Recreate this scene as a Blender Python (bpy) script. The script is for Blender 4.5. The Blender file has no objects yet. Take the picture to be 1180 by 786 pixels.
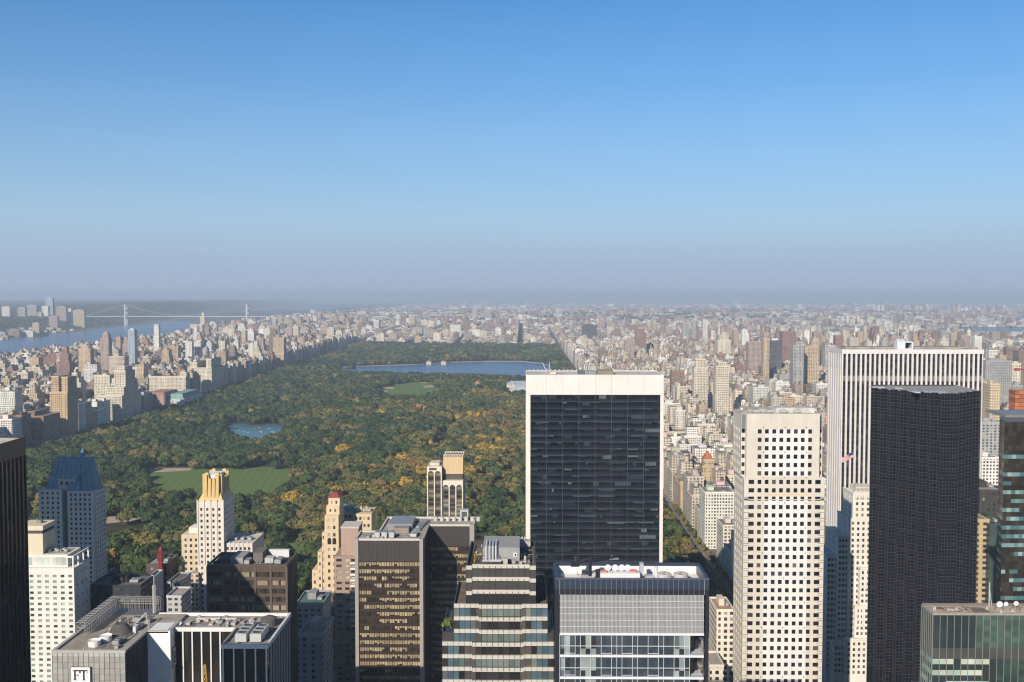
import bpy, bmesh, math, random
import numpy as np
from mathutils import Vector, Matrix

# ------------------------------------------------------------------ camera, sky, sun, exposure
S = bpy.context.scene
COL = S.collection
CAM_Z, F = 260.0, 1180.0                       # deck height (m), focal length in photo pixels
TH, PS = math.atan(56/1180), math.atan(12/1180)   # tilt down, yaw to the west
cam_d = bpy.data.cameras.new('camera')
cam_d.sensor_width, cam_d.lens = 36.0, 36.0
cam_d.clip_start, cam_d.clip_end = 1.0, 120000.0
cam = bpy.data.objects.new('camera', cam_d); COL.objects.link(cam)
cam.location = (0, 0, CAM_Z)
cam.rotation_euler = (math.pi/2-TH, 0, PS)
S.camera = cam

SUN_EL, SUN_AZ = math.radians(28.5), math.radians(24.5)     # azimuth: from grid south towards the west
W = bpy.data.worlds.new('World'); S.world = W; W.use_nodes = True
wn = W.node_tree; wn.nodes.clear()
sky = wn.nodes.new('ShaderNodeTexSky'); sky.sky_type = 'NISHITA'; sky.sun_disc = False
sky.sun_elevation = SUN_EL; sky.sun_rotation = math.radians(180) + SUN_AZ
sky.altitude = 0.0; sky.air_density = 1.0; sky.dust_density = 0.6; sky.ozone_density = 2.5
SKY_S = 0.07
bgn = wn.nodes.new('ShaderNodeBackground'); bgn.inputs['Strength'].default_value = SKY_S
won = wn.nodes.new('ShaderNodeOutputWorld')
def wnode(t, **kw):
    n = wn.nodes.new(t)
    for k, v in kw.items(): setattr(n, k, v)
    return n
def ramp(stops, src):
    r = wnode('ShaderNodeValToRGB'); r.color_ramp.interpolation = 'LINEAR'; e = r.color_ramp.elements
    e[0].position, e[0].color = stops[0][0], (*stops[0][1], 1); e[1].position, e[1].color = stops[-1][0], (*stops[-1][1], 1)
    for p, c in stops[1:-1]: e.new(p).color = (*c, 1)
    wn.links.new(src, r.inputs[0]); return r.outputs[0]
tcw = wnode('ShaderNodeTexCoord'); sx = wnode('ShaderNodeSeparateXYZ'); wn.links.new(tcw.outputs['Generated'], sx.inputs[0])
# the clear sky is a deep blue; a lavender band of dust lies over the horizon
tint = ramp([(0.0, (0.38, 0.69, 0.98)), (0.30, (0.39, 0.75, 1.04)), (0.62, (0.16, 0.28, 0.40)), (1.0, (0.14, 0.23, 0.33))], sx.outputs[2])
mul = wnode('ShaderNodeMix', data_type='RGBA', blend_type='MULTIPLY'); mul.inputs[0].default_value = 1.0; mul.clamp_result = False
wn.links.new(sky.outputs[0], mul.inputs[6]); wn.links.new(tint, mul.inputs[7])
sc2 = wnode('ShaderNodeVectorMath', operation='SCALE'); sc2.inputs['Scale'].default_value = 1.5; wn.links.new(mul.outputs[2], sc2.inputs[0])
g3 = lambda v: (v, v, v)
band = ramp([(0.0, g3(1.0)), (0.02, g3(.96)), (0.052, g3(.84)), (0.111, g3(.50)), (0.194, g3(.18)), (0.29, g3(0.0))], sx.outputs[2])
bmix = wnode('ShaderNodeMix', data_type='RGBA'); bmix.clamp_result = False
bcol_ = ramp([(0.0, (0.325, 0.40, 0.535)), (0.03, (0.35, 0.44, 0.58)), (0.07, (0.39, 0.51, 0.66)), (1.0, (0.37, 0.50, 0.67))], sx.outputs[2])
sc3 = wnode('ShaderNodeVectorMath', operation='SCALE'); sc3.inputs['Scale'].default_value = 1/SKY_S; wn.links.new(bcol_, sc3.inputs[0])
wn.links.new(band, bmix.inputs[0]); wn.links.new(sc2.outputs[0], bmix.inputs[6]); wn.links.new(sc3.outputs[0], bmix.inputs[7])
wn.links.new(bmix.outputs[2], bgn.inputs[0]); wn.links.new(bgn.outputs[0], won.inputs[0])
sl = bpy.data.lights.new('sun', 'SUN'); sl.energy = 5.0; sl.angle = math.radians(0.5); sl.color = (1.0, 0.90, 0.77)
so = bpy.data.objects.new('sun', sl); COL.objects.link(so)
SUNV = Vector((-math.sin(SUN_AZ)*math.cos(SUN_EL), -math.cos(SUN_AZ)*math.cos(SUN_EL), math.sin(SUN_EL)))
so.rotation_euler = SUNV.to_track_quat('Z', 'Y').to_euler(); so.location = (0, 0, 900)
S.view_settings.view_transform = 'Standard'; S.view_settings.look = 'None'
S.view_settings.gamma = 1.0; S.view_settings.exposure = 0.17
S.render.engine = 'CYCLES'
cy = S.cycles
cy.use_denoising = True; cy.max_bounces = 5; cy.diffuse_bounces = 1; cy.glossy_bounces = 2
cy.transmission_bounces = 2; cy.volume_bounces = 0; cy.caustics_reflective = False; cy.caustics_refractive = False
cy.sample_clamp_indirect = 4.0; cy.filter_width = 1.2
HAZE_DENSITY, HAZE_COLOR = 8.0e-5, (0.68, 0.82, 1.0)

rnd = random.Random(7)
rng = np.random.default_rng(11)

# ------------------------------------------------------------------ photo <-> world
_f = (-math.sin(PS)*math.cos(TH), math.cos(PS)*math.cos(TH), -math.sin(TH))
_r = (math.cos(PS), math.sin(PS), 0.0)
_u = (-math.sin(PS)*math.sin(TH), math.cos(PS)*math.sin(TH), math.cos(TH))
def ray(px, py):
    a, b = px-590, 393-py
    return [a*_r[i]+b*_u[i]+F*_f[i] for i in range(3)]
def at(px, py, Y):
    d = ray(px, py); t = Y/d[1]
    return d[0]*t, CAM_Z+d[2]*t
def ground(px, py, z=0.0):
    d = ray(px, py); t = (z-CAM_Z)/d[2]
    return d[0]*t, d[1]*t
def proj(x, y, z):
    z = z-CAM_Z
    D = x*_f[0]+y*_f[1]+z*_f[2]
    return 590+F*(x*_r[0]+y*_r[1])/D, 393-F*(x*_u[0]+y*_u[1]+z*_u[2])/D

RE = 6.371e6
def sst(a, b, x):
    t = np.clip((x-a)/(b-a), 0, 1); return t*t*(3-2*t)
def shore_e(y): return np.interp(y, [0, 4900, 7400, 8200, 12000, 20000, 60000], [-1890, -1890, -2290, -2230, -2650, -3500, -9000])
def shore_w(y): return np.interp(y, [0, 3000, 5700, 8300, 12000, 20000, 60000], [-2800, -2800, -2900, -3180, -3750, -5000, -12000])
def height(x, y):
    x = np.asarray(x, float); y = np.asarray(y, float)
    h = -(x*x+y*y)/(2*RE)
    e, w = shore_e(y), shore_w(y)
    ridge = 45*np.exp(-((x+1500)/650)**2/2-((y-7200)/1900)**2/2)*sst(0, 400, x-e)
    ridge = ridge + 25*np.exp(-((x-1500)/2500)**2/2-((y-13000)/3000)**2/2)
    nj = (76+65*sst(7500, 11500, y))*sst(160, 520, w-x)*(.25+.75*sst(5200, 6400, y))*(0.85+0.15*np.sin(y/700.0)*np.cos(x/900.0))
    nj = nj+38*np.exp(-((x+4350)/800)**2/2-((y-13000)/1200)**2/2)
    river = np.where((x < e-15) & (x > w+15), -3.0, 0.0)
    return h+ridge+nj+river

# ------------------------------------------------------------------ materials
MAT = {}
def new_mat(name):
    m = bpy.data.materials.new(name); m.use_nodes = True
    nt = m.node_tree; nt.nodes.clear()
    out = nt.nodes.new('ShaderNodeOutputMaterial'); p = nt.nodes.new('ShaderNodeBsdfPrincipled')
    nt.links.new(p.outputs[0], out.inputs[0]); MAT[name] = m
    return m, nt, p
class G:
    """small node-graph helper"""
    def __init__(s, nt): s.nt = nt
    def put(s, sock, v):
        if hasattr(v, 'is_linked'): s.nt.links.new(v, sock)
        elif v is not None: sock.default_value = tuple(v)[:3] if sock.type == 'VECTOR' else v
    def math(s, op, a, b=None, c=None):
        n = s.nt.nodes.new('ShaderNodeMath'); n.operation = op
        s.put(n.inputs[0], a); s.put(n.inputs[1], b); s.put(n.inputs[2], c); return n.outputs[0]
    def mix(s, f, a, b, mode='MIX'):
        n = s.nt.nodes.new('ShaderNodeMix'); n.data_type = 'RGBA'; n.blend_type = mode
        s.put(n.inputs[0], f); s.put(n.inputs[6], a); s.put(n.inputs[7], b); return n.outputs[2]
    def attr(s, name):
        n = s.nt.nodes.new('ShaderNodeAttribute'); n.attribute_name = name; return n
    def noise(s, vec, scale, detail=2.0, rough=0.5):
        n = s.nt.nodes.new('ShaderNodeTexNoise'); s.put(n.inputs['Vector'], vec)
        n.inputs['Scale'].default_value = scale; n.inputs['Detail'].default_value = detail
        n.inputs['Roughness'].default_value = rough; return n.outputs[0]
    def white(s, vec):
        n = s.nt.nodes.new('ShaderNodeTexWhiteNoise'); n.noise_dimensions = '3D'; s.put(n.inputs['Vector'], vec); return n.outputs[0]
    def xyz(s, vec):
        n = s.nt.nodes.new('ShaderNodeSeparateXYZ'); s.put(n.inputs[0], vec); return n.outputs
    def vec(s, x, y, z):
        n = s.nt.nodes.new('ShaderNodeCombineXYZ')
        for i, q in enumerate((x, y, z)): s.put(n.inputs[i], q)
        return n.outputs[0]
    def mapr(s, v, a, b, c, d):
        n = s.nt.nodes.new('ShaderNodeMapRange'); s.put(n.inputs[0], v)
        for i, q in enumerate((a, b, c, d)): n.inputs[i+1].default_value = q
        return n.outputs[0]
    def geo(s): return s.nt.nodes.new('ShaderNodeNewGeometry').outputs
    def uv(s):
        n = s.nt.nodes.new('ShaderNodeUVMap'); n.uv_map = 'UVMap'; return n.outputs[0]
    def scalecol(s, col, f):
        n = s.nt.nodes.new('ShaderNodeVectorMath'); n.operation = 'SCALE'
        s.put(n.inputs[0], col); s.put(n.inputs['Scale'], f); return n.outputs[0]

def attr_mat(name, rough, spec=0.5, vary=0.15, nscale=0.25, metallic=0.0, streak=False):
    m, nt, p = new_mat(name); g = G(nt)
    c = g.attr('bcol').outputs['Color']; pos = g.geo()['Position']
    n = g.noise(pos, nscale, 4)
    if streak:
        q = g.xyz(pos)
        n2 = g.noise(g.vec(g.math('MULTIPLY', q[0], 1.0), g.math('MULTIPLY', q[1], 1.0), g.math('MULTIPLY', q[2], 0.06)), 0.8, 3)
        n = g.math('MULTIPLY_ADD', n, 0.5, g.math('MULTIPLY', n2, 0.5))
    nt.links.new(g.scalecol(c, g.mapr(n, 0.25, 0.75, 1-vary, 1+vary)), p.inputs['Base Color'])
    p.inputs['Roughness'].default_value = rough; p.inputs['Specular IOR Level'].default_value = spec
    p.inputs['Metallic'].default_value = metallic
    return m
attr_mat('stone', 0.85, 0.25, 0.13, 0.12, streak=True)
attr_mat('paint', 0.5, 0.4, 0.06, 0.3)
attr_mat('metal', 0.42, 0.5, 0.10, 0.5, metallic=0.25, streak=True)
attr_mat('roofing', 0.9, 0.2, 0.30, 0.22)
attr_mat('glass', 0.10, 0.30, 0.32, 0.09)
attr_mat('concrete', 0.9, 0.2, 0.2, 0.08)

# far and middle-distance facades: windows are surface pattern, far below a pixel's size
m, nt, p = new_mat('facade'); g = G(nt)
a = g.attr('bcol'); col, al = a.outputs['Color'], a.outputs['Alpha']
q = g.xyz(g.uv()); u, v = q[0], q[1]
pitch = g.mapr(al, 0, 1, 2.7, 4.6)
uu = g.math('DIVIDE', u, pitch); vv = g.math('DIVIDE', v, 3.3)
fu, fv = g.math('FRACT', uu), g.math('FRACT', vv)
cell = g.vec(g.math('FLOOR', uu), g.math('FLOOR', vv), g.math('MULTIPLY', al, 77))
w1 = g.white(cell)
colcell = g.white(g.vec(g.math('FLOOR', uu), 3.7, g.math('MULTIPLY', al, 31)))
hw = g.math('MULTIPLY_ADD', colcell, 0.16, 0.17)
iw = g.math('MULTIPLY', g.math('LESS_THAN', g.math('ABSOLUTE', g.math('SUBTRACT', fu, 0.5)), hw),
            g.math('LESS_THAN', g.math('ABSOLUTE', g.math('SUBTRACT', fv, 0.52)), 0.27))
iw = g.math('MULTIPLY', iw, g.math('GREATER_THAN', colcell, 0.06))
geo = g.geo(); nz = g.xyz(geo['True Normal'])[2]
iw = g.math('MULTIPLY', iw, g.math('LESS_THAN', g.math('ABSOLUTE', nz), 0.5))
band = g.math('LESS_THAN', g.math('FRACT', g.math('DIVIDE', v, g.mapr(al, 0, 1, 13.2, 29.7))), 0.05)
wall = g.scalecol(col, g.mapr(g.noise(geo['Position'], 0.05, 5), 0.25, 0.75, 0.82, 1.18))
wall = g.scalecol(wall, g.math('MULTIPLY_ADD', band, 0.18, 1.0))
blind = g.math('GREATER_THAN', w1, 0.83)
wc = g.mix(blind, g.mix(w1, (0.015, 0.018, 0.022, 1), (0.07, 0.075, 0.085, 1)), (0.32, 0.30, 0.26, 1))
fac = g.mix(iw, wall, wc)
rn = g.noise(geo['Position'], 0.15, 4)
rw = g.white(g.vec(g.math('MULTIPLY', al, 991), 1.0, 2.0))
rcol = g.mix(rw, (0.10, 0.09, 0.085, 1), (0.42, 0.38, 0.34, 1))
rcol = g.scalecol(rcol, g.mapr(rn, 0.25, 0.75, 0.65, 1.3))
top = g.math('GREATER_THAN', nz, 0.6)
nt.links.new(g.mix(top, fac, rcol), p.inputs['Base Color'])
nt.links.new(g.mapr(iw, 0, 1, 0.85, 0.2), p.inputs['Roughness'])
p.inputs['Specular IOR Level'].default_value = 0.3

m, nt, p = new_mat('foliage'); g = G(nt)
geo = g.geo()
n = g.noise(geo['Position'], 0.35, 3)
nt.links.new(g.scalecol(g.attr('bcol').outputs['Color'], g.mapr(n, 0.3, 0.7, 0.7, 1.35)), p.inputs['Base Color'])
p.inputs['Roughness'].default_value = 0.8; p.inputs['Specular IOR Level'].default_value = 0.15
m, nt, p = new_mat('bark')
p.inputs['Base Color'].default_value = (0.06, 0.045, 0.035, 1); p.inputs['Roughness'].default_value = 0.9

m, nt, p = new_mat('terrain'); g = G(nt)
geo = g.geo(); pos = geo['Position']
vo = nt.nodes.new('ShaderNodeTexVoronoi'); vo.inputs['Scale'].default_value = 0.012; nt.links.new(pos, vo.inputs['Vector'])
urban = g.mix(g.mapr(g.noise(pos, 0.02, 5, 0.7), 0.35, 0.65, 0, 1), (0.07, 0.068, 0.066, 1), (0.23, 0.20, 0.18, 1))
urban = g.mix(g.math('MULTIPLY', g.math('GREATER_THAN', vo.outputs['Distance'], 38), 0.0), urban, urban)
green = g.mix(g.mapr(g.noise(pos, 0.012, 5, 0.7), 0.35, 0.65, 0, 1), (0.028, 0.042, 0.016, 1), (0.09, 0.085, 0.035, 1))
patch = g.mapr(g.noise(pos, 0.0011, 4, 0.6), 0.50, 0.60, 0, 1)
a = g.attr('bcol').outputs
gm = g.math('MAXIMUM', g.xyz(a['Color'])[0], g.math('MULTIPLY', patch, g.xyz(a['Color'])[1]))
nt.links.new(g.mix(gm, urban, green), p.inputs['Base Color']); p.inputs['Roughness'].default_value = 0.95
p.inputs['Specular IOR Level'].default_value = 0.1

m, nt, p = new_mat('turf'); g = G(nt)
pos = g.geo()['Position']; q = g.xyz(pos)
st = g.math('GREATER_THAN', g.math('SINE', g.math('MULTIPLY', g.math('ADD', q[0], g.math('MULTIPLY', q[1], 0.12)), 0.55)), 0.0)
c1 = g.mix(st, (0.100, 0.175, 0.040, 1), (0.122, 0.205, 0.050, 1))
c1 = g.mix(g.mapr(g.noise(pos, 0.03, 5, 0.65), 0.40, 0.66, 0, 0.8), c1, (0.15, 0.165, 0.06, 1))
nt.links.new(c1, p.inputs['Base Color']); p.inputs['Roughness'].default_value = 0.9; p.inputs['Specular IOR Level'].default_value = 0.1
m, nt, p = new_mat('wood_floor'); g = G(nt)
pos = g.geo()['Position']
nt.links.new(g.mix(g.mapr(g.noise(pos, 0.05, 5, 0.7), 0.4, 0.65, 0, 1), (0.03, 0.035, 0.016, 1), (0.10, 0.075, 0.04, 1)), p.inputs['Base Color'])
p.inputs['Roughness'].default_value = 0.95; p.inputs['Specular IOR Level'].default_value = 0.1
m, nt, p = new_mat('sand'); g = G(nt)
nt.links.new(g.mix(g.mapr(g.noise(g.geo()['Position'], 0.1, 4), 0.3, 0.7, 0, 1), (0.36, 0.28, 0.2, 1), (0.48, 0.39, 0.29, 1)), p.inputs['Base Color'])
p.inputs['Roughness'].default_value = 0.95
m, nt, p = new_mat('asphalt'); g = G(nt)
nt.links.new(g.mix(g.noise(g.geo()['Position'], 0.2, 4), (0.04, 0.04, 0.042, 1), (0.075, 0.072, 0.07, 1)), p.inputs['Base Color'])
p.inputs['Roughness'].default_value = 0.9
def water_mat(name, base, rough, scale):
    m, nt, p = new_mat(name); g = G(nt); pos = g.geo()['Position']
    b = nt.nodes.new('ShaderNodeBump'); b.inputs['Strength'].default_value = 0.5; b.inputs['Distance'].default_value = 1.2
    nt.links.new(g.noise(pos, scale, 4, 0.6), b.inputs['Height']); nt.links.new(b.outputs[0], p.inputs['Normal'])
    nt.links.new(g.scalecol(base, g.mapr(g.noise(pos, 0.006, 4), 0.3, 0.7, 0.82, 1.18)), p.inputs['Base Color'])
    p.inputs['Roughness'].default_value = rough; p.inputs['Specular IOR Level'].default_value = 0.22
water_mat('water', (0.026, 0.085, 0.18, 1), 0.25, 0.05)
water_mat('pond_water', (0.07, 0.165, 0.20, 1), 0.25, 0.15)

# ------------------------------------------------------------------ mesh building
class MB:
    """collects faces, then links them as one mesh object"""
    def __init__(s, col=(0.5, 0.5, 0.5), al=0.5):
        s.v = []; s.f = []; s.c = []; s.mi = []; s.col = col; s.al = al; s.m = 0
    def face(s, pts, col=None, m=None):
        i = len(s.v); s.v.extend(pts); s.f.append(tuple(range(i, i+len(pts))))
        c = col or s.col; s.c.append((c[0], c[1], c[2], s.al)); s.mi.append(s.m if m is None else m)
    def box(s, x0, x1, y0, y1, z0, z1, col=None, skip='', m=None):
        if x1 < x0: x0, x1 = x1, x0
        P = lambda a, b, c: ((x1 if a else x0), (y1 if b else y0), (z1 if c else z0))
        F_ = {'f': ((0,0,0),(1,0,0),(1,0,1),(0,0,1)), 'b': ((1,1,0),(0,1,0),(0,1,1),(1,1,1)),
              'l': ((0,1,0),(0,0,0),(0,0,1),(0,1,1)), 'r': ((1,0,0),(1,1,0),(1,1,1),(1,0,1)),
              't': ((0,0,1),(1,0,1),(1,1,1),(0,1,1)), 'd': ((0,1,0),(1,1,0),(1,0,0),(0,0,0))}
        for k, q in F_.items():
            if k not in skip: s.face([P(*t) for t in q], col, m)
        return s
    def prism(s, pts, z0, z1, col=None, top=True, m=None):
        """pts counter-clockwise seen from above"""
        n = len(pts)
        for i in range(n):
            a, b = pts[i], pts[(i+1) % n]
            s.face([(a[0], a[1], z0), (b[0], b[1], z0), (b[0], b[1], z1), (a[0], a[1], z1)], col, m)
        if top: s.face([(p[0], p[1], z1) for p in pts], col, m)
        return s
    def cyl(s, cx, cy, z0, z1, r0, r1=None, n=12, col=None, cap=True, m=None):
        r1 = r0 if r1 is None else r1
        A = [(math.cos(2*math.pi*i/n), math.sin(2*math.pi*i/n)) for i in range(n)]
        for i in range(n):
            a, b = A[i], A[(i+1) % n]
            if r1 > 1e-4:
                s.face([(cx+a[0]*r0, cy+a[1]*r0, z0), (cx+b[0]*r0, cy+b[1]*r0, z0), (cx+b[0]*r1, cy+b[1]*r1, z1), (cx+a[0]*r1, cy+a[1]*r1, z1)], col, m)
            else:
                s.face([(cx+a[0]*r0, cy+a[1]*r0, z0), (cx+b[0]*r0, cy+b[1]*r0, z0), (cx, cy, z1)], col, m)
        if cap and r1 > 1e-4: s.face([(cx+a[0]*r1, cy+a[1]*r1, z1) for a in A], col, m)
        return s
    def bar(s, p, q, r, col=None, m=None):
        p, q = Vector(p), Vector(q); d = (q-p).normalized()
        a = d.orthogonal().normalized(); b = d.cross(a)
        R = [a*r+b*r, b*r-a*r, -a*r-b*r, a*r-b*r]
        for i in range(4):
            j = (i+1) % 4
            s.face([tuple(p+R[i]), tuple(p+R[j]), tuple(q+R[j]), tuple(q+R[i])], col, m)
        s.face([tuple(q+R[i]) for i in range(4)], col, m); s.face([tuple(p+R[3-i]) for i in range(4)], col, m)
        return s
    def taper(s, x0, x1, y0, y1, z0, X0, X1, Y0, Y1, z1, col=None, m=None):
        a = [(x0,y0,z0),(x1,y0,z0),(x1,y1,z0),(x0,y1,z0)]; b = [(X0,Y0,z1),(X1,Y0,z1),(X1,Y1,z1),(X0,Y1,z1)]
        for i in range(4):
            j = (i+1) % 4; s.face([a[i], a[j], b[j], b[i]], col, m)
        s.face(b, col, m); return s
    def build(s, name, mats, parent=None, smooth=False, loc=None):
        me = bpy.data.meshes.new(name); me.from_pydata([tuple(p) for p in s.v], [], s.f)
        mats = mats if isinstance(mats, (list, tuple)) else [mats]
        for k in mats: me.materials.append(MAT[k])
        finish(me, np.array(s.c, np.float32), np.array(s.mi, np.int32), smooth)
        o = bpy.data.objects.new(name, me); COL.objects.link(o)
        if loc: o.location = loc
        if parent: adopt(o, parent)
        return o
def finish(me, cols, mi=None, smooth=False):
    nf = len(me.polygons); tot = np.empty(nf, np.int32); me.polygons.foreach_get('loop_total', tot)
    ca_ = me.color_attributes.new('bcol', 'FLOAT_COLOR', 'CORNER')
    ca_.data.foreach_set('color', np.repeat(cols, tot, axis=0).astype(np.float32).ravel())
    nl = len(me.loops); vi = np.empty(nl, np.int32); me.loops.foreach_get('vertex_index', vi)
    co = np.empty(len(me.vertices)*3, np.float32); me.vertices.foreach_get('co', co); co = co.reshape(-1, 3)[vi]
    nm = np.empty(nf*3, np.float32); me.polygons.foreach_get('normal', nm); nm = np.repeat(nm.reshape(-1, 3), tot, axis=0)
    flat = np.abs(nm[:, 2]) > 0.7
    tl = np.hypot(nm[:, 0], nm[:, 1])+1e-9
    uv = np.where(flat[:, None], co[:, :2], np.stack([(co[:, 1]*nm[:, 0]-co[:, 0]*nm[:, 1])/tl, co[:, 2]], 1))
    ul = me.uv_layers.new(name='UVMap'); ul.data.foreach_set('uv', uv.astype(np.float32).ravel())
    if mi is not None and len(me.materials) > 1: me.polygons.foreach_set('material_index', mi)
    if smooth: me.polygons.foreach_set('use_smooth', np.ones(nf, bool))
    me.update()
def tag(o, label=None, cat=None, group=None, kind=None):
    if label: o['label'] = label
    if cat: o['category'] = cat
    if group: o['group'] = group
    if kind: o['kind'] = kind
    return o
def adopt(o, parent):
    o.parent = parent
    if parent.parent is None: o.matrix_parent_inverse = Matrix.Translation(-parent.location)
    return o
def thing(name, label, cat, loc=(0, 0, 0), group=None):
    o = bpy.data.objects.new(name, None); COL.objects.link(o); o.location = loc; o.empty_display_size = 5
    return tag(o, label, cat, group)
def raw_mesh(name, verts, faces_n, cols, mat, kind=None, idx=None):
    """numpy mesh: verts (N,3); faces of faces_n corners each, in order (or idx)"""
    me = bpy.data.meshes.new(name); n = len(verts)
    idx = np.arange(n, dtype=np.int32) if idx is None else idx.astype(np.int32).ravel()
    nf = len(idx)//faces_n
    me.vertices.add(n); me.vertices.foreach_set('co', verts.astype(np.float32).ravel())
    me.loops.add(len(idx)); me.loops.foreach_set('vertex_index', idx)
    me.polygons.add(nf); me.polygons.foreach_set('loop_start', np.arange(0, len(idx), faces_n, dtype=np.int32))
    me.update(calc_edges=True); me.materials.append(MAT[mat])
    finish(me, cols)
    o = bpy.data.objects.new(name, me); COL.objects.link(o)
    if kind: o['kind'] = kind
    return o

# --- walls with real window openings -----------------------------------------------------------
GLASS = [(0.014, 0.016, 0.02), (0.02, 0.024, 0.03), (0.035, 0.042, 0.05), (0.055, 0.065, 0.075), (0.03, 0.03, 0.03)]
def wall_grid(mb, panes, O, U, us, vs, win, d=0.35, colf=None, rev=None):
    """front skin of a wall from breaks us (along U) and vs (up); win(i,j) marks the openings; panes collects them"""
    U = Vector((U[0], U[1], 0)); N = Vector((U.y, -U.x, 0)); O = Vector(O)
    P = lambda u, v, k=0.0: tuple(O+U*u-N*k+Vector((0, 0, v)))
    for j in range(len(vs)-1):
        i = 0
        while i < len(us)-1:
            v0, v1 = vs[j], vs[j+1]
            if win(i, j):
                u0, u1 = us[i], us[i+1]
                for a, b in (((u0, v0), (u1, v0)), ((u1, v0), (u1, v1)), ((u1, v1), (u0, v1)), ((u0, v1), (u0, v0))):
                    mb.face([P(*a), P(*b), P(b[0], b[1], d), P(a[0], a[1], d)], rev)
                panes.append((O, U, N, u0, u1, v0, v1, d)); i += 1
            else:
                k = i; c = colf(i, j) if colf else None
                while k < len(us)-1 and not win(k, j) and (colf is None or colf(k, j) == c): k += 1
                mb.face([P(us[i], v0), P(us[k], v0), P(us[k], v1), P(us[i], v1)], c); i = k
def breaks(total, n, w, m0=None):
    """n openings of width w evenly along total -> breaks; openings are the odd cells"""
    if m0 is None: gap = (total-n*w)/(n+1); b = [0.0]; x = gap; step = w+gap
    else:
        b = [0.0]; x = m0; step = (total-2*m0-w)/(n-1) if n > 1 else 0
    for i in range(n):
        b += [x, x+w]; x += step
    return b+[total]
_pm = {}
def place_panes(parent, panes, tints=GLASS, limit=100, weights=None, name='window', key=None):
    """the first `limit` panes (the ones nearest the viewer, top rows first) as objects, the rest as one part"""
    panes = sorted(panes, key=key or (lambda p: (0 if p[2].y < -0.5 else 1, -p[5])))
    r = random.Random(len(panes)); mb = MB()
    for k, (O, U, N, u0, u1, v0, v1, d) in enumerate(panes):
        t = r.choices(range(len(tints)), weights)[0]
        if k < limit:
            w, h = round(u1-u0, 2), round(v1-v0, 2); kk = (w, h, tints[t])
            if kk not in _pm:
                q = MB(tints[t]); q.face([(0, 0, 0), (w, 0, 0), (w, 0, h), (0, 0, h)])
                o = q.build(name, 'glass'); _pm[kk] = o
            else:
                o = _pm[kk].copy(); o.name = name; COL.objects.link(o)
            pos = O+U*u0-N*d+Vector((0, 0, v0))
            adopt(o, parent); o.location = pos; o.rotation_euler = (0, 0, math.atan2(U.y, U.x))
        else:
            P = lambda u, v: tuple(O+U*u-N*d+Vector((0, 0, v)))
            mb.face([P(u0, v0), P(u1, v0), P(u1, v1), P(u0, v1)], tints[t])
    if mb.f: tag(mb.build(name, 'glass', parent), kind='stuff')
def pane_wall(mb, O, U, us, vs, colf):
    U = Vector((U[0], U[1], 0)); O = Vector(O)
    P = lambda u, v: tuple(O+U*u+Vector((0, 0, v)))
    for j in range(len(vs)-1):
        for i in range(len(us)-1):
            mb.face([P(us[i], vs[j]), P(us[i+1], vs[j]), P(us[i+1], vs[j+1]), P(us[i], vs[j+1])], colf(i, j))
def lin(a, b, n): return [a+(b-a)*i/n for i in range(n+1)]
OCC = []        # building rectangles already standing: (x0,x1,y0,y1,z)
def occ(x0, x1, y0, y1, z): OCC.append((min(x0, x1), max(x0, x1), y0, y1, z))
def water_tank(x, y, z, parent, r=2.1, col=(0.16, 0.11, 0.08)):
    t = MB(col); t.cyl(x, y, z+2.4, z+6.2, r, r*0.97, 10, cap=False)
    o = t.build('water_tank', 'stone', parent)
    k = MB((0.12, 0.10, 0.09)); k.cyl(x, y, z+6.2, z+7.8, r*1.08, 0.0, 10); k.build('tank_roof', 'roofing', o)
    l = MB((0.06, 0.055, 0.05))
    for a in (-1, 1):
        for b in (-1, 1): l.bar((x+a*r*0.6, y+b*r*0.6, z-0.05), (x+a*r*0.6, y+b*r*0.6, z+2.3), 0.16)
    l.box(x-r*.75, x+r*.75, y-r*.75, y+r*.75, z+2.25, z+2.42)
    l.build('tank_stand', 'metal', o)
    return o
def rooftop_unit(x0, x1, y0, y1, z, h, parent, col=(0.42, 0.43, 0.44), name='cooling_unit', fans=2):
    b = MB(col); b.box(x0, x1, y0, y1, z+0.35, z+h); b.box(x0+0.2, x1-0.2, y0+0.2, y1-0.2, z-0.05, z+0.36, (0.1, 0.1, 0.1))
    o = b.build(name, 'metal', parent)
    f = MB((0.06, 0.06, 0.06)); L = (y1-y0)/fans
    r = min(L, x1-x0)*0.38
    for k in range(fans):
        f.cyl((x0+x1)/2, y0+L*(k+0.5), z+h, z+h+0.25, r, r, 12, (0.3, 0.3, 0.3), cap=False); f.cyl((x0+x1)/2, y0+L*(k+0.5), z+h, z+h+0.08, r*0.96, r*0.96, 12)
    f.build('fan', 'metal', o); return o

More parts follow.
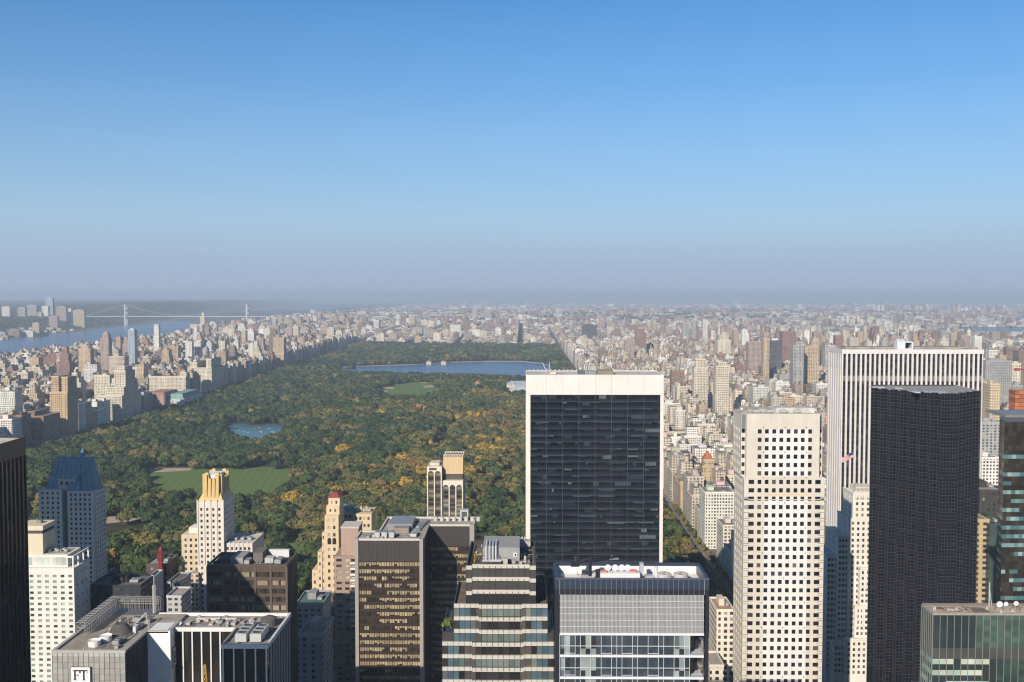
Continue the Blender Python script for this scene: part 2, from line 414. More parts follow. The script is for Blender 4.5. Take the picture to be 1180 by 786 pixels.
def clutter(t, x0, x1, y0, y1, z, n, seed, stains=True):
    """small roof fittings: vents, pipe runs, hatches, patches of tar"""
    r = random.Random(seed)
    for k in range(n):
        a, b_ = r.uniform(x0, x1-1), r.uniform(y0, y1-1); q = r.random()
        if q < .4:
            m_ = MB(r.choice([(0.5, 0.49, 0.47), (0.25, 0.24, 0.23), (0.62, 0.6, 0.57)])); s = r.uniform(.4, 1.1); m_.box(a, a+s, b_, b_+s*r.uniform(.8, 1.6), z-.05, z+r.uniform(.5, 1.5)); m_.build('roof_vent', 'metal', t)
        elif q < .6:
            m_ = MB((0.45, 0.44, 0.43)); m_.cyl(a, b_, z-.05, z+r.uniform(.7, 1.6), .22, .22, 8); m_.build('vent_pipe', 'metal', t)
        elif q < .85:
            m_ = MB(r.choice([(0.4, 0.37, 0.33), (0.2, 0.19, 0.18), (0.55, 0.54, 0.52)])); L = min(r.uniform(3, 9), (x1-a) if q < .73 else (y1-b_)); m_.bar((a, b_, z+.3), (a+(L if q < .73 else 0), b_+(0 if q < .73 else L), z+.3), .13); m_.build('pipe_run', 'metal', t)
        else:
            m_ = MB((0.36, 0.34, 0.31)); m_.box(a, a+1.2, b_, b_+1.4, z-.05, z+.9); m_.box(a-.1, a+1.3, b_-.1, b_+1.5, z+.9, z+1.0); m_.build('roof_hatch', 'stone', t)
    if stains:
        for k in range(max(2, n//4)):
            a, b_ = r.uniform(x0, x1-3), r.uniform(y0, y1-3); w_, h_ = min(r.uniform(2, 7), x1-a), min(r.uniform(1.5, 5), y1-b_); s = r.uniform(.1, .32)
            m_ = MB((s, s*.93, s*.86)); m_.face([(a, b_, z+.012+k*.004), (a+w_, b_, z+.012+k*.004), (a+w_, b_+h_, z+.012+k*.004), (a, b_+h_, z+.012+k*.004)]); m_.build('tar_patch', 'roofing', t)
# ------------------------------------------------------------------ ground, water, park, streets (the setting)
def struct(o): o['kind'] = 'structure'; return o
def grid_sheet(name, xs, ys, mat, dz=0.0, colf=None, mask=None):
    X, Y = np.meshgrid(xs, ys); Z = height(X, Y)+dz
    v = np.stack([X, Y, Z], -1).reshape(-1, 3); nx = len(xs)
    i = np.arange((len(ys)-1)*nx).reshape(len(ys)-1, nx)[:, :-1].ravel()
    cx, cyy = v[i, 0]+1, v[i, 1]+1
    if mask is not None: i = i[mask(v[i, 0], v[i, 1])]
    q = np.stack([i, i+1, i+nx+1, i+nx], 1)
    c = np.tile(np.array([[0, 0, 0, 1.0]]), (len(i), 1))
    if colf is not None: c = colf(v[i, 0], v[i, 1])
    return struct(raw_mesh(name, v, 4, c, mat, idx=q))
def spread_axis(a, b, step, far):
    core = np.arange(a, b+1, step); s = step; up = []; x = core[-1]
    while x < far: s *= 1.25; x += s; up.append(x)
    s = step; dn = []; x = a
    while x > -far: s *= 1.25; x -= s; dn.append(x)
    return np.array(dn[::-1]+list(core)+up)
GX = spread_axis(-6480, 5040, 80, 56000); GY = spread_axis(-320, 14080, 80, 56000)
def landuse(x, y):
    w = shore_w(y); g = (x < w-150).astype(float)*np.where(y > 4500, 1.0, 0.6)
    part = np.clip((y-7500)/6000, 0, 1)
    return np.stack([g, part, 0*x, 1+0*x], 1)
grid_sheet('ground', GX, GY, 'terrain', 0, landuse)
yy = np.array(list(np.arange(-300, 14001, 100))+[16000, 18500, 21000])
cols_w = [(shore_w(yy)*(1-t)+shore_e(yy)*t) for t in np.linspace(-0.02, 1.02, 13)]
V = []
for c in cols_w: V.append(np.stack([c, yy, -(c*c+yy*yy)/(2*RE)-0.6], 1))
V = np.concatenate(V); n = len(yy); I = []
for a in range(12):
    for b in range(n-1): I.append((a*n+b, (a+1)*n+b, (a+1)*n+b+1, a*n+b+1))
struct(raw_mesh('river', V, 4, np.ones((len(I), 4)), 'water', idx=np.array(I)))
def sheet(name, pxs, mat, dz, world=False):
    pts = pxs if world else [ground(*p) for p in pxs]
    b = MB(); b.face([(x, y, float(height(x, y))+dz) for x, y in pts])
    return struct(b.build(name, mat))
PX0, PX1, PY0, PY1 = -765.0, 163.0, 776.0, 4870.0
grid_sheet('park_ground', np.linspace(PX0, PX1, 12), np.linspace(PY0, PY1, 52), 'wood_floor', 0.12)
# clearings: (polygon seen in the photo, polygon laid on the ground)
CLEAR = []
def clearing(name, seen, laid, mat, dz):
    CLEAR.append(seen); return sheet(name, laid, mat, dz)
MEADOW = [(170, 545), (203, 541), (240, 543), (300, 539), (328, 543), (337, 549), (318, 560), (285, 564), (238, 564), (200, 559), (172, 558)]
clearing('lawn', MEADOW, [(160, 540), (240, 539), (330, 538), (350, 549), (340, 572), (285, 577), (238, 577), (190, 575), (160, 568)], 'turf', 0.28)
CLEAR.append([(170, 539), (222, 538), (222, 546), (170, 547)]); sheet('dirt_path', [(166, 541.2), (178, 539.6), (221, 539.4), (219, 542.5), (190, 544.2), (166, 544.8)], 'sand', 0.4)
CLEAR.append([(300, 537), (330, 534), (334, 540), (300, 542)])
clearing('ball_field', [(112, 596), (163, 594), (163, 604), (112, 606)], [(112, 597), (122, 595.5), (160, 595), (164, 598), (150, 601), (124, 603.5), (112, 604)], 'sand', 0.3)
clearing('lawn', [(104, 590), (116, 590), (116, 606), (104, 606)], [(100, 588), (117, 588), (117, 614), (100, 614)], 'turf', 0.22)
clearing('lawn', [(326, 620), (352, 618), (357, 630), (328, 632)], [(322, 616), (356, 614), (362, 640), (324, 642)], 'turf', 0.28)
clearing('lake', [(264, 491), (280, 489), (300, 491.5), (316, 490.5), (325, 493), (317, 497), (302, 502), (287, 501), (270, 497.5)],
         [(257, 490), (270, 488.5), (281, 488), (290, 490.3), (300, 490.6), (309, 489), (322, 489.6), (331, 493), (325, 500), (313, 502), (303, 506.5), (285, 506), (272, 501), (260, 499)], 'pond_water', 0.3)
clearing('lawn', [(440, 447), (468, 441), (500, 441), (506, 446), (484, 453), (445, 453)], [(436, 446), (468, 440.5), (503, 440.5), (512, 446), (488, 457), (440, 457)], 'turf', 0.28)
for P_ in ([(437, 447.5), (452, 446), (455, 448.2), (440, 449.5)], [(437, 450.5), (446, 450), (446, 451.6), (438, 452)], [(487, 445), (505, 443.5), (508, 445.3), (490, 447)], [(483, 441.0), (492, 440.4), (492, 441.6), (484, 442)]):
    CLEAR.append(P_); sheet('sand_patch', P_, 'sand', 0.4)
RES = [(386, 426.5), (395, 424.5), (430, 422.8), (480, 421), (520, 418.2), (560, 417), (600, 417), (622, 419), (634, 422), (634, 432), (600, 431), (560, 429.5), (500, 428.5), (440, 427), (400, 427)]
clearing('reservoir', RES, [(380, 426.5), (395, 424.2), (430, 422.5), (480, 420.8), (520, 418), (560, 416.8), (600, 416.8), (622, 418.8), (637, 422), (640, 435), (600, 434.5), (560, 432), (500, 431), (440, 429.5), (395, 429)], 'water', 0.3)
b = MB((0.30, 0.27, 0.23))                                    # stone rim of the reservoir
rim = [(383, 426.4), (395, 424.2), (430, 422.5), (480, 420.8), (520, 418), (560, 416.8), (600, 416.8), (622, 418.8), (637, 422)]
for p_, q_ in zip(rim, rim[1:]):
    (x0, y0), (x1, y1) = ground(*p_), ground(*q_)
    z0, z1 = float(height(x0, y0)), float(height(x1, y1))
    b.face([(x0, y0, z0+.3), (x1, y1, z1+.3), (x1, y1, z1+3.0), (x0, y0, z0+3.0)]); b.face([(x0, y0, z0+3), (x1, y1, z1+3), (x1, y1+6, z1+3), (x0, y0+6, z0+3)])
struct(b.build('reservoir_bank', 'stone'))
clearing('pond', [(504, 500), (515, 498), (515, 505), (504, 505)], [(430, 497), (445, 496), (446, 500), (432, 502)], 'pond_water', 0.3)
# Fifth-avenue side: roadway, pavements with kerbs, painted lanes
def long_sheet(name, x0, x1, y0, y1, dz, mat):
    return grid_sheet(name, np.array([x0, x1]), np.arange(y0, y1+1, (y1-y0)/40.0), mat, dz)
long_sheet('road', 169, 179, 300, 4900, 0.10, 'asphalt')
b = MB((0.20, 0.19, 0.18))
for y in range(300, 4900, 100):
    z = float(height(160, y+50)); b.box(158, 169, y, y+99.9, z-0.3, z+0.24); b.box(179, 185, y, y+99.9, z-0.3, z+0.24)
struct(b.build('pavement', 'concrete'))
b = MB((0.75, 0.74, 0.70))
for x in (171.5, 174, 176.5):
    for y in range(300, 1500, 12): z = float(height(160, y)); b.face([(x-.08, y, z+.11), (x+.08, y, z+.11), (x+.08, y+4, z+.11), (x-.08, y+4, z+.11)])
struct(b.build('road_marking', 'paint'))
long_sheet('road', -800, -782, 700, 4900, 0.10, 'asphalt')
grid_sheet('road', np.linspace(-780, 157, 20), np.array([748., 772.]), 'asphalt', 0.10)
pw = MB((0.30, 0.28, 0.26)); z = 0
for y in range(780, 4860, 120):
    zz = float(height(150, y)); pw.box(148.6, 149.6, y, y+119.9, zz-0.5, zz+1.3)
tag(pw.build('park_wall', 'stone'), 'low grey stone wall between the trees and the avenue', 'wall')
# water far to the right
for P_ in ([(972, 387.5), (1000, 386.5), (1024, 387.5), (1026, 392), (1015, 395), (985, 395.5)], [(1060, 379.5), (1120, 377), (1190, 377.5), (1230, 380), (1200, 385), (1140, 384), (1100, 382.5)], [(1010, 383), (1050, 382), (1050, 383.2), (1010, 384)]):
    pts = [ground(*p) for p in P_]
    s_ = MB(); s_.face([(x, y, float(height(x, y))+1.0) for x, y in pts]); struct(s_.build('river', 'water'))
FARWATER = [[(972, 387.5), (1000, 386.5), (1024, 387.5), (1026, 392), (1015, 395), (985, 395.5)], [(1060, 379.5), (1120, 377), (1190, 377.5), (1230, 380), (1200, 385), (1140, 384), (1100, 382.5)]]
def inside(poly, x, y):
    x = np.asarray(x, float); y = np.asarray(y, float); r = np.zeros(x.shape, bool); n = len(poly)
    for i in range(n):
        (x0, y0), (x1, y1) = poly[i], poly[(i+1) % n]
        if y0 == y1: continue
        r ^= ((y0 > y) != (y1 > y)) & (x < (x1-x0)*(y-y0)/(y1-y0)+x0)
    return r
# ------------------------------------------------------------------ the towers in front of the park
BASE = -2.0
def X(px, py, Y): return at(px, py, Y)[0]
def Zt(py, Y, px=602): return at(px, py, Y)[1]
LIME = (0.60, 0.54, 0.45); TRAV = (0.76, 0.73, 0.68); CREAM = (0.66, 0.62, 0.54)

def dark_side_tower():                      # far left: dark bronze tower, its park-ward corner in frame
    Y1, Y2 = 300., 385.; x1 = X(28, 503, Y2); z = Zt(503, Y2, 28); x0 = x1-60
    t = thing('office_tower', 'dark bronze office tower with close vertical fins cut by the left edge', 'office tower', ((x0+x1)/2, Y1, 0))
    r_ = random.Random(3); fl = int(z/3.9)
    for side, O, U, L in (('e', (x1, Y1, 0), (0, 1), Y2-Y1), ('s', (x0, Y1, 0), (1, 0), x1-x0)):
        n = int(L/1.5); us = lin(0, L, n); vs = [BASE]+lin(2, z-7, fl)
        b = MB((0.02, 0.018, 0.016))
        pane_wall(b, O, U, us, vs, lambda i, j: r_.choice([(0.010, 0.009, 0.009), (0.016, 0.014, 0.013), (0.03, 0.025, 0.02), (0.012, 0.011, 0.011), (0.07, 0.055, 0.04)] if r_.random() < 0.7 else [(0.010, 0.009, 0.009)]))
        b.build('glass_wall', 'glass', t)
        f = MB((0.055, 0.042, 0.032)); Uv = Vector((U[0], U[1], 0)); N = Vector((Uv.y, -Uv.x, 0)); O = Vector(O)
        for i in range(0, n+1, 2):
            p = O+Uv*us[i]; f.box(min(p.x, p.x+N.x*.5)-abs(Uv.x)*.16, max(p.x, p.x+N.x*.5)+abs(Uv.x)*.16, min(p.y, p.y+N.y*.5)-abs(Uv.y)*.16, max(p.y, p.y+N.y*.5)+abs(Uv.y)*.16, BASE, z-7)
        f.build('fin', 'metal', t)['kind'] = 'stuff'
    b = MB((0.035, 0.03, 0.026)); b.box(x0-.3, x1+.3, Y1-.3, Y2+.3, z-7, z, skip='td'); b.box(x0, x1, Y1, Y2, BASE, z-7, skip='frtd'); b.build('cornice_band', 'metal', t)
    b = MB((0.62, 0.58, 0.52)); b.face([(x0-.3, Y1-.3, z-.6), (x1+.3, Y1-.3, z-.6), (x1+.3, Y2+.3, z-.6), (x0-.3, Y2+.3, z-.6)]); b.build('roof', 'roofing', t)
    b = MB((0.10, 0.09, 0.08)); b.box(x0+8, x1-10, Y1+10, Y2-12, z-.6, z+.2); b.build('roof_deck', 'roofing', t)
    occ(x0, x1, Y1, Y2, z)
dark_side_tower()

def white_hotel():                           # white hotel with rows of pale windows
    Y1, Y2 = 560., 581.; z = Zt(655, Y1, 85); x1 = X(85, 655, Y1); x0 = X(14, 655, Y1)
    t = thing('hotel_tower', 'white hotel tower with rows of pale green windows beside the black edge tower', 'hotel', ((x0+x1)/2, Y1, 0))
    w = MB((0.70, 0.69, 0.64)); panes = []; L = x1-x0
    rows = int((z-8)/3.15); us = breaks(L, 8, 2.1, 1.0); vs = [BASE]
    for k in range(rows): v = z-3.6-(rows-1-k)*3.15; vs += [v-1.5, v]
    vs += [z]
    wall_grid(w, panes, (x0, Y1, 0), (1, 0), us, vs, lambda i, j: i % 2 == 1 and j % 2 == 1, 0.3)
    us2 = breaks(Y2-Y1, 3, 1.5); vs2 = vs
    wall_grid(w, panes, (x1, Y1, 0), (0, 1), us2, vs2, lambda i, j: i % 2 == 1 and j % 4 == 1, 0.3)
    w.box(x0, x1, Y1, Y2, BASE, z, skip='frd'); w.build('wall', 'stone', t)
    place_panes(t, panes, [(0.17, 0.21, 0.18), (0.09, 0.12, 0.10), (0.04, 0.055, 0.05), (0.32, 0.38, 0.34), (0.24, 0.27, 0.22)], 100)
    # glazed top floor, terrace frame, roof
    z2 = Zt(641, Y1, 85); xa = X(78, 648, Y1+3)
    b = MB((0.70, 0.69, 0.63)); b.box(x0, xa, Y1+3, Y2-1, z, z2); b.build('penthouse', 'stone', t)
    g_ = MB()
    for k in range(9):
        a = x0+.6+(xa-x0-1)*k/9; g_.box(a, a+(xa-x0)/9-.5, Y1+2.9, Y1+3.05, z+.9, z2-1.4, rnd.choice([(0.5, 0.55, 0.5), (0.35, 0.42, 0.38), (0.6, 0.6, 0.52)]))
    g_.build('window_band', 'glass', t)
    f = MB((0.74, 0.73, 0.68))
    f.box(xa, x1-.1, Y1+.1, Y1+.9, z2-.9, z2); f.box(x1-.9, x1-.1, Y1+.9, Y2-.2, z2-.9, z2)
    for yy_ in np.linspace(Y1+.1, Y2-1, 4): f.box(x1-.85, x1-.15, yy_+.05, yy_+.75, z, z2-.9)
    f.build('terrace_frame', 'stone', t)
    b = MB((0.40, 0.37, 0.33)); b.box(x0+1, xa-2, Y1+5, Y2-3, z2-.05, z2+.25); b.box(x0+8, x0+17, Y1+9, Y2-6, z2+.2, z2+2.2, (0.55, 0.52, 0.46)); b.build('roof', 'roofing', t)
    for k in range(5): rooftop_unit(x0+16+k*2.4, x0+17.6+k*2.4, Y1+8+k % 2*3, Y1+10+k % 2*3, z2+.25, 1.3, t, (0.5, 0.5, 0.5), 'roof_vent', 1)
    # elevator tower on the left
    xt0, xt1 = X(20, 606, Y1+4), X(49, 606, Y1+4); zt = Zt(606, Y1+4, 40)
    b = MB((0.66, 0.57, 0.42)); b.box(xt0, xt1, Y1+4, Y2-2, z2, zt-4.5); b.box(xt0+.5, xt1-.5, Y1+4.5, Y2-2.5, zt-4.5, zt-2.6, (0.08, 0.08, 0.08)); b.box(xt0-.3, xt1+.3, Y1+3.7, Y2-1.7, zt-2.6, zt)
    o = b.build('service_tower', 'stone', t); c_ = MB((0.2, 0.18, 0.16)); c_.cyl(xt1-5, Y1+12, zt, zt+1.6, 2.0, 1.4); c_.cyl(xt1-5, Y1+12, zt+1.6, zt+6.5, .22, .05, 6); c_.build('mast', 'metal', o)
    clutter(t, x0+2, xa-3, Y1+6, Y2-4, z2+.26, 14, 7)
    occ(x0, x1, Y1, Y2, z2)
white_hotel()

def shaded_mansard():                        # pale tower with blue-green copper mansard
    Y1 = 720.; Y2 = 741.; z = Zt(566, Y1, 80); x0 = X(44, 566, Y1); x1 = X(107, 566, Y1); zt = Zt(531, Y1+6, 80)
    t = thing('hotel_tower', 'shaded stone hotel tower under a blue green mansard roof, in front of the park', 'hotel', ((x0+x1)/2, Y1, 0))
    xa, xb = x0+(x1-x0)*.43, x0+(x1-x0)*.53
    w = MB((0.60, 0.58, 0.53)); panes = []
    rows = int((z-6)/3.5)
    def vsf(zz): 
        r = int((zz-6)/3.5); v = [BASE]
        for k in range(r): q = zz-1.6-(r-1-k)*3.5; v += [q-1.9, q]
        return v+[zz]
    for a, b_, zz, n in ((x0, xa, z+1, 4), (xb, x1, z, 5)):
        L = b_-a; wall_grid(w, panes, (a, Y1, 0), (1, 0), breaks(L, n, 1.5), vsf(zz), lambda i, j: i % 2 == 1 and j % 2 == 1, .35)
        w.box(a, b_, Y1, Y1+8, BASE, zz, skip='fbd' if a > x0 else 'fbd')
    wall_grid(w, panes, (xa, Y1+8, 0), (1, 0), breaks(xb-xa, 1, 1.4), vsf(z), lambda i, j: i % 2 == 1 and j % 2 == 1, .35)
    L = Y2-Y1; wall_grid(w, panes, (x1+.6, Y1+3, 0), (0, 1), breaks(L-3, 4, 1.5), vsf(z-1), lambda i, j: i % 2 == 1 and j % 2 == 1, .35)
    w.box(x0, x1+.6, Y1+8.02, Y2, BASE, z-1, skip='frd'); w.box(x0, xa, Y1+8.02, Y1+8.1, BASE, z-1, skip='frd')
    w.box(x1+.02, x1+.6, Y1+3, Y1+8.01, BASE, z-1, skip='rdb')
    w.build('wall', 'stone', t)
    place_panes(t, panes, [(0.02, 0.025, 0.035), (0.04, 0.05, 0.065), (0.015, 0.015, 0.02), (0.10, 0.11, 0.12)], 100)
    m_ = MB((0.17, 0.29, 0.36)); h = zt-z
    m_.taper(x0+3, x1-1, Y1+5, Y2-1, z-1, x0+9.5, x1-6, Y1+7, Y2-4, zt)
    m_.taper(xb-2, xb+8, Y1+2, Y1+9, z, xb+1, xb+6, Y1+6, Y1+10, z+h*.55)
    for k in range(9):
        a = k/8; m_.bar((x0+3+(x1-x0-4)*a, Y1+5, z-1), (x0+9.5+(x1-x0-15.5)*a, Y1+7, zt), .18, (0.12, 0.21, 0.27))
    o = m_.build('mansard_roof', 'roofing', t)
    d = MB((0.5, 0.48, 0.44))
    d.box(xa-4, xb+4, Y1+4, Y1+12, z-.5, z+8); o2 = d.build('dormer', 'stone', t)
    d = MB((0.02, 0.022, 0.03))
    for a in (xa-2.6, xa+1.2, xb+1): d.box(a, a+1.7, Y1+3.9, Y1+4.05, z+3.5, z+6.2)
    d.build('dormer_window', 'glass', o2)
    d = MB((0.15, 0.31, 0.40)); d.box(x0+9.2, x1-5.7, Y1+6.7, Y2-3.7, zt-.1, zt+1.2); d.box(x1-13, x1-11, Y1+11, Y1+13, zt+1.2, zt+6); d.cyl(x1-12, Y1+12, zt+6, zt+9, .9, 0, 6); d.build('roof_crest', 'roofing', t)
    occ(x0, x1, Y1, Y2, z); occ(x0+10, x1-10, Y1+8, Y2, zt)
shaded_mansard()

def gold_crown():                            # white tower with gilded crown
    Y1 = 700.; z = Zt(578, Y1, 240); x0 = X(227.5, 578, Y1); x1 = X(257, 578, Y1); Y2 = Y1*(578-337)/(566-337.); Y2 = Y1+27
    t = thing('apartment_tower', 'slim white tower with a fluted golden crown in front of the lawn', 'apartment tower', ((x0+x1)/2, Y1, 0))
    w = MB((0.66, 0.61, 0.54)); panes = []; L = x1-x0
    rows = int((z-4)/4.1); vs = [BASE]
    for k in range(rows): q = z-4.5-(rows-1-k)*4.1; vs += [q-2.0, q]
    vs += [z]
    wall_grid(w, panes, (x0, Y1, 0), (1, 0), breaks(L, 4, 1.5, 1.9), vs, lambda i, j: i % 2 == 1 and j % 2 == 1, .4)
    wall_grid(w, panes, (x1, Y1, 0), (0, 1), breaks(Y2-Y1, 6, 1.3), vs, lambda i, j: i % 2 == 1 and j % 2 == 1, .4)
    w.box(x0, x1, Y1, Y2, BASE, z, skip='frd')
    for k in range(5): a = x0+L*k/4; w.box(a-.45, a+.45, Y1-.5, Y1+.1, z*.62, z+1.2)
    w.build('wall', 'stone', t)
    # crown
    gcol = (0.58, 0.405, 0.165); c = MB(gcol); zt = Zt(545, Y1+4, 245); H = zt-z
    c.taper(x0+.2, x1-.2, Y1+.2, Y2-.2, z, x0+3.6, x1-3.2, Y1+4, Y2-4, z+H*.34)
    c.box(x0+3.6, x1-3.2, Y1+4, Y2-4, z+H*.34, z+H*.80, skip='d')
    W_ = (x1-3.2)-(x0+3.6)
    for k in range(4):
        a = x0+3.6+W_*(k+.0)/4; bb = a+W_/4
        for yf, yb in ((Y1+2.7, Y1+4.2), (Y2-4.2, Y2-2.7)):
            c.taper(a+.2, bb-.2, yf-1.4 if yf < Y1+5 else yf, yb if yf < Y1+5 else yb+1.4, z+H*.06, a+.4, bb-.4, yf, yb, z+H*(.93 if k in (0, 3) else .80))
    n = 6
    for k in range(n):
        a = Y1+4+(Y2-Y1-8)*k/n; bb = a+(Y2-Y1-8)/n
        for xf, xb in ((x1-3.4, x1-1.9), (x0+2.3, x0+3.8)): c.taper(xf, xb, a+.4, bb-.4, z+H*.14, xf, xb, a+.7, bb-.7, z+H*(.95 if k in (0, 5) else .8))
    for xx in (x0+4.2, x1-6.0):
        for yy_ in (Y1+4.2, Y2-6.4): c.taper(xx-.6, xx+2.8, yy_-.6, yy_+2.8, z+H*.8, xx, xx+2.2, yy_, yy_+2.2, zt)
    c.build('gold_crown', 'paint', t)
    r_ = MB((0.75, 0.75, 0.75)); r_.box(x0+5, x1-5, Y1+6, Y2-6, z+H*.8, z+H*.92); r_.build('roof_house', 'stone', t)
    # wings
    za = Zt(626, Y1+2, 275); xr = X(291, 626, Y1+2)
    w2 = MB((0.62, 0.57, 0.50)); p2 = []; rows = int((za-4)/4.1); vs = [BASE]
    for k in range(rows): q = za-2.8-(rows-1-k)*4.1; vs += [q-2.0, q]
    vs += [za]
    wall_grid(w2, p2, (x1+.01, Y1+2, 0), (1, 0), breaks(xr-x1, 6, 1.4), vs, lambda i, j: i % 2 == 1 and j % 2 == 1, .35)
    w2.box(x1+.01, xr, Y1+2, Y2+6, BASE, za, skip='fld')
    for k in range(7): a = x1+.6+(xr-x1-1)*k/6; w2.box(a-.35, a+.35, Y1+1.7, Y1+2.4, za-7, za+1.0)
    w2.build('wing', 'stone', t); 
    for k in range(3): rooftop_unit(x1+4+k*5, x1+6.5+k*5, Y1+10, Y1+15, za, 2.0, t)
    zb = Zt(616, Y1+5, 215); xl = X(209, 616, Y1+5)
    w3 = MB((0.60, 0.50, 0.36)); rows = int((zb-4)/4.1); vs = [BASE]
    for k in range(rows): q = zb-2.8-(rows-1-k)*4.1; vs += [q-2.0, q]
    vs += [zb]
    wall_grid(w3, p2, (xl, Y1+5, 0), (1, 0), breaks(x0-xl, 3, 1.6), vs, lambda i, j: i % 2 == 1 and j % 2 == 1, .35)
    w3.box(xl, x0-.01, Y1+5, Y2, BASE, zb, skip='frd'); w3.box(xl+4, x0-.02, Y1+9, Y2-6, zb, zb+4, (0.72, 0.68, 0.6)); w3.build('wing', 'stone', t)
    b = MB((0.56, 0.46, 0.33)); zc = Zt(662, Y1-6, 215); b.box(xl+8.5, x0+.8, Y1-3.5, Y1+4.98, BASE, zc); b.build('wing', 'facade', t)
    place_panes(t, panes+p2, [(0.05, 0.05, 0.05), (0.025, 0.025, 0.03), (0.10, 0.095, 0.085), (0.03, 0.03, 0.03)], 100)
    occ(xl, xr, Y1, Y2, za); occ(x0, x1, Y1, Y2, zt)
gold_crown()

def brown_block():                           # low brown steel office block
    Y1 = 470.; Y2 = 492.; z = Zt(653, Y1, 280); x0 = X(239, 653, Y1); x1 = X(330, 653, Y1)
    t = thing('office_building', 'brown steel office block with a dark flat roof below the gold crowned tower', 'office building', ((x0+x1)/2, Y1, 0))
    L = x1-x0; nb = 5; bw = L/nb; r_ = random.Random(5); fl = 3.9; rows = int((z-3)/fl)
    for k in range(rows):
        zt = z-2.6-k*fl; b = MB()
        for bay in range(nb):
            lit = r_.random() < .42
            for q in range(6):
                a = x0+bay*bw+.5+(bw-1)*q/6
                c = r_.choice([(0.36, 0.30, 0.21), (0.30, 0.25, 0.17)]) if lit and r_.random() < .85 else r_.choice([(0.05, 0.04, 0.032), (0.075, 0.055, 0.04), (0.025, 0.022, 0.02)])
                b.face([(a, Y1+.3, zt-2.3), (a+(bw-1)/6-.12, Y1+.3, zt-2.3), (a+(bw-1)/6-.12, Y1+.3, zt), (a, Y1+.3, zt)], c)
        b.build('window_band', 'glass', t)
        if zt < 60: break
    w = MB((0.115, 0.088, 0.07)); w.box(x0, x1, Y1+.32, Y2, BASE, z-.8, skip='td')
    for k in range(rows+1):
        zt = z-2.6-k*fl; w.box(x0, x1, Y1, Y1+.4, zt+.02, (zt+fl-2.32) if k else z, skip='b')
    for bay in range(nb+1): a = x0+bay*bw; w.box(a-.5, a+.5, Y1-.25, Y1+.1, BASE, z+.05, (0.15, 0.12, 0.10))
    for k in range(9): a = Y1+1+(Y2-Y1-2)*k/8; w.box(x1-.05, x1+.25, a-.35, a+.35, BASE, z, (0.07, 0.055, 0.048))
    w.box(x0-.2, x1+.2, Y1-.3, Y1+.5, z, z+1.1, (0.13, 0.10, 0.08)); w.box(x0-.2, x0+.5, Y1+.5, Y2, z, z+1.1); w.box(x1-.5, x1+.2, Y1+.5, Y2, z, z+1.1); w.box(x0-.2, x1+.2, Y2, Y2+.6, z-3, z+1.1)
    w.build('wall', 'metal', t)
    r_ = MB((0.06, 0.057, 0.055)); r_.box(x0+.5, x1-.5, Y1+.5, Y2, z-.8, z-.2); r_.build('roof', 'roofing', t)
    q = MB((0.46, 0.46, 0.46))
    q.box(x0+9, x0+15, Y1+6, Y2-3, z-.25, z+2.6, (0.30, 0.30, 0.31)); q.box(x0+19, x0+23.5, Y1+9, Y2-2, z-.25, z+4.2, (0.16, 0.14, 0.13)); q.box(x0+24.2, x0+34, Y2-4, Y2-2, z-.25, z+3.4, (0.62, 0.62, 0.62)); q.box(x0+25, x0+29, Y1+7, Y1+12, z-.25, z+2.2); q.box(x0+2.5, x0+7.8, Y1+8, Y2-5, z-.25, z+1.4, (0.10, 0.09, 0.09))
    q.build('roof_house', 'stone', t); rooftop_unit(x0+16, x0+18.4, Y1+4, Y1+10, z-.2, 2.0, t); rooftop_unit(x0+30, x0+33, Y1+5, Y1+12, z-.2, 2.0, t)
    f = MB((0.2, 0.18, 0.16))
    for k in range(12): f.bar((x0+8+k*.6, Y1+4+k*1.4, z-.2), (x0+8+k*.6, Y1+4+k*1.4, z+2.2), .06)
    f.bar((x0+8, Y1+4, z+2.2), (x0+14.6, Y1+19.4, z+2.2), .06); f.build('railing', 'metal', t)
    clutter(t, x0+1, x1-2, Y1+1, Y2-2, z-.19, 18, 6)
    occ(x0, x1, Y1, Y2, z)
brown_block()

def serif_letters(zb, h, xc, y, east=False):
    """the two letters F and T in slab-serif capitals, each a mesh; returns builders placed with their lower-left at xc"""
    def letter(parts):
        b = MB((0.02, 0.02, 0.025))
        for (a0, a1, c0, c1) in parts:
            if east: b.box(y, y+.06, xc+a0*h, xc+a1*h, zb+c0*h, zb+c1*h)
            else: b.box(xc+a0*h, xc+a1*h, y-.06, y, zb+c0*h, zb+c1*h)
        return b
    Fp = [(.10, .26, .06, .94), (.0, .38, 0, .06), (.0, .66, .94, 1.0), (.26, .60, .87, .938), (.59, .66, .68, .938), (.262, .46, .46, .54), (.462, .52, .38, .62)]
    Tp = [(.95, 1.11, .06, .87), (.84, 1.22, 0, .06), (.68, 1.38, .93, 1.0), (.70, 1.36, .872, .928), (.68, .745, .68, .87), (1.315, 1.38, .68, .87)]
    return letter(Fp), letter(Tp)
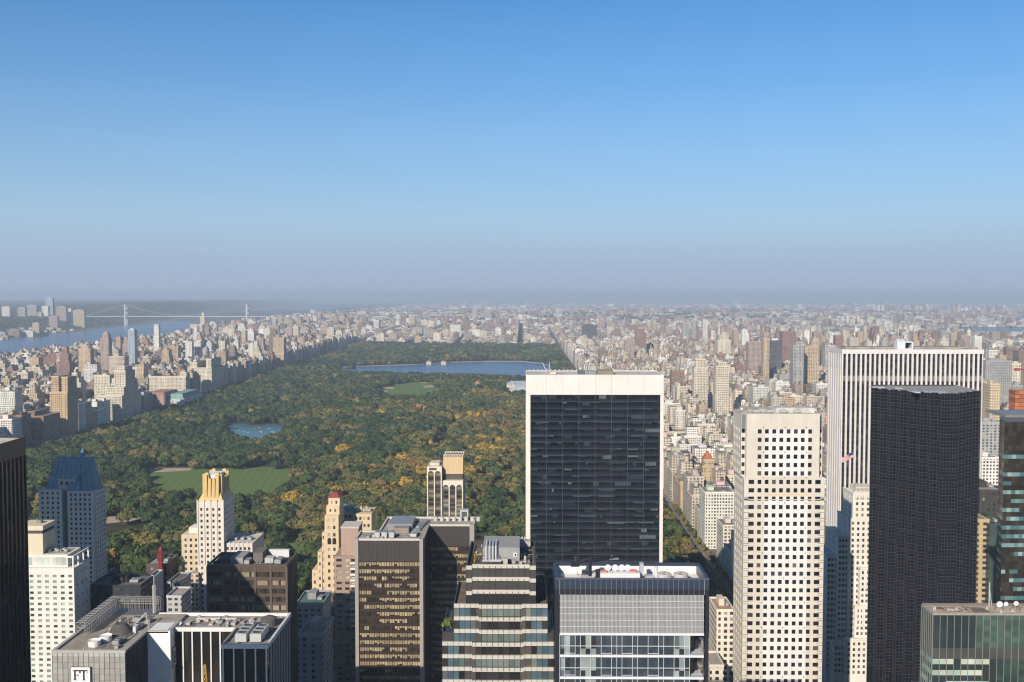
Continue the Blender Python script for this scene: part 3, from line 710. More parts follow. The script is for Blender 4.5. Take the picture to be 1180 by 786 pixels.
def letters_office():                        # grey panelled block with the lettered sign
    Y1 = 330.; Y2 = 369.; z = Zt(750, Y1, 100); x0 = X(60, 750, Y1); x1 = X(144, 750, Y1); Yw = 349.5
    t = thing('office_tower', 'grey panelled office tower with a white FT sign and a cluttered roof', 'office tower', ((x0+x1)/2, Y1, 0))
    w = MB((0.30, 0.29, 0.28)); L = x1-x0; n = 14; r_ = random.Random(9)
    zs = [BASE]+[z-2.0-k*1.95 for k in range(24, -1, -1)]+[z]
    for j in range(len(zs)-1):
        for i in range(n):
            a, b_ = x0+L*i/n, x0+L*(i+1)/n; s = r_.uniform(.86, 1.12)*(1.25 if j == len(zs)-2 else 1)
            w.face([(a+.05, Y1, zs[j]+.03), (b_-.05, Y1, zs[j]+.03), (b_-.05, Y1, zs[j+1]-.03), (a+.05, Y1, zs[j+1]-.03)], (0.40*s, 0.385*s, 0.36*s))
    w.build('wall_panel', 'metal', t)
    b = MB((0.05, 0.048, 0.046)); b.box(x0, x1-.3, Y1+.06, Y2, BASE, z-.6, skip='d')
    for i in range(n+1): a = x0+L*i/n; b.box(a-.05, a+.05, Y1-.12, Y1+.07, BASE, z-.05, (0.16, 0.155, 0.15))
    for k in range(12): a = Y1+.5+(Yw-Y1-1)*k/11; b.box(x1-.31, x1+.15, a-.12, a+.12, BASE, z-1, (0.13, 0.13, 0.13))
    b.build('wall', 'metal', t)
    g_ = MB((0.03, 0.033, 0.036)); pane_wall(g_, (x1-.2, Y1, 0), (0, 1), lin(0, Yw-Y1, 11), lin(BASE, z-2, 38), lambda i, j: r_.choice([(0.02, 0.022, 0.025), (0.035, 0.036, 0.04), (0.06, 0.06, 0.06)])); g_.build('window_band', 'glass', t)
    p_ = MB((0.42, 0.41, 0.39)); p_.box(x0-.2, x1+.2, Y1-.2, Y1+.9, z-.6, z+.15); p_.box(x0-.2, x0+.9, Y1+.9, Y2, z-.6, z+.15); p_.box(x1-1.9, x1+.2, Y1+.9, Yw, z-.6, z+.12, (0.36, 0.34, 0.31)); p_.build('parapet', 'stone', t)
    p_ = MB((0.32, 0.29, 0.25)); p_.box(x0+.9, x1-1.9, Y1+.9, Y2, z-.65, z-.45); p_.box(x1-3.2, x1+7.5, Yw, Y2, z-.62, z-.1, (0.36, 0.32, 0.27)); p_.build('roof', 'roofing', t)
    # white wing with the second sign
    xa, xb = x1+.2, X(196, 726, Yw); Y3 = Yw+9.5
    b = MB((0.80, 0.80, 0.79)); b.box(xa, xb, Yw, Y3, BASE, z, skip='d'); b.box(xb-1.2, xb+.08, Yw+.02, Y3-.02, z, z+.35, (0.42, 0.38, 0.33)); b.box(xa, xb-1.2, Yw+.02, Yw+.5, z, z+.3, (0.42, 0.38, 0.33)); o = b.build('white_wing', 'paint', t)
    s = MB((0.07, 0.07, 0.12)); s.box(xb+.02, xb+.3, Yw+1.8, Y3-1.6, z-13.5, z-6.5); so_ = s.build('side_sign', 'paint', t)
    s = MB((0.72, 0.70, 0.72)); s.box(xb+.3, xb+.36, Yw+2.0, Y3-1.8, z-13.3, z-6.7); s.build('sign_face', 'paint', so_)
    for k_, q in zip('FT', serif_letters(z-12.0, 3.7, Yw+2.3, xb+.37, True)): q.build('letter', 'paint', so_)
    # front sign
    sx0, sx1 = X(82, 769, Y1-.4), X(103.5, 769, Y1-.4); sz = Zt(769, Y1-.4, 90)
    s = MB((0.05, 0.05, 0.06)); s.box(sx0-.15, sx1+.5, Y1-.4, Y1-.1, sz-5.6, sz+.15); so_ = s.build('sign', 'paint', t)
    s = MB((0.84, 0.80, 0.79)); s.box(sx0, sx1, Y1-.5, Y1-.4, sz-5.5, sz); s.build('sign_face', 'paint', so_)
    for q in serif_letters(sz-4.3, 3.45, sx0+.62, Y1-.5): q.build('letter', 'paint', so_)
    # roof equipment
    for cx_, cy_ in ((x0+11.4, Y1+6.2), (x0+13.2, Y1+11)):
        e = MB((0.78, 0.77, 0.74)); e.cyl(cx_, cy_, z-.5, z+1.5, 1.9, 2.15, 18, cap=False); e.cyl(cx_, cy_, z+1.5, z+1.1, 2.15, 1.5, 18, (0.85, 0.84, 0.80)); e.build('roof_fan', 'paint', t)
    e = MB((0.10, 0.095, 0.09)); e.cyl(x0+15.2, Y1+19, z-.5, z+3.0, 4.6, 1.9, 18); e.build('cooling_tower', 'roofing', t)
    for q in ((x0+17.5, x0+19.5, Y1+6, Y1+10), (x0+18.5, x0+21, Y1+22, Y1+25), (x0+20, x0+22, Y1+28, Y1+31), (x0+15, x0+17.4, Y1+30, Y1+33)): rooftop_unit(*q, z-.45, 1.7, t, (0.38, 0.37, 0.36), fans=1)
    e = MB((0.40, 0.36, 0.30))
    for k in range(7): e.bar((x0+9+k*1.9, Y1+3+(k % 3), z-.4), (x0+10+k*1.9, Y1+30-(k % 4)*3, z-.4+(k % 2)*.4), .16, rnd.choice([(0.5, 0.46, 0.4), (0.25, 0.24, 0.23), (0.62, 0.6, 0.56)]))
    e.bar((x0+17, Y1+25, z-.4), (x0+21, Y1+27.5, z+4), .22, (0.6, 0.6, 0.6)); e.bar((x0+21, Y1+27.5, z+4), (x0+24, Y1+22, z), .16, (0.5, 0.5, 0.5)); e.box(x0+19.4, x0+20.4, Y1+19, Y1+22, z-.4, z+1.8, (0.75, 0.74, 0.72))
    e.build('pipework', 'metal', t)
    rr = MB((0.36, 0.35, 0.34))               # window-washing track on trestles along the left edge
    for k in range(17):
        yy_ = Y1+16+k*1.9; xx = x0+1.0
        for dx in (0, 3.0):
            rr.bar((xx+dx, yy_, z-.4), (xx+dx, yy_, z+4.2), .11)
        rr.bar((xx, yy_, z+4.2), (xx+3, yy_, z+4.2), .1); rr.bar((xx, yy_, z+2.4), (xx+3, yy_, z+2.4), .09)
        if k < 16: rr.bar((xx+3, yy_, z+.2), (xx+3, yy_+1.9, z+4.0), .07); rr.bar((xx, yy_, z+.2), (xx, yy_+1.9, z+4.0), .07)
    for dx in (0, 3.0):
        for hh in (4.2, 3.1, 2.1): rr.bar((x0+1.0+dx, Y1+16, z+hh), (x0+1.0+dx, Y1+46.4, z+hh), .09)
    for k in range(12):
        xx = x0+4+k*1.4
        for yy_ in (Y1+44.2, Y1+46.4): rr.bar((xx, yy_, z-.4), (xx, yy_, z+4.2), .1)
        rr.bar((xx, Y1+44.2, z+4.2), (xx, Y1+46.4, z+4.2), .09)
    for yy_ in (Y1+44.2, Y1+46.4):
        for hh in (4.2, 3.1, 2.1): rr.bar((x0+4, yy_, z+hh), (x0+19.4, yy_, z+hh), .09)
    rr.build('gantry_rail', 'metal', t)
    rr = MB((0.17, 0.165, 0.16)); rr.box(x0+1, x0+20, Y2, Y1+47, BASE, z-.7); rr.build('rear_block', 'metal', t)
    rr = MB((0.55, 0.53, 0.5)); rr.bar((x0+19, Y1+41, z-.4), (x0+19, Y1+41, z+10), .45); rr.bar((x0+19, Y1+41, z+10), (x0+19, Y1+41, z+13.6), .14); rr.bar((x0+19, Y1+41, z+13.5), (x0+18, Y1+41, z+13.6), .12); rr.build('flue', 'metal', t)
    clutter(t, x0+9, x1-3, Y1+2, Y2-1, z-.44, 26, 1)
    occ(x0, xb, Y1, Y2, z)
    return z, xb, Y3
FTZ, FTX, FTY = letters_office()

def finned_office():                         # black block with white fins and white roof edge
    z = FTZ; Ya = 354.2; Yb = 337.; Yc = 369.8; xa = FTX+.3; xm = X(256, 741, Yb); x1 = X(308, 741, Yb)
    t = thing('office_tower', 'black glass office tower striped with white fins and edged by a white parapet', 'office tower', ((xm+x1)/2, Yb, 0))
    r_ = random.Random(13); white = (0.72, 0.70, 0.67)
    g_ = MB()
    tint = lambda i, j: r_.choice([(0.022, 0.02, 0.018), (0.032, 0.028, 0.024), (0.018, 0.018, 0.02)])
    pane_wall(g_, (xa, Ya, 0), (1, 0), lin(0, xm-xa, 10), [BASE]+lin(3, z-1.4, 38), tint); g_.build('window_band', 'glass', t)
    g_ = MB(); pane_wall(g_, (xm, Yb, 0), (1, 0), lin(0, x1-xm, 12), [BASE]+lin(3, z-1.4, 38), tint); g_.build('window_band', 'glass', t)
    g_ = MB(); pane_wall(g_, (x1, Yb, 0), (0, 1), lin(0, Yc-Yb, 20), [BASE]+lin(3, z-1.4, 38), lambda i, j: (0.22, 0.17, 0.11) if (j % 7 == 4 and r_.random() < .5) else tint(i, j)); g_.build('window_band', 'glass', t)
    g_ = MB((0.02, 0.02, 0.02)); g_.box(xm, x1, Yb, Yc, BASE, z-1.4, skip='frtd'); g_.box(xa, xm, Ya, Yc, BASE, z-1.4, skip='frltd'); g_.build('wall', 'metal', t)
    for k in range(5): a = X(211+k*10.7, 722, Ya); f = MB(white); f.box(a-.22, a+.22, Ya-.5, Ya+.05, BASE, z-1.4); f.build('fin', 'paint', t)
    for k in range(5): a = xm+.3+(x1-xm-.6)*k/4; f = MB(white); f.box(a-.22, a+.22, Yb-.5, Yb+.05, BASE, z-1.4); f.build('fin', 'paint', t)
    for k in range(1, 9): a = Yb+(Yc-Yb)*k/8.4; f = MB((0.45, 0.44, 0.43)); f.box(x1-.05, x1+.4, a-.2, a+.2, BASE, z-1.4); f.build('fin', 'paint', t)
    p_ = MB(white); p_.box(xm-.3, x1+.4, Yb-.6, Yb+.3, z-1.4, z); p_.box(x1-.4, x1+.4, Yb+.3, Yc, z-1.4, z); p_.box(X(183, 706, Yc), x1+.4, Yc, Yc+.9, z-1.4, z); p_.box(xa, xm-.3, Ya-.6, Ya+.3, z-1.4, z); p_.box(xm-.3, xm+.3, Yb+.3, Ya+.3, z-1.4, z, (0.3, 0.28, 0.26))
    p_.build('parapet', 'paint', t)
    p_ = MB((0.30, 0.28, 0.26)); p_.box(xm+.3, x1-.4, Yb+.3, Yc, z-1.4, z-1.0); p_.box(xa, xm+.29, Ya+.31, Yc, z-1.4, z-1.02); p_.build('roof', 'roofing', t)
    for k in range(2):
        a = xm+3.2+k*5.0; rooftop_unit(a, a+3.8, Yb+4, Yb+15, z-1, 3.0, t, (0.58, 0.58, 0.57), fans=3)
    e = MB((0.11, 0.10, 0.095)); e.cyl(xm+10.2, Yb+22.5, z-1, z+1.7, 3.0, 2.9, 20); e.cyl(xm+10.2, Yb+22.5, z+1.7, z+2.7, 2.9, .6, 20); e.build('water_tank', 'roofing', t)
    e = MB((0.5, 0.42, 0.37)); 
    for k in range(9): e.box(xa+2+k*2.7, xa+3.4+k*2.7, Ya+5+(k % 3)*2, Ya+8+(k % 3)*2, z-1.05, z-.2-(k % 2)*.3, rnd.choice([(0.55, 0.42, 0.38), (0.45, 0.43, 0.4), (0.3, 0.29, 0.28)]))
    e.build('roof_vent', 'stone', t)
    e = MB((0.6, 0.59, 0.57)); e.box(xa+4, xm-3, Ya+10.5, Ya+11.2, z-1.0, z-.1); e.box(xm+4.5, xm+6, Yb+17, Yb+20, z-1, z+1.6); e.build('roof_duct', 'metal', t)
    clutter(t, xm+1, x1-1, Yb+1, Yc-2, z-.99, 14, 2); clutter(t, xa+1, xm-1, Ya+1, Yc-2, z-1.0, 16, 3)
    occ(xa, x1, Yb, Yc, z)
finned_office()

def deco_stepped():                          # tan deco hotel with small red hipped roof
    Y1 = 690.
    t = thing('apartment_tower', 'tan stepped deco tower with arched windows and a small red hipped roof', 'apartment tower', (X(380, 620, Y1), Y1, 0))
    tan = (0.64, 0.50, 0.33); w = MB(tan); panes = []
    def tier(pa, pb, pt, pz, Ya, Yb, n, ww=1.6, fh=5.0, hh=2.3, east=0, z0=BASE):
        a, b_, z = X(pa, pt, Ya), X(pb, pt, Ya), Zt(pt, Ya, pa); rows = max(1, int((z-max(z0, 20))/fh)); vs = [z0]
        for k in range(rows): q = z-2.2-(rows-1-k)*fh; vs += [q-hh, q]
        vs += [z]
        wall_grid(w, panes, (a, Ya, 0), (1, 0), breaks(b_-a, n, ww), vs, lambda i, j: i % 2 == 1 and j % 2 == 1, .35)
        if east: wall_grid(w, panes, (b_, Ya, 0), (0, 1), breaks(Yb-Ya, east, ww), vs, lambda i, j: i % 2 == 1 and j % 2 == 1, .35)
        w.box(a, b_, Ya, Yb, z0, z, skip='frd' if east else 'fd'); occ(a, b_, Ya, Yb, z); return a, b_, z
    a, b_, z1 = tier(374, 390, 594, 0, Y1, Y1+24, 2, east=3)
    tier(371, 374.05, 614, 0, Y1+1, Y1+22, 1, .9); tier(366, 371.0, 636, 0, Y1+.4, Y1+24, 1, 1.2); tier(359.5, 366.0, 657, 0, Y1+2, Y1+26, 1, 1.4)
    tier(390.2, 407, 590, 0, Y1+26, Y1+44, 3); tier(407.2, 428, 592, 0, Y1+22, Y1+44, 4, east=3)
    a2, b2, z2 = tier(376, 391, 583, 0, Y1+3, Y1+19, 2, 1.2, 4.5, 2.0, east=2, z0=z1); a3, b3, z3 = tier(378.5, 391.5, 573.5, 0, Y1+4, Y1+17, 2, 1.2, 4.0, 2.0, z0=z2)
    w.build('wall', 'stone', t)
    place_panes(t, panes, [(0.10, 0.09, 0.07), (0.045, 0.04, 0.035), (0.42, 0.38, 0.30), (0.07, 0.06, 0.05)], 100)
    r_ = MB((0.30, 0.07, 0.055)); r_.taper(a3-.4, b3+.4, Y1+3.6, Y1+17.4, z3, a3+3, b3-3, Y1+9, Y1+12, z3+2.8); r_.build('hipped_roof', 'roofing', t)
    g_ = MB((0.16, 0.34, 0.30)); ga, gb = X(394, 587, Y1+28), X(408, 587, Y1+28); zg = Zt(590, Y1+26, 400); g_.box(ga, gb, Y1+28, Y1+36, zg, zg+3.4); g_.build('glass_penthouse', 'paint', t)
    for k in range(5):
        xx = X(412+k*3.2, 592, Y1+30); zz = Zt(592, Y1+22, 415); rooftop_unit(xx, xx+1.6, Y1+28, Y1+31, zz, 2.4+(k % 2)*1.5, t, (0.5, 0.45, 0.36), 'roof_vent', 1)
    # arched windows under the top tier
    am = MB((0.03, 0.028, 0.026))
    for k in range(2):
        cx_ = a+(b_-a)*(.33+.36*k); zc = Zt(622, Y1, 380)
        pts = [(cx_-1.3, Y1-.04, zc-3.2), (cx_+1.3, Y1-.04, zc-3.2)]+[(cx_+1.3*math.cos(q), Y1-.04, zc+1.3*math.sin(q)) for q in np.linspace(0, math.pi, 9)]
        am.face(pts)
    am.build('arched_window', 'glass', t)
deco_stepped()

def balcony_block():                         # brownish apartment slab with balconies, half hidden
    Y1 = 560.; t = thing('apartment_building', 'brown apartment block with white balconies between the tan deco tower and the bronze office tower', 'apartment building', (X(397, 650, Y1), Y1, 0))
    x0, x1 = X(385, 641, Y1), X(420, 641, Y1); z = Zt(641, Y1, 395); w = MB((0.34, 0.25, 0.20)); panes = []; rows = int((z-5)/3.2); vs = [BASE]
    for k in range(rows): q = z-1.5-(rows-1-k)*3.2; vs += [q-1.5, q]
    vs += [z]
    wall_grid(w, panes, (x0, Y1, 0), (1, 0), [0, 1.2, 4.2, 6, 8.5, 9.4, 12, x1-x0], vs, lambda i, j: i in (1, 3, 5) and j % 2 == 1, .3)
    w.box(x0, x1, Y1, Y1+22, BASE, z, skip='fd')
    xa, xb = X(393, 609, Y1+2), X(413, 609, Y1+2); zb = Zt(609, Y1+2, 400); w.box(xa, xb, Y1+2, Y1+16, z, zb, (0.42, 0.30, 0.24)); w.box(xa-.3, xb+.3, Y1+1.7, Y1+16.3, zb, zb+.9, (0.55, 0.5, 0.45))
    w.build('wall', 'stone', t); place_panes(t, panes, [(0.03, 0.03, 0.03), (0.4, 0.38, 0.34), (0.06, 0.055, 0.05)], 60)
    for k in range(12):
        q = z-4.2-k*3.2; b = MB((0.72, 0.70, 0.66)); b.box(x0+9.1, x0+12.3, Y1-1.3, Y1-.02, q, q+.2); b.box(x0+9.1, x0+12.3, Y1-1.3, Y1-1.2, q+.2, q+1.1); b.build('balcony', 'stone', t)
    occ(x0, x1, Y1, Y1+22, zb)
balcony_block()

def bronze_tower():                          # cross-plan bronze tower with gold blinds
    Y1 = 460.; z = Zt(620.6, Y1, 450); x0 = X(409, 620.6, Y1); x1 = X(487.5, 620.6, Y1); Y2 = 475.; Y3 = 489.; Y4 = 504.
    xl = X(437, 611, Y2); xr = X(546.5, 604, Y3)
    t = thing('office_tower', 'bronze office tower with rows of golden blinds and grey corner piers, roof full of ducts', 'office tower', ((x0+x1)/2, Y1, 0))
    r_ = random.Random(21); fl = 3.28; zm = z-10.2; rows = int((zm-40)/fl)
    def front(xa, xb, Y, n, z_top):
        L = xb-xa
        for k in range(rows):
            zt = z_top-.7-k*fl; b = MB(); run = 0; c = None
            for q in range(n):
                if run <= 0: run = r_.choice([1, 2, 3, 5, 7]); dark = r_.random() < .23
                run -= 1
                c = r_.choice([(0.03, 0.026, 0.022), (0.05, 0.04, 0.03)]) if dark else r_.choice([(0.37, 0.30, 0.19), (0.33, 0.27, 0.17), (0.42, 0.345, 0.225), (0.29, 0.235, 0.15)])
                a = xa+L*q/n; bl = 1.0 if r_.random() < .7 else r_.uniform(.4, .9)
                zb = zt-1.75*bl; b.face([(a+.09, Y, zb), (a+L/n-.09, Y, zb), (a+L/n-.09, Y, zt), (a+.09, Y, zt)], c)
                if bl < 1: b.face([(a+.09, Y, zt-1.75), (a+L/n-.09, Y, zt-1.75), (a+L/n-.09, Y, zb), (a+.09, Y, zb)], (0.03, 0.026, 0.022))
            b.build('window_band', 'glass', t)
        s = MB((0.055, 0.036, 0.026))
        for k in range(rows+1): zt = z_top-.7-k*fl; s.box(xa, xb, Y-.12, Y+.3, zt+.02, zt+fl-1.77, skip='b')
        s.box(xa, xb, Y-.02, Y+.3, BASE, z_top-.7-(rows)*fl, skip='b')
        s.box(xa, xb, Y-.16, Y+.3, z_top-.2, z-.9, (0.075, 0.066, 0.06))
        for q in range(n+1): a = xa+L*q/n; s.box(a-.06, a+.06, Y-.26, Y+.02, BASE, z-1, (0.05, 0.036, 0.028))
        s.build('spandrel', 'metal', t)
    front(x0+1.6, x1-1.6, Y1, 24, zm); front(x1+.4, xr-2.2, Y3, 20, zm-.3)
    p_ = MB((0.34, 0.30, 0.28))
    for a in (x0, x1-1.6): p_.box(a, a+1.6, Y1-.8, Y1+1.6, BASE, z, skip='d')
    p_.box(xr-2.2, xr, Y3-.8, Y3+1.6, BASE, z, skip='d'); p_.box(x1-.02, x1+.36, Y1+1.62, Y1+3.2, BASE, z-.02, skip='d'); p_.build('corner_pier', 'stone', t)
    w = MB((0.05, 0.042, 0.04)); w.box(x0+.3, x1-.1, Y1+.32, Y2, BASE, z-1, skip='td'); w.box(xl, x1-.1, Y2, Y3, BASE, z-1, skip='ftd'); w.box(xl, xr-.1, Y3+.32, Y4, BASE, z-1, skip='td')
    for k in range(9): a = Y1+4+(Y3-Y1-5)*k/8; w.box(x1-.1, x1+.2, a-.3, a+.3, BASE, z-1, (0.075, 0.06, 0.055))
    w.build('wall', 'metal', t)
    tr = (0.56, 0.52, 0.47); p_ = MB(tr)
    p_.box(x0+1.6, x1-1.6, Y1-.3, Y1+.5, z-.9, z); p_.box(x0-.1, x0+.7, Y1+1.6, Y2, z-1, z); p_.box(x0-.1, xl, Y2-.02, Y2+.8, z-1, z); p_.box(xl-.2, xl+.6, Y2+.8, Y4, z-1, z); p_.box(xl-.2, xr+.1, Y4, Y4+.9, z-1, z+.2); p_.box(xr-.8, xr+.1, Y3+1.6, Y4, z-1, z); p_.box(x1+.4, xr-2.2, Y3-.4, Y3+.5, z-.9, z); p_.box(x1-.6, x1+.34, Y1+3.2, Y3-.4, z-1, z, (0.38, 0.35, 0.32))
    p_.build('parapet', 'stone', t)
    p_ = MB((0.34, 0.32, 0.29)); p_.box(x0+.7, x1-.6, Y1+.5, Y2, z-1, z-.7); p_.box(xl+.6, x1-.6, Y2+.8, Y4, z-1, z-.7); p_.box(x1-.6, xr-.8, Y3+.5, Y4, z-1, z-.72); p_.build('roof', 'roofing', t)
    q = MB((0.44, 0.44, 0.44)); q.box(x0+12.8, x0+24, Y2+4, Y4-10, z-.7, z+2.4, (0.30, 0.30, 0.31)); q.box(x0+13.5, x0+22, Y4-9, Y4-2, z-.7, z+1.2, (0.55, 0.55, 0.56)); q.box(x0+16, x0+23, Y2-2, Y2+3.4, z-.7, z+1.8, (0.34, 0.27, 0.23)); q.build('roof_house', 'metal', t)
    for k in range(3): rooftop_unit(x0+8.4+k*3.3, x0+10.8+k*3.3, Y1+3, Y1+8, z-.7, 2.7, t, (0.55, 0.55, 0.55), fans=2)
    rooftop_unit(x0+24.6, x0+27.4, Y1+5, Y1+12, z-.7, 1.6, t, (0.6, 0.6, 0.6), fans=2)
    for k in range(10): d = MB(rnd.choice([(0.5, 0.5, 0.5), (0.65, 0.66, 0.68)])); d.bar((x0+14+k*1.0, Y4-8, z+1.4), (x0+14+k*1.0, Y4-3.5, z+1.4), .28); d.build('duct', 'metal', t)
    for k in range(4): d = MB((0.55, 0.56, 0.57)); d.bar((x0+25+k*.8, Y2+2, z), (x0+27+k*.9, Y4-6, z+.6), .22); d.build('duct', 'metal', t)
    for k in range(8): a = x1+2.5+k*3.0; c = MB((0.50, 0.48, 0.45)); c.cyl(a, Y4-4.5, z-.7, z+1.3, 1.05, 1.05, 14); c.build('roof_fan', 'paint', t)
    b = MB((0.55, 0.55, 0.55)); b.box(xr-7.5, xr-3.5, Y4-3.4, Y4+.2, z+.2, z+4.4); b.box(xr-6.8, xr-4.2, Y4-3.6, Y4-3.4, z+1, z+3.6, (0.1, 0.1, 0.1)); b.build('lift_house', 'metal', t)
    clutter(t, x0+2, x1-2, Y1+1, Y2-1, z-.69, 16, 4); clutter(t, xl+2, x1-2, Y2+1, Y4-3, z-.69, 14, 5)
    occ(x0, x1, Y1, Y4, z); occ(x0, xr, Y3, Y4, z)
bronze_tower()

def arched_tower():                          # slim tower with tall arched window strips
    Y1 = 732.; z = Zt(538, Y1, 500); x0 = X(492, 538, Y1); xm = X(509, 538, Y1); Y2 = Y1+1.5; x1 = X(533.5, 554, Y2); z2 = Zt(554, Y2, 520); Yb = Y1+24
    t = thing('hotel_tower', 'slim cream tower with tall arched window strips rising against the trees', 'hotel', ((x0+x1)/2, Y1, 0))
    w = MB((0.70, 0.63, 0.51)); g_ = MB(); arch = []
    def strip_front(a, b_, Y, z, n):
        L = b_-a; gap = .75; sw = (L-gap*(n+1))/n; top = z-3.0
        xs = [a]
        for k in range(n):
            s0 = a+gap+k*(sw+gap); s1 = s0+sw; r = sw/2; cx_ = (s0+s1)/2; zc = top-r
            arc = [(cx_-r*math.cos(q), zc+r*math.sin(q)) for q in np.linspace(0, math.pi, 9)]
            w.face([(xs[-1], Y, BASE), (s0, Y, BASE), (s0, Y, zc), (s0, Y, z), (xs[-1], Y, z)])
            for (ax, az), (bx_, bz) in zip(arc, arc[1:]): w.face([(ax, Y, az), (bx_, Y, bz), (bx_, Y, z), (ax, Y, z)]); w.face([(ax, Y, az), (ax, Y+.8, az), (bx_, Y+.8, bz), (bx_, Y, bz)])
            w.face([(s0, Y, BASE), (s0, Y+.8, BASE), (s0, Y+.8, zc), (s0, Y, zc)]); w.face([(s1, Y+.8, BASE), (s1, Y, BASE), (s1, Y, zc), (s1, Y+.8, zc)])
            arch.append((s0, s1, Y+.8, arc, zc, top)); xs.append(s1)
        w.face([(xs[-1], Y, BASE), (b_, Y, BASE), (b_, Y, z), (xs[-1], Y, z)])
    strip_front(x0, xm, Y1, z, 2); strip_front(xm+.05, x1, Y2, z2, 3)
    w.box(x0, xm, Y1, Yb, BASE, z, skip='fd'); w.box(xm+.05, x1, Y2, Yb, BASE, z2, skip='fld')
    for k in range(6): a = Y2+2+(Yb-Y2-4)*k/5; w.box(x1-.05, x1+.3, a-.5, a+.5, BASE, z2-1)
    w.build('wall', 'stone', t)
    for s0, s1, Y, arc, zc, top in arch:
        b = MB(); b.face([(s0, Y, BASE), (s1, Y, BASE)]+[(p[0], Y, p[1]) for p in arc[::-1]], (0.10, 0.085, 0.07)); k = 0
        q = zc+.5
        while q > 20:
            b.box(s0+.12, s1-.12, Y-.12, Y+.01, q-1.8, q, rnd.choice([(0.03, 0.028, 0.03), (0.05, 0.045, 0.04), (0.22, 0.19, 0.15)])); q -= 3.1
        b.build('window_strip', 'glass', t)
    p_ = MB((0.60, 0.45, 0.27)); pa, pb = X(511.5, 524, Y1+6), X(533, 524, Y1+6); zp = Zt(524, Y1+6, 520); zl = Zt(546, Y1+6, 520)
    p_.box(pa, pb, Y1+6, Y1+20, z2, zl, (0.10, 0.085, 0.075)); p_.box(pa-.4, pb+.4, Y1+5.6, Y1+20.4, zl, zp-1.6, skip=''); p_.box(pa+.6, pb-.6, Y1+6.6, Y1+19.4, zp-1.6, zp-1.0, (0.2, 0.18, 0.17))
    for k in range(8): a = pa+(pb-pa)*k/7; p_.box(a-.3, a+.3, Y1+5.8, Y1+6.4, zp-1.6, zp, (0.66, 0.58, 0.46)); p_.box(a-.3, a+.3, Y1+19.6, Y1+20.2, zp-1.6, zp, (0.66, 0.58, 0.46))
    p_.box(pa-.4, pb+.4, Y1+5.5, Y1+6.6, zp-.4, zp+.1, (0.68, 0.6, 0.48)); p_.box(pa-.4, pb+.4, Y1+19.5, Y1+20.5, zp-.4, zp+.1, (0.68, 0.6, 0.48)); p_.build('penthouse', 'stone', t)
    r_ = MB((0.5, 0.45, 0.38)); r_.box(x0+.6, xm-.6, Y1+.6, Yb-.6, z-.02, z+.25); r_.box(x0+2, xm-2, Y1+4, Yb-8, z+.25, z+2.2, (0.62, 0.56, 0.47)); r_.box(x0+1.5, x0+7, Y1-.1, Y1+.2, z-2.4, z-.8, (0.08, 0.07, 0.06)); r_.build('roof', 'roofing', t)
    occ(x0, x1, Y1, Yb, z)
arched_tower()
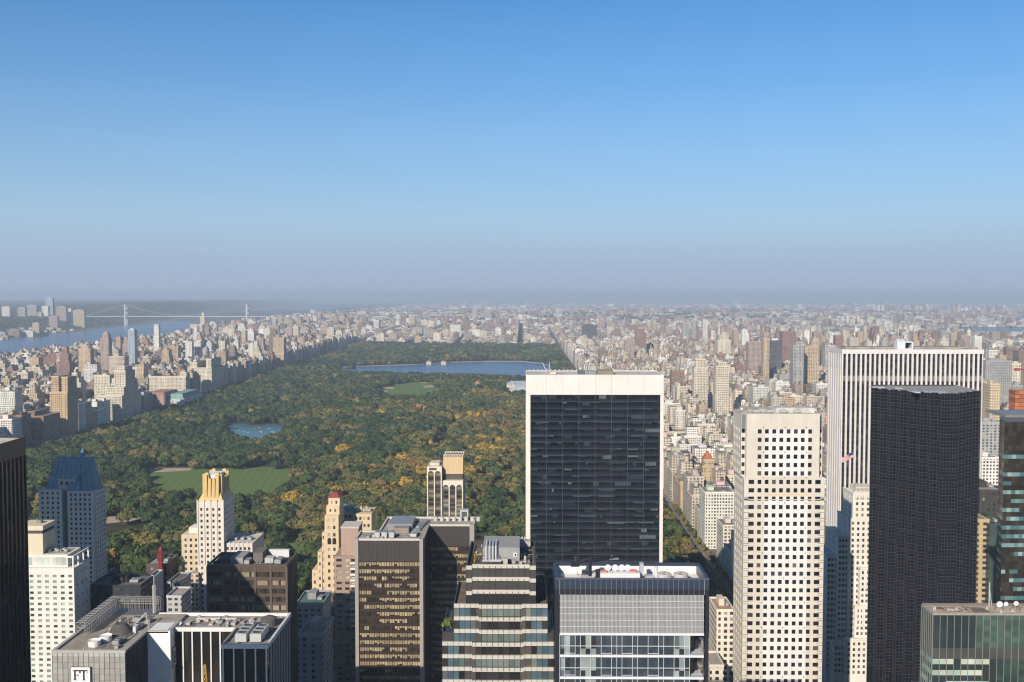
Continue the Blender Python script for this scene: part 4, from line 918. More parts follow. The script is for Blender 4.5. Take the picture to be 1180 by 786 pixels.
def banded_tower():                          # stepped glass tower with white spandrel bands
    Y1 = 322.; t = thing('office_tower', 'stepped glass tower with pale horizontal bands, roof plant and one terrace bush', 'office tower', (X(577, 655, Y1), Y1, 0))
    r_ = random.Random(31); fh = 4.09; z1 = Zt(652, Y1, 577)
    xa, xb = X(537, 652, Y1), X(617.5, 652, Y1); za = Zt(697, Y1, 577); zb = Zt(727, Y1, 577)
    x2, x3 = X(523, 697, Y1), X(631, 697, Y1); x4, x5 = X(509.5, 727, Y1), X(638, 727, Y1); Yb = 353.
    blue = [(0.075, 0.12, 0.15), (0.09, 0.135, 0.16), (0.06, 0.10, 0.125)]; dark = [(0.035, 0.035, 0.035), (0.022, 0.02, 0.02), (0.03, 0.026, 0.024)]; pale = [(0.13, 0.165, 0.15), (0.10, 0.135, 0.12), (0.16, 0.18, 0.155)]
    w = MB((0.06, 0.056, 0.054)); w.box(xa, xb, Y1+.4, Yb, BASE, z1-1, skip='td'); w.box(x2, xa-.01, Y1+.4, Yb-4, BASE, za-.6, skip='d'); w.box(xb+.01, x3, Y1+.4, Yb-4, BASE, za-.6, skip='d'); w.box(x4, x2-.01, Y1+.4, Yb-8, BASE, zb-.6, skip='d'); w.box(x3+.01, x5, Y1+.4, Yb-8, BASE, zb-.6, skip='d')
    w.build('wall', 'metal', t)
    us = lambda a, b_: lin(a, b_, max(1, int((b_-a)/1.75)))
    z = z1; k = 0
    while z > 110:
        upper = k < 3; A, B = (xa, xb) if z > za+.5 else ((x2, x3) if z > zb+.5 else (x4, x5))
        # band: pale spandrel, bowed forward at the ends / the middle
        s = MB((0.50, 0.47, 0.41)); U_ = us(A, B); L = B-A
        c0, c1 = (A+L*.27, B-L*.27) if not upper else (A+L*.09, B-L*.09)
        if k % 2 == 0 or upper: segs = [(A, c0, -.35, 0), (c0, c1, -.15, .42 if upper else -.35), (c1, B, -.35, 0)]
        else: segs = [(A, c0, -.35, 0), (c0, c1, -.25, -.3), (c1, B, -.35, 0)]
        for a, b_, yo, dz in segs: s.box(a, b_-.02, Y1+yo, Y1+.38, z-1.2+dz, z+dz)
        for u in U_: s.box(u-.05, u+.05, Y1-.42, Y1-.3, z-1.2, z, (0.16, 0.15, 0.14))
        s.build('spandrel_band', 'stone', t)
        b = MB(); zt, zl = z-1.21, z-fh
        n = len(U_)-1
        mode = r_.random()
        for i in range(n):
            f = (U_[i]+U_[i+1])/2; q = (f-A)/L
            if upper: c = (0.065, 0.062, 0.06) if k < 2 else (0.03, 0.03, 0.033)
            elif abs(q-.5) > .34 and abs(q-.5) < .44: c = r_.choice(blue)
            elif abs(q-.5) < .22: c = r_.choice(dark if k % 2 == 0 else pale)
            elif abs(q-.5) < .28: c = (0.09, 0.08, 0.07)
            else: c = r_.choice(pale+dark+blue)
            b.face([(U_[i], Y1+.2, zl), (U_[i+1], Y1+.2, zl), (U_[i+1], Y1+.2, zt), (U_[i], Y1+.2, zt)], c)
            b.box(U_[i]-.05, U_[i]+.05, Y1+.08, Y1+.21, zl, zt, (0.05, 0.05, 0.05))
        b.build('window_band', 'glass', t)
        z -= fh; k += 1
    r_ = MB((0.16, 0.125, 0.10)); r_.box(xa+.4, xb-.4, Y1+.4, Yb-.4, z1-1, z1-.75); r_.box(x2+.3, xa-.02, Y1+.4, Yb-4.3, za-.6, za-.3); r_.box(xb+.02, x3-.3, Y1+.4, Yb-4.3, za-.6, za-.3); r_.build('roof', 'roofing', t)
    p_ = MB((0.07, 0.06, 0.056)); p_.box(xa-.05, xa+.4, Y1+.4, Yb, z1-1, z1+.25); p_.box(xb-.4, xb+.05, Y1+.4, Yb, z1-1, z1+.25); p_.box(xa-.05, xb+.05, Yb, Yb+.4, z1-1, z1+.25); p_.box(x2-.03, x2+.3, Y1+.4, Yb-4, za-.6, za+.5); p_.box(x3-.3, x3+.03, Y1+.4, Yb-4, za-.6, za+.5); p_.box(x4-.03, x4+.3, Y1+.4, Yb-8, zb-.6, zb+.5); p_.box(x5-.3, x5+.03, Y1+.4, Yb-8, zb-.6, zb+.5); p_.build('parapet', 'metal', t)
    q = MB((0.31, 0.31, 0.31)); q.box(xa+5, xb-5.2, Y1+9, Yb-6, z1-.76, z1+3.6); q.box(xb-7.2, xb-6, Y1+8.85, Y1+9.05, z1+.6, z1+1.9, (0.75, 0.75, 0.75)); q.box(xb-6.85, xb-6.35, Y1+8.7, Y1+8.86, z1+.9, z1+1.6, (0.05, 0.05, 0.05)); q.box(xb-9, xb-1.5, Yb-4.5, Yb-1, z1-.76, z1+1.3, (0.45, 0.4, 0.36)); q.build('roof_house', 'stone', t)
    for k in range(4): a = xa+6.2+k*1.05; d = MB((0.62, 0.63, 0.65)); d.bar((a, Y1+8, z1-.5), (a, Y1+8, z1+4.3), .26); d.bar((a, Y1+7.8, z1+4.1), (a, Y1+17, z1+4.1), .26); d.build('duct', 'metal', t)
    d = MB((0.62, 0.63, 0.65))
    for k in range(3): d.bar((xa+5+k*2.6, Y1+4+k*.8, z1+.4), (xa+11+k*1.4, Y1+3.4+k*1.6, z1+.5), .22, (0.5, 0.5, 0.5))
    d.bar((xa+9.6, Y1+5, z1-.6), (xa+10.4, Y1+5, z1+2.2), .17, (0.2, 0.2, 0.22)); d.bar((xa+10.4, Y1+5, z1+2.2), (xa+11.6, Y1+5, z1-.6), .17, (0.2, 0.2, 0.22)); d.box(xa+11.8, xa+13.2, Y1+2.6, Y1+4.8, z1-.76, z1+1.5, (0.55, 0.5, 0.42))
    d.build('pipe_frame', 'metal', t)
    for k in range(6): d = MB((0.6, 0.6, 0.62)); d.bar((xb-8+k*.9, Yb-3, z1+1.2), (xb-8+k*.9, Yb-3, z1+2.6), .22); d.build('vent_pipe', 'metal', t)
    y_ = MB((0.45, 0.33, 0.04)); y_.bar((xa+2.4, Y1+3, z1-.6), (xa+2.4, Y1+11, z1+.2), .12); y_.bar((xa+2.4, Y1+3, z1+.9), (xa+2.4, Y1+11, z1+1.6), .1); y_.bar((xa+2.4, Y1+6, z1-.6), (xa+2.4, Y1+6, z1+1.6), .1); y_.bar((xa+2.4, Y1+8, z1+1.3), (xa+5, Y1+8, z1+1.6), .1); y_.build('railing', 'paint', t)
    tr = MB((0.05, 0.045, 0.042)); tr.bar((xa+1.3, Y1+2, z1-.5), (xa+1.9, Yb-3, z1-.5), .2); tr.build('washing_rail', 'metal', t); tr = MB((0.05, 0.045, 0.042)); tr.bar((xb-1.6, Y1+2, z1-.5), (xb-1.6, Yb-3, z1-.4), .2); tr.build('washing_rail', 'metal', t)
    clutter(t, xa+1, xb-1, Y1+1.5, Yb-1, z1-.74, 20, 8)
    occ(xa, xb, Y1, Yb, z1); occ(x2, x3, Y1, Yb-4, za); occ(x4, x5, Y1, Yb-8, zb)
    return x4, x2, Y1, zb
BTX4, BTX2, BTY, BTZ = banded_tower()

def louvre_tower():                          # black framed tower with louvred plant floors and sunken white roof
    Y1 = 316.; z = Zt(666, Y1, 728); x0 = X(639.5, 666, Y1); x1 = X(817.3, 666, Y1); Y2 = 334.3
    t = thing('office_tower', 'black framed tower with a broad silver louvre panel and white sunken roof with dishes', 'office tower', ((x0+x1)/2, Y1, 0))
    bk = (0.022, 0.024, 0.032); xl, xr = X(645, 690, Y1), X(811.5, 690, Y1)
    zA, zB = Zt(685.5, Y1, 728), Zt(729.5, Y1, 728)
    w = MB(bk); w.box(x0, xl-.02, Y1, Y1+4, BASE, zA, skip='d'); w.box(xr+.4, x1, Y1, Y1+3, BASE, zA, skip='d'); w.box(x0, x1, Y1, Y2, zA+.02, z-3.6, skip='t'); w.box(x0, xl, Y1+4.02, Y2, BASE, zA, skip='d'); w.box(xl, x1-6, Y2-.5, Y2, BASE, zA, skip='d'); w.box(xr-2.2, xr-.9, Y1+6, Y1+8, BASE, zB, skip='d'); w.box(xl, x1-.5, Y1+5, Y2-.6, zB+.5, zA, skip='')
    w.build('frame', 'metal', t)
    f = MB((0.62, 0.61, 0.58)); n = 28
    for k in range(n+1):
        a = xl+(xr-xl)*k/n; f.box(a-.035, a+.035, Y1-.15, Y1+.01, zA+.1, z-.5, (0.30, 0.30, 0.31) if 0 < k < n else (0.6, 0.6, 0.6))
    f.build('mullion', 'metal', t)['kind'] = 'stuff'
    l = MB((0.46, 0.47, 0.48)); n = 110
    l.box(xl, xr, Y1+.25, Y1+.4, zB, zA, (0.36, 0.365, 0.375))
    for k in range(n):
        a = xl+(xr-xl)*(k+.5)/n; s = 1.0+.10*math.sin(k*2.4)+.06*math.sin(k*.7); l.box(a-.09, a+.09, Y1-.05, Y1+.26, zB, zA, (0.47*s, 0.475*s, 0.48*s))
    for k in range(1, 6): q = zB+(zA-zB)*k/6; l.box(xl, xr, Y1-.09, Y1-.055, q-.12, q+.12, (0.56, 0.56, 0.56))
    l.build('louvre_panel', 'metal', t)
    white = (0.66, 0.68, 0.70); xg = X(795, 745, Y1)
    for k in range(7):
        zt = zB-.7-k*6.96; s = MB(white); s.box(xl, xr, Y1-.25, Y1+.6, zt, zt+.7) ; s.box(xl, xr, Y1+.61, Y2-.7, zt+.05, zt+.6, (0.5, 0.5, 0.5)); s.build('floor_slab', 'paint', t)
        g_ = MB(); us = lin(0, xg-xl, 25); vs = [zt-6.35, zt-4.0-.4, zt-.0]
        r_ = random.Random(50+k)
        def cf(i, j):
            q = i/25
            if k < 2 and (q < .07 or .85 < q): return r_.choice([(0.22, 0.27, 0.27), (0.10, 0.13, 0.14), (0.30, 0.35, 0.34), (0.03, 0.035, 0.04)])
            if .12 < q < .28: return (0.30, 0.34, 0.32) if r_.random() < .7 else (0.03, 0.035, 0.04)
            return r_.choice([(0.04, 0.055, 0.07), (0.05, 0.062, 0.078), (0.06, 0.07, 0.08), (0.035, 0.05, 0.065)])
        pane_wall(g_, (xl, Y1+.3, 0), (1, 0), us, vs, cf); g_.build('window_band', 'glass', t)
        m_ = MB((0.62, 0.64, 0.66))
        for i in (0, 1, 3, 4, 6, 8, 10, 11, 12, 14, 15, 17, 19, 20, 22, 24, 25): a = xl+us[i]; m_.box(a-.06, a+.06, Y1+.05, Y1+.32, zt-6.35, zt)
        m_.box(xl, xg, Y1+.1, Y1+.33, zt-3.6, zt-3.45)
        for i in (1, 8, 12, 17): m_.box(xl+us[i], xl+us[i+2 if i < 17 else i+2], Y1+.12, Y1+.34, zt-5.9, zt-5.78)
        m_.box(xl-.02, xl+.12, Y1-.26, Y1+.0, zt-6.35, zt); m_.build('window_frame', 'paint', t)
        r2 = MB((0.6, 0.6, 0.6))
        for q in (1.1, .75, .4): r2.bar((xg+.3, Y1-.1, zt-6.35+q), (xr, Y1-.1, zt-6.35+q), .05)
        r2.build('railing', 'metal', t)
        i_ = MB((0.25, 0.15, 0.09)); i_.box(xg+1, xr-2.3, Y1+5.2, Y1+5.6, zt-6.3, zt-1); i_.build('loggia_wall', 'paint', t)
    p_ = MB((0.035, 0.05, 0.085)); p_.box(x0, x1, Y1, Y1+.35, z-3.6, z-.05); p_.box(x0, x0+1.1, Y1+.35, Y2, z-3.6, z); p_.box(x1-1.1, x1, Y1+.35, Y2, z-3.6, z); p_.box(x0+1.1, x1-1.1, Y2-.9, Y2, z-3.6, z+.05); p_.box(x0, x1, Y1-.12, Y1-.01, z-.5, z-.02, (0.10, 0.12, 0.16)); p_.build('parapet', 'metal', t)
    p_ = MB((0.74, 0.74, 0.74)); p_.box(x0+1.1, x1-1.1, Y1+.36, Y2-.9, z-3.6, z-3.3); p_.box(x0+1.11, x1-1.11, Y2-1.1, Y2-.91, z-3.3, z-.9, (0.72, 0.70, 0.68)); p_.build('roof', 'paint', t)
    q = MB((0.70, 0.69, 0.68)); q.box(x0+14.5, x0+27, Y1+4, Y1+8, z-3.3, z+.3); q.box(x0+14.8, x0+16.6, Y1+4.6, Y1+6, z+.3, z+.9, (0.55, 0.2, 0.17)); q.box(x0+24.2, x0+26, Y1+5.4, Y1+6.8, z+.3, z+.9, (0.55, 0.2, 0.17)); q.box(x0+27.4, x0+28.6, Y1+8, Y1+10, z-3.3, z+2.4, (0.4, 0.42, 0.45)); q.cyl(x0+32.7, Y1+9, z-3.3, z+1.1, .55, .55, 10, (0.6, 0.6, 0.6)); q.box(x0+29, x0+31.5, Y1+6, Y1+9, z-3.3, z-1.2, (0.45, 0.46, 0.48)); q.box(x0+8.5, x0+12, Y1+5, Y1+8, z-3.3, z-1.3, (0.6, 0.52, 0.46)); q.build('roof_house', 'paint', t)
    for k, a in enumerate((17.0, 19.3, 21.4, 23.3)):
        d = MB((0.86, 0.86, 0.85)); cx_, cy_, cz = x0+a, Y1+6.5, z+1.5; R = 1.02; prev = None
        for j in range(5):
            rr = R*j/4; dep = .42*(j/4)**2; ring = [(cx_+rr*math.cos(s_), cy_-dep+.4, cz+rr*math.sin(s_)) for s_ in np.linspace(0, 2*math.pi, 17)[:-1]]
            if prev:
                for i in range(16): d.face([prev[i], prev[(i+1) % 16], ring[(i+1) % 16], ring[i]])
            prev = ring
        o = d.build('satellite_dish', 'paint', t, True); st = MB((0.5, 0.5, 0.5)); st.bar((cx_, cy_+.5, z+.28), (cx_, cy_+.5, cz), .1); st.bar((cx_, cy_+.3, cz), (cx_, cy_-.9, cz), .05); st.build('dish_mount', 'metal', o)
    for a in (35.2, 40.6):
        f = MB((0.62, 0.60, 0.57)); f.cyl(x0+a, Y1+8.5, z-3.3, z-1.0, 2.35, 2.35, 24, cap=False); f.cyl(x0+a, Y1+8.5, z-1.0, z-.75, 2.35, 2.0, 24, cap=False); f.cyl(x0+a, Y1+8.5, z-1.0, z-.95, 2.0, 1.9, 24, (0.10, 0.09, 0.08)); o = f.build('roof_fan', 'metal', t)
        b = MB((0.5, 0.47, 0.42))
        for k in range(5): q_ = math.pi*k/5; b.bar((x0+a-1.9*math.cos(q_), Y1+8.5-1.9*math.sin(q_), z-.85), (x0+a+1.9*math.cos(q_), Y1+8.5+1.9*math.sin(q_), z-.85), .12)
        b.build('fan_blade', 'metal', o)
    c = MB((0.02, 0.022, 0.03)); mx, my = x0+11.4, Y1+7
    c.box(mx-.55, mx+.55, my-.55, my+.55, z-3.3, z+4.4); c.bar((mx, my, z+3.4), (mx+7.8, my+1.2, z+4.3), .3); c.bar((mx, my, z+4.2), (mx-4, my, z+2.9), .35); c.box(mx-6.2, mx-3.4, my-.9, my+.9, z+1.8, z+3.5); c.cyl(mx-4.6, my, z+3.5, z+5.0, .9, .5, 10)
    for k in range(6): c.bar((mx+1+k*1.15, my+.3, z+3.5+k*.12), (mx+1.6+k*1.15, my+.3, z+4.5+k*.05), .09)
    c.bar((mx+.5, my, z+4.4), (mx+9.2, my+1.2, z+4.5), .14); c.box(mx+6.2, mx+9.2, my+.7, my+1.8, z+3.7, z+4.2, (0.25, 0.25, 0.27)); c.box(mx+1.8, mx+3.2, my-1, my+1, z-3.3, z+.6)
    c.build('window_washing_crane', 'metal', t)
    clutter(t, x0+2, x1-2, Y1+1, Y2-2, z-3.29, 20, 9, False)
    occ(x0, x1, Y1, Y2, z)
louvre_tower()

def framed_slab():                           # huge dark slab framed in white
    Y1 = 600.; Y2 = 632.; z = Zt(432, Y1, 690); x0 = X(606, 432, Y1); x1 = X(765, 432, Y1); xa, xb = X(611.2, 456, Y1), X(761, 456, Y1); zb = Zt(455, Y1, 690)
    t = thing('office_tower', 'huge dark glass slab framed by white stone edges and a blank white top band', 'office tower', ((x0+x1)/2, Y1, 0))
    st = (0.70, 0.66, 0.615)
    for k in range(8):
        a, b_ = x0+(0 if k == 0 else (xa-x0)+(xb-xa)*k/8), x0+((xa-x0)+(xb-xa)*(k+1)/8 if k < 7 else x1-x0)
        q_ = rnd.uniform(.96, 1.03); b = MB([c*q_ for c in st]); b.box(a+.04, b_-.04, Y1, Y1+.8, zb, z, skip='b'); b.build('top_panel', 'stone', t)
    def side(xl, xr):                         # the side walls flare towards the viewer near the ground
        b = MB(st); zs = lin(zb-.03, BASE, 24); prof = [(q, Y1-16*max(0, (62-q)/62)**2) for q in zs]
        for (za, ya), (zc, yc) in zip(prof, prof[1:]):
            b.face([(xl, yc, zc), (xr, yc, zc), (xr, ya, za), (xl, ya, za)]); b.face([(xr, yc, zc), (xr, Y2, zc), (xr, Y2, za), (xr, ya, za)]); b.face([(xl, Y2, zc), (xl, yc, zc), (xl, ya, za), (xl, Y2, za)])
        return b.build('side_wall', 'stone', t)
    side(x0, xa-.02); side(xb+.02, x1)
    b = MB((0.02, 0.02, 0.025)); b.box(x0+.3, x1-.3, Y1+.82, Y2, zb, z-.5, skip='td'); b.box(xa, xb, Y1+9, Y2-.3, BASE, zb-.05, skip='d'); b.build('core_wall', 'metal', t)
    r_ = random.Random(17); fh = 3.96; k = 0; q = zb
    dark = [(0.006, 0.008, 0.014), (0.008, 0.010, 0.016), (0.010, 0.012, 0.02)]; mid = [(0.05, 0.064, 0.08), (0.10, 0.125, 0.14), (0.035, 0.045, 0.058), (0.028, 0.035, 0.046), (0.02, 0.026, 0.036)]
    off = lambda z_: Y1+.55-16*max(0, (62-z_)/62)**2
    while q-fh > BASE:
        g_ = MB(); n = 8*9; L = xb-xa; run = 0; busy = .5 if k < 12 else .34
        for i in range(n):
            if run <= 0: run = r_.choice([1, 2, 3, 4, 6, 9]); bl = r_.random() < busy; bh = r_.choice([.2, .35, .5, .7, 1.0]); cc = r_.choice(mid)
            run -= 1; a = xa+L*i/n+.06; e = xa+L*(i+1)/n-.06; yt, yb = off(q), off(q-fh)
            P = lambda u, v: (u, yt+(yb-yt)*(q-v)/fh, v)
            g_.face([P(a, q-fh+.02), P(e, q-fh+.02), P(e, q-2.35), P(a, q-2.35)], (0.017, 0.021, 0.030))
            if bl and bh < 1: m_ = q-.25-2.1*bh; g_.face([P(a, m_), P(e, m_), P(e, q-.25), P(a, q-.25)], cc); g_.face([P(a, q-2.35), P(e, q-2.35), P(e, m_), P(a, m_)], dark[0])
            else: g_.face([P(a, q-2.35), P(e, q-2.35), P(e, q-.25), P(a, q-.25)], cc if bl else r_.choice(dark))
        g_.box(xa, xb, off(q)-.14, off(q)+.05, q-.25, q+.12, (0.052, 0.060, 0.074)); g_.build('window_band', 'glass', t)
        q -= fh; k += 1
    for i in range(9):
        a = xa+(xb-xa)*i/8; p_ = MB((0.045, 0.05, 0.062)); zs = lin(zb, BASE, 24)
        for za, zc in zip(zs, zs[1:]): p_.face([(a-.17, off(zc)-.3, zc), (a+.17, off(zc)-.3, zc), (a+.17, off(za)-.3, za), (a-.17, off(za)-.3, za)]); p_.face([(a+.17, off(zc)-.3, zc), (a+.17, off(zc)+.1, zc), (a+.17, off(za)+.1, za), (a+.17, off(za)-.3, za)]); p_.face([(a-.17, off(zc)+.1, zc), (a-.17, off(zc)-.3, zc), (a-.17, off(za)-.3, za), (a-.17, off(za)+.1, za)])
        p_.build('mullion', 'metal', t)
    r_ = MB((0.50, 0.48, 0.46)); r_.box(x0+.8, x1-.8, Y1+.9, Y2-.8, z-.6, z-.3); r_.build('roof', 'roofing', t)
    p_ = MB((0.74, 0.70, 0.66)); p_.box(x0, x1, Y2-.8, Y2, z-1, z+.1); p_.box(x0, x0+.7, Y1+.8, Y2-.8, z-1, z); p_.box(x1-.7, x1, Y1+.8, Y2-.8, z-1, z); p_.build('parapet', 'stone', t)
    q = MB((0.2, 0.2, 0.19)); q.box(x0+31, x0+34.5, Y1+8, Y1+12, z-.3, z+2.4, (0.10, 0.12, 0.13)); q.box(x0+35, x0+42, Y1+9, Y1+14, z-.3, z+1.6, (0.22, 0.24, 0.27)); q.box(x0+42.5, x0+52, Y1+7, Y1+16, z-.3, z+2.0, (0.22, 0.2, 0.15)); q.box(x0+14.5, x0+18, Y1+10, Y1+13, z-.3, z+.8, (0.62, 0.55, 0.45)); q.cyl(x0+32.7, Y1+10, z+2.4, z+3.8, .9, .2, 10, (0.55, 0.56, 0.58)); q.build('roof_house', 'stone', t)
    q = MB((0.62, 0.63, 0.65)); q.bar((x0+13, Y1+14, z-.3), (x0+10, Y1+14, z+6.2), .2); q.bar((x0+14.2, Y1+14, z-.3), (x0+14.2, Y1+14, z+6.6), .16); q.bar((x0+11, Y1+12, z-.3), (x0+13.5, Y1+16, z+2.5), .15); q.build('antenna_mast', 'metal', t)
    for k in range(26): a = x0+2+k*2.65; q = MB((0.6, 0.56, 0.52)); q.box(a, a+.5, Y2-1.3, Y2-.82, z-.3, z+.9); q.build('roof_post', 'stone', t)
    occ(x0, x1, Y1, Y2, z)
framed_slab()

def square_window_tower():                   # limestone tower with grids of square windows
    Y1 = 520.; Y2 = 542.5; z = Zt(477, Y1, 900); zs = Zt(550.4, Y1, 900)
    xu0, xu1 = X(860.6, 477, Y1), X(945, 477, Y1); xl0, xl1 = X(857, 548, Y1), X(950, 548, Y1)
    t = thing('office_tower', 'pale limestone tower with a grid of small square windows, standing right of the dark slab', 'office tower', ((xl0+xl1)/2, Y1, 0))
    lime = (0.60, 0.55, 0.475); white = (0.70, 0.69, 0.67); pit = 8.25*Y1/F; rp = 9.82*Y1/F*1.02; ww = 1.95
    w = MB(lime); panes = []; wide = []
    cols = [X(840+c/5.825, 530, Y1) for c in (157, 205, 253, 302, 350, 398, 447, 494, 543, 592)]
    r1 = Zt(465+188/5.825, Y1, 900)
    rp = r1-Zt(465+188/5.825+9.68, Y1, 900)
    rows = []; k = 0; zc = r1
    while zc > 4: rows.append(zc); zc -= rp
    # upper front
    us = [xu0]; 
    for c in cols[1:9]: us += [c-ww/2, c+ww/2]
    us += [xu1]; us = [u-xu0 for u in us]; vs = [zs]
    for c in sorted([q for q in rows if q > zs+1.5]): vs += [c-1.1, c+1.1]
    vs += [z]
    cf = lambda i, j: white if 3 <= i <= 15-0 and i not in (16,) and 2 < i < 15 and 0 < j < len(vs)-2 else lime
    wall_grid(w, panes, (xu0, Y1, 0), (1, 0), us, vs, lambda i, j: i % 2 == 1 and j % 2 == 1, .45, cf, (0.5, 0.48, 0.44))
    # lower front, with wider corner windows
    us = [xl0]
    for k, c in enumerate(cols): e = .9 if k in (0, 9) else 0; us += [c-ww/2-(e if k == 0 else 0), c+ww/2+(e if k == 9 else 0)]
    us += [xl1]; us = [u-xl0 for u in us]; vs = [BASE]
    low = sorted([q for q in rows if q < zs-1.0])
    for c in low: vs += [c-1.1, c+1.1]
    vs += [zs]; nj = len(vs)
    def cf2(i, j):
        if 4 < i < 17 and j < nj-6: return white
        if 4 < i < 17 and nj-6 <= j < nj-4 and j % 2 == 0: return (0.62, 0.53, 0.37)
        return lime
    wall_grid(w, panes, (xl0, Y1-.6, 0), (1, 0), us, vs, lambda i, j: i % 2 == 1 and j % 2 == 1, .45, cf2, (0.5, 0.48, 0.44))
    # west face
    L = Y2-Y1; usw = breaks(L, 4, 1.7); 
    wall_grid(w, panes, (xl0, Y2, 0), (0, -1), usw, vs, lambda i, j: i % 2 == 1 and j % 2 == 1, .45)
    vsu = [zs]
    for c in sorted([q for q in rows if q > zs+1.5]): vsu += [c-1.1, c+1.1]
    vsu += [z]
    wall_grid(w, panes, (xu0-2.2, Y2, 0), (0, -1), breaks(L-3, 4, 1.7), vsu, lambda i, j: i % 2 == 1 and j % 2 == 1, .45)
    w.box(xl0, xl1, Y1-.6, Y2, BASE, zs, skip='fld'); w.box(xu0-2.2, xu1+2.2, Y1+3, Y2, zs, z-.3, skip='fld'); w.box(xu0, xu1, Y1, Y1+3.02, zs, z, skip='fdb')
    w.box(xu0-2.2, xu0-.02, Y1+3-.02, Y1+3.4, zs, z-.3, skip='b'); w.box(xu1+.02, xu1+2.2, Y1+3-.02, Y1+3.4, zs, z-.3, skip='b')
    w.box(xl0-.15, xl1+.15, Y1-.75, Y1-.59, zs-.5, zs+.3); w.box(xl0-.15, xl1+.15, Y1-.72, Y1-.59, zs-2.4*rp-1, zs-2.4*rp-.6)
    w.build('wall', 'stone', t)
    place_panes(t, panes, [(0.012, 0.013, 0.018), (0.018, 0.02, 0.026), (0.04, 0.045, 0.052), (0.012, 0.013, 0.018), (0.11, 0.105, 0.095)], 100, [5, 4, 3, 4, 1])
    n = MB((0.12, 0.125, 0.135))
    for a, b_ in ((xu0-2.0, xu0-.1), (xu1+.1, xu1+1.9)):
        n.box(a, b_, Y1+2.86, Y1+2.97, z-9.5, z-.5, (0.17, 0.18, 0.20))
        for q in vsu[1:-1:2]: n.box(a+.2, b_-.2, Y1+2.86, Y1+2.97, q, q+2.0, (0.03, 0.03, 0.035))
    n.build('corner_window', 'glass', t)
    n = MB((0.36, 0.35, 0.34))
    for q in low[-4:-2]:
        for a, b_ in ((xl0+.2, us[1]+xl0-.05), (us[-2]+xl0+.05, xl1-.2)): n.box(a, b_, Y1-.72, Y1-.59, q-1.0, q+1.0)
    n.build('vent_panel', 'metal', t)
    n = MB((0.10, 0.10, 0.10))
    for q in low[:-4]:
        for a, b_ in ((xl0+.1, xl0+3), (xl1-3, xl1-.1)): n.box(a, b_, Y1-.68, Y1-.59, q+1.45, q+1.62); n.box(a, b_, Y1-.68, Y1-.59, q-1.62, q-1.45)
    n.build('corner_groove', 'metal', t)
    d = MB((0.06, 0.06, 0.06))
    for k, q in enumerate(rows):
        if k % 3 == 0:
            for c in (1.5, 4.5, 7.5): a = cols[int(c)]+pit/2; d.cyl(a, Y1-.7 if q < zs else Y1-.1, q+2.0, q+2.5, .22, .22, 6)
    d.build('light_fitting', 'metal', t)
    p_ = MB((0.46, 0.43, 0.38)); p_.box(xu0-2.2, xu1+2.2, Y1+3.3, Y2-.1, z-.28, z-.1); p_.box(xu0+2, xu1-8, Y1+8, Y2-4, z-.15, z+1.6, (0.40, 0.38, 0.34)); p_.box(xu0+16, xu1-1, Y1+6, Y2-7, z-.15, z+2.4, (0.5, 0.48, 0.45)); p_.box(xu0+1, xu1-12, Y2-3, Y2-1, z-.1, z+.9, (0.6, 0.58, 0.54)); p_.build('roof', 'roofing', t)
    for k in range(4): rooftop_unit(xu0+4+k*7, xu0+7.5+k*7, Y1+4, Y1+7, z-.1, 1.5, t, (0.5, 0.49, 0.46), fans=1)
    clutter(t, xu0, xu1, Y1+4, Y2-1, z-.09, 22, 10)
    occ(xl0, xl1, Y1, Y2, zs); occ(xu0, xu1, Y1, Y2, z)
square_window_tower()

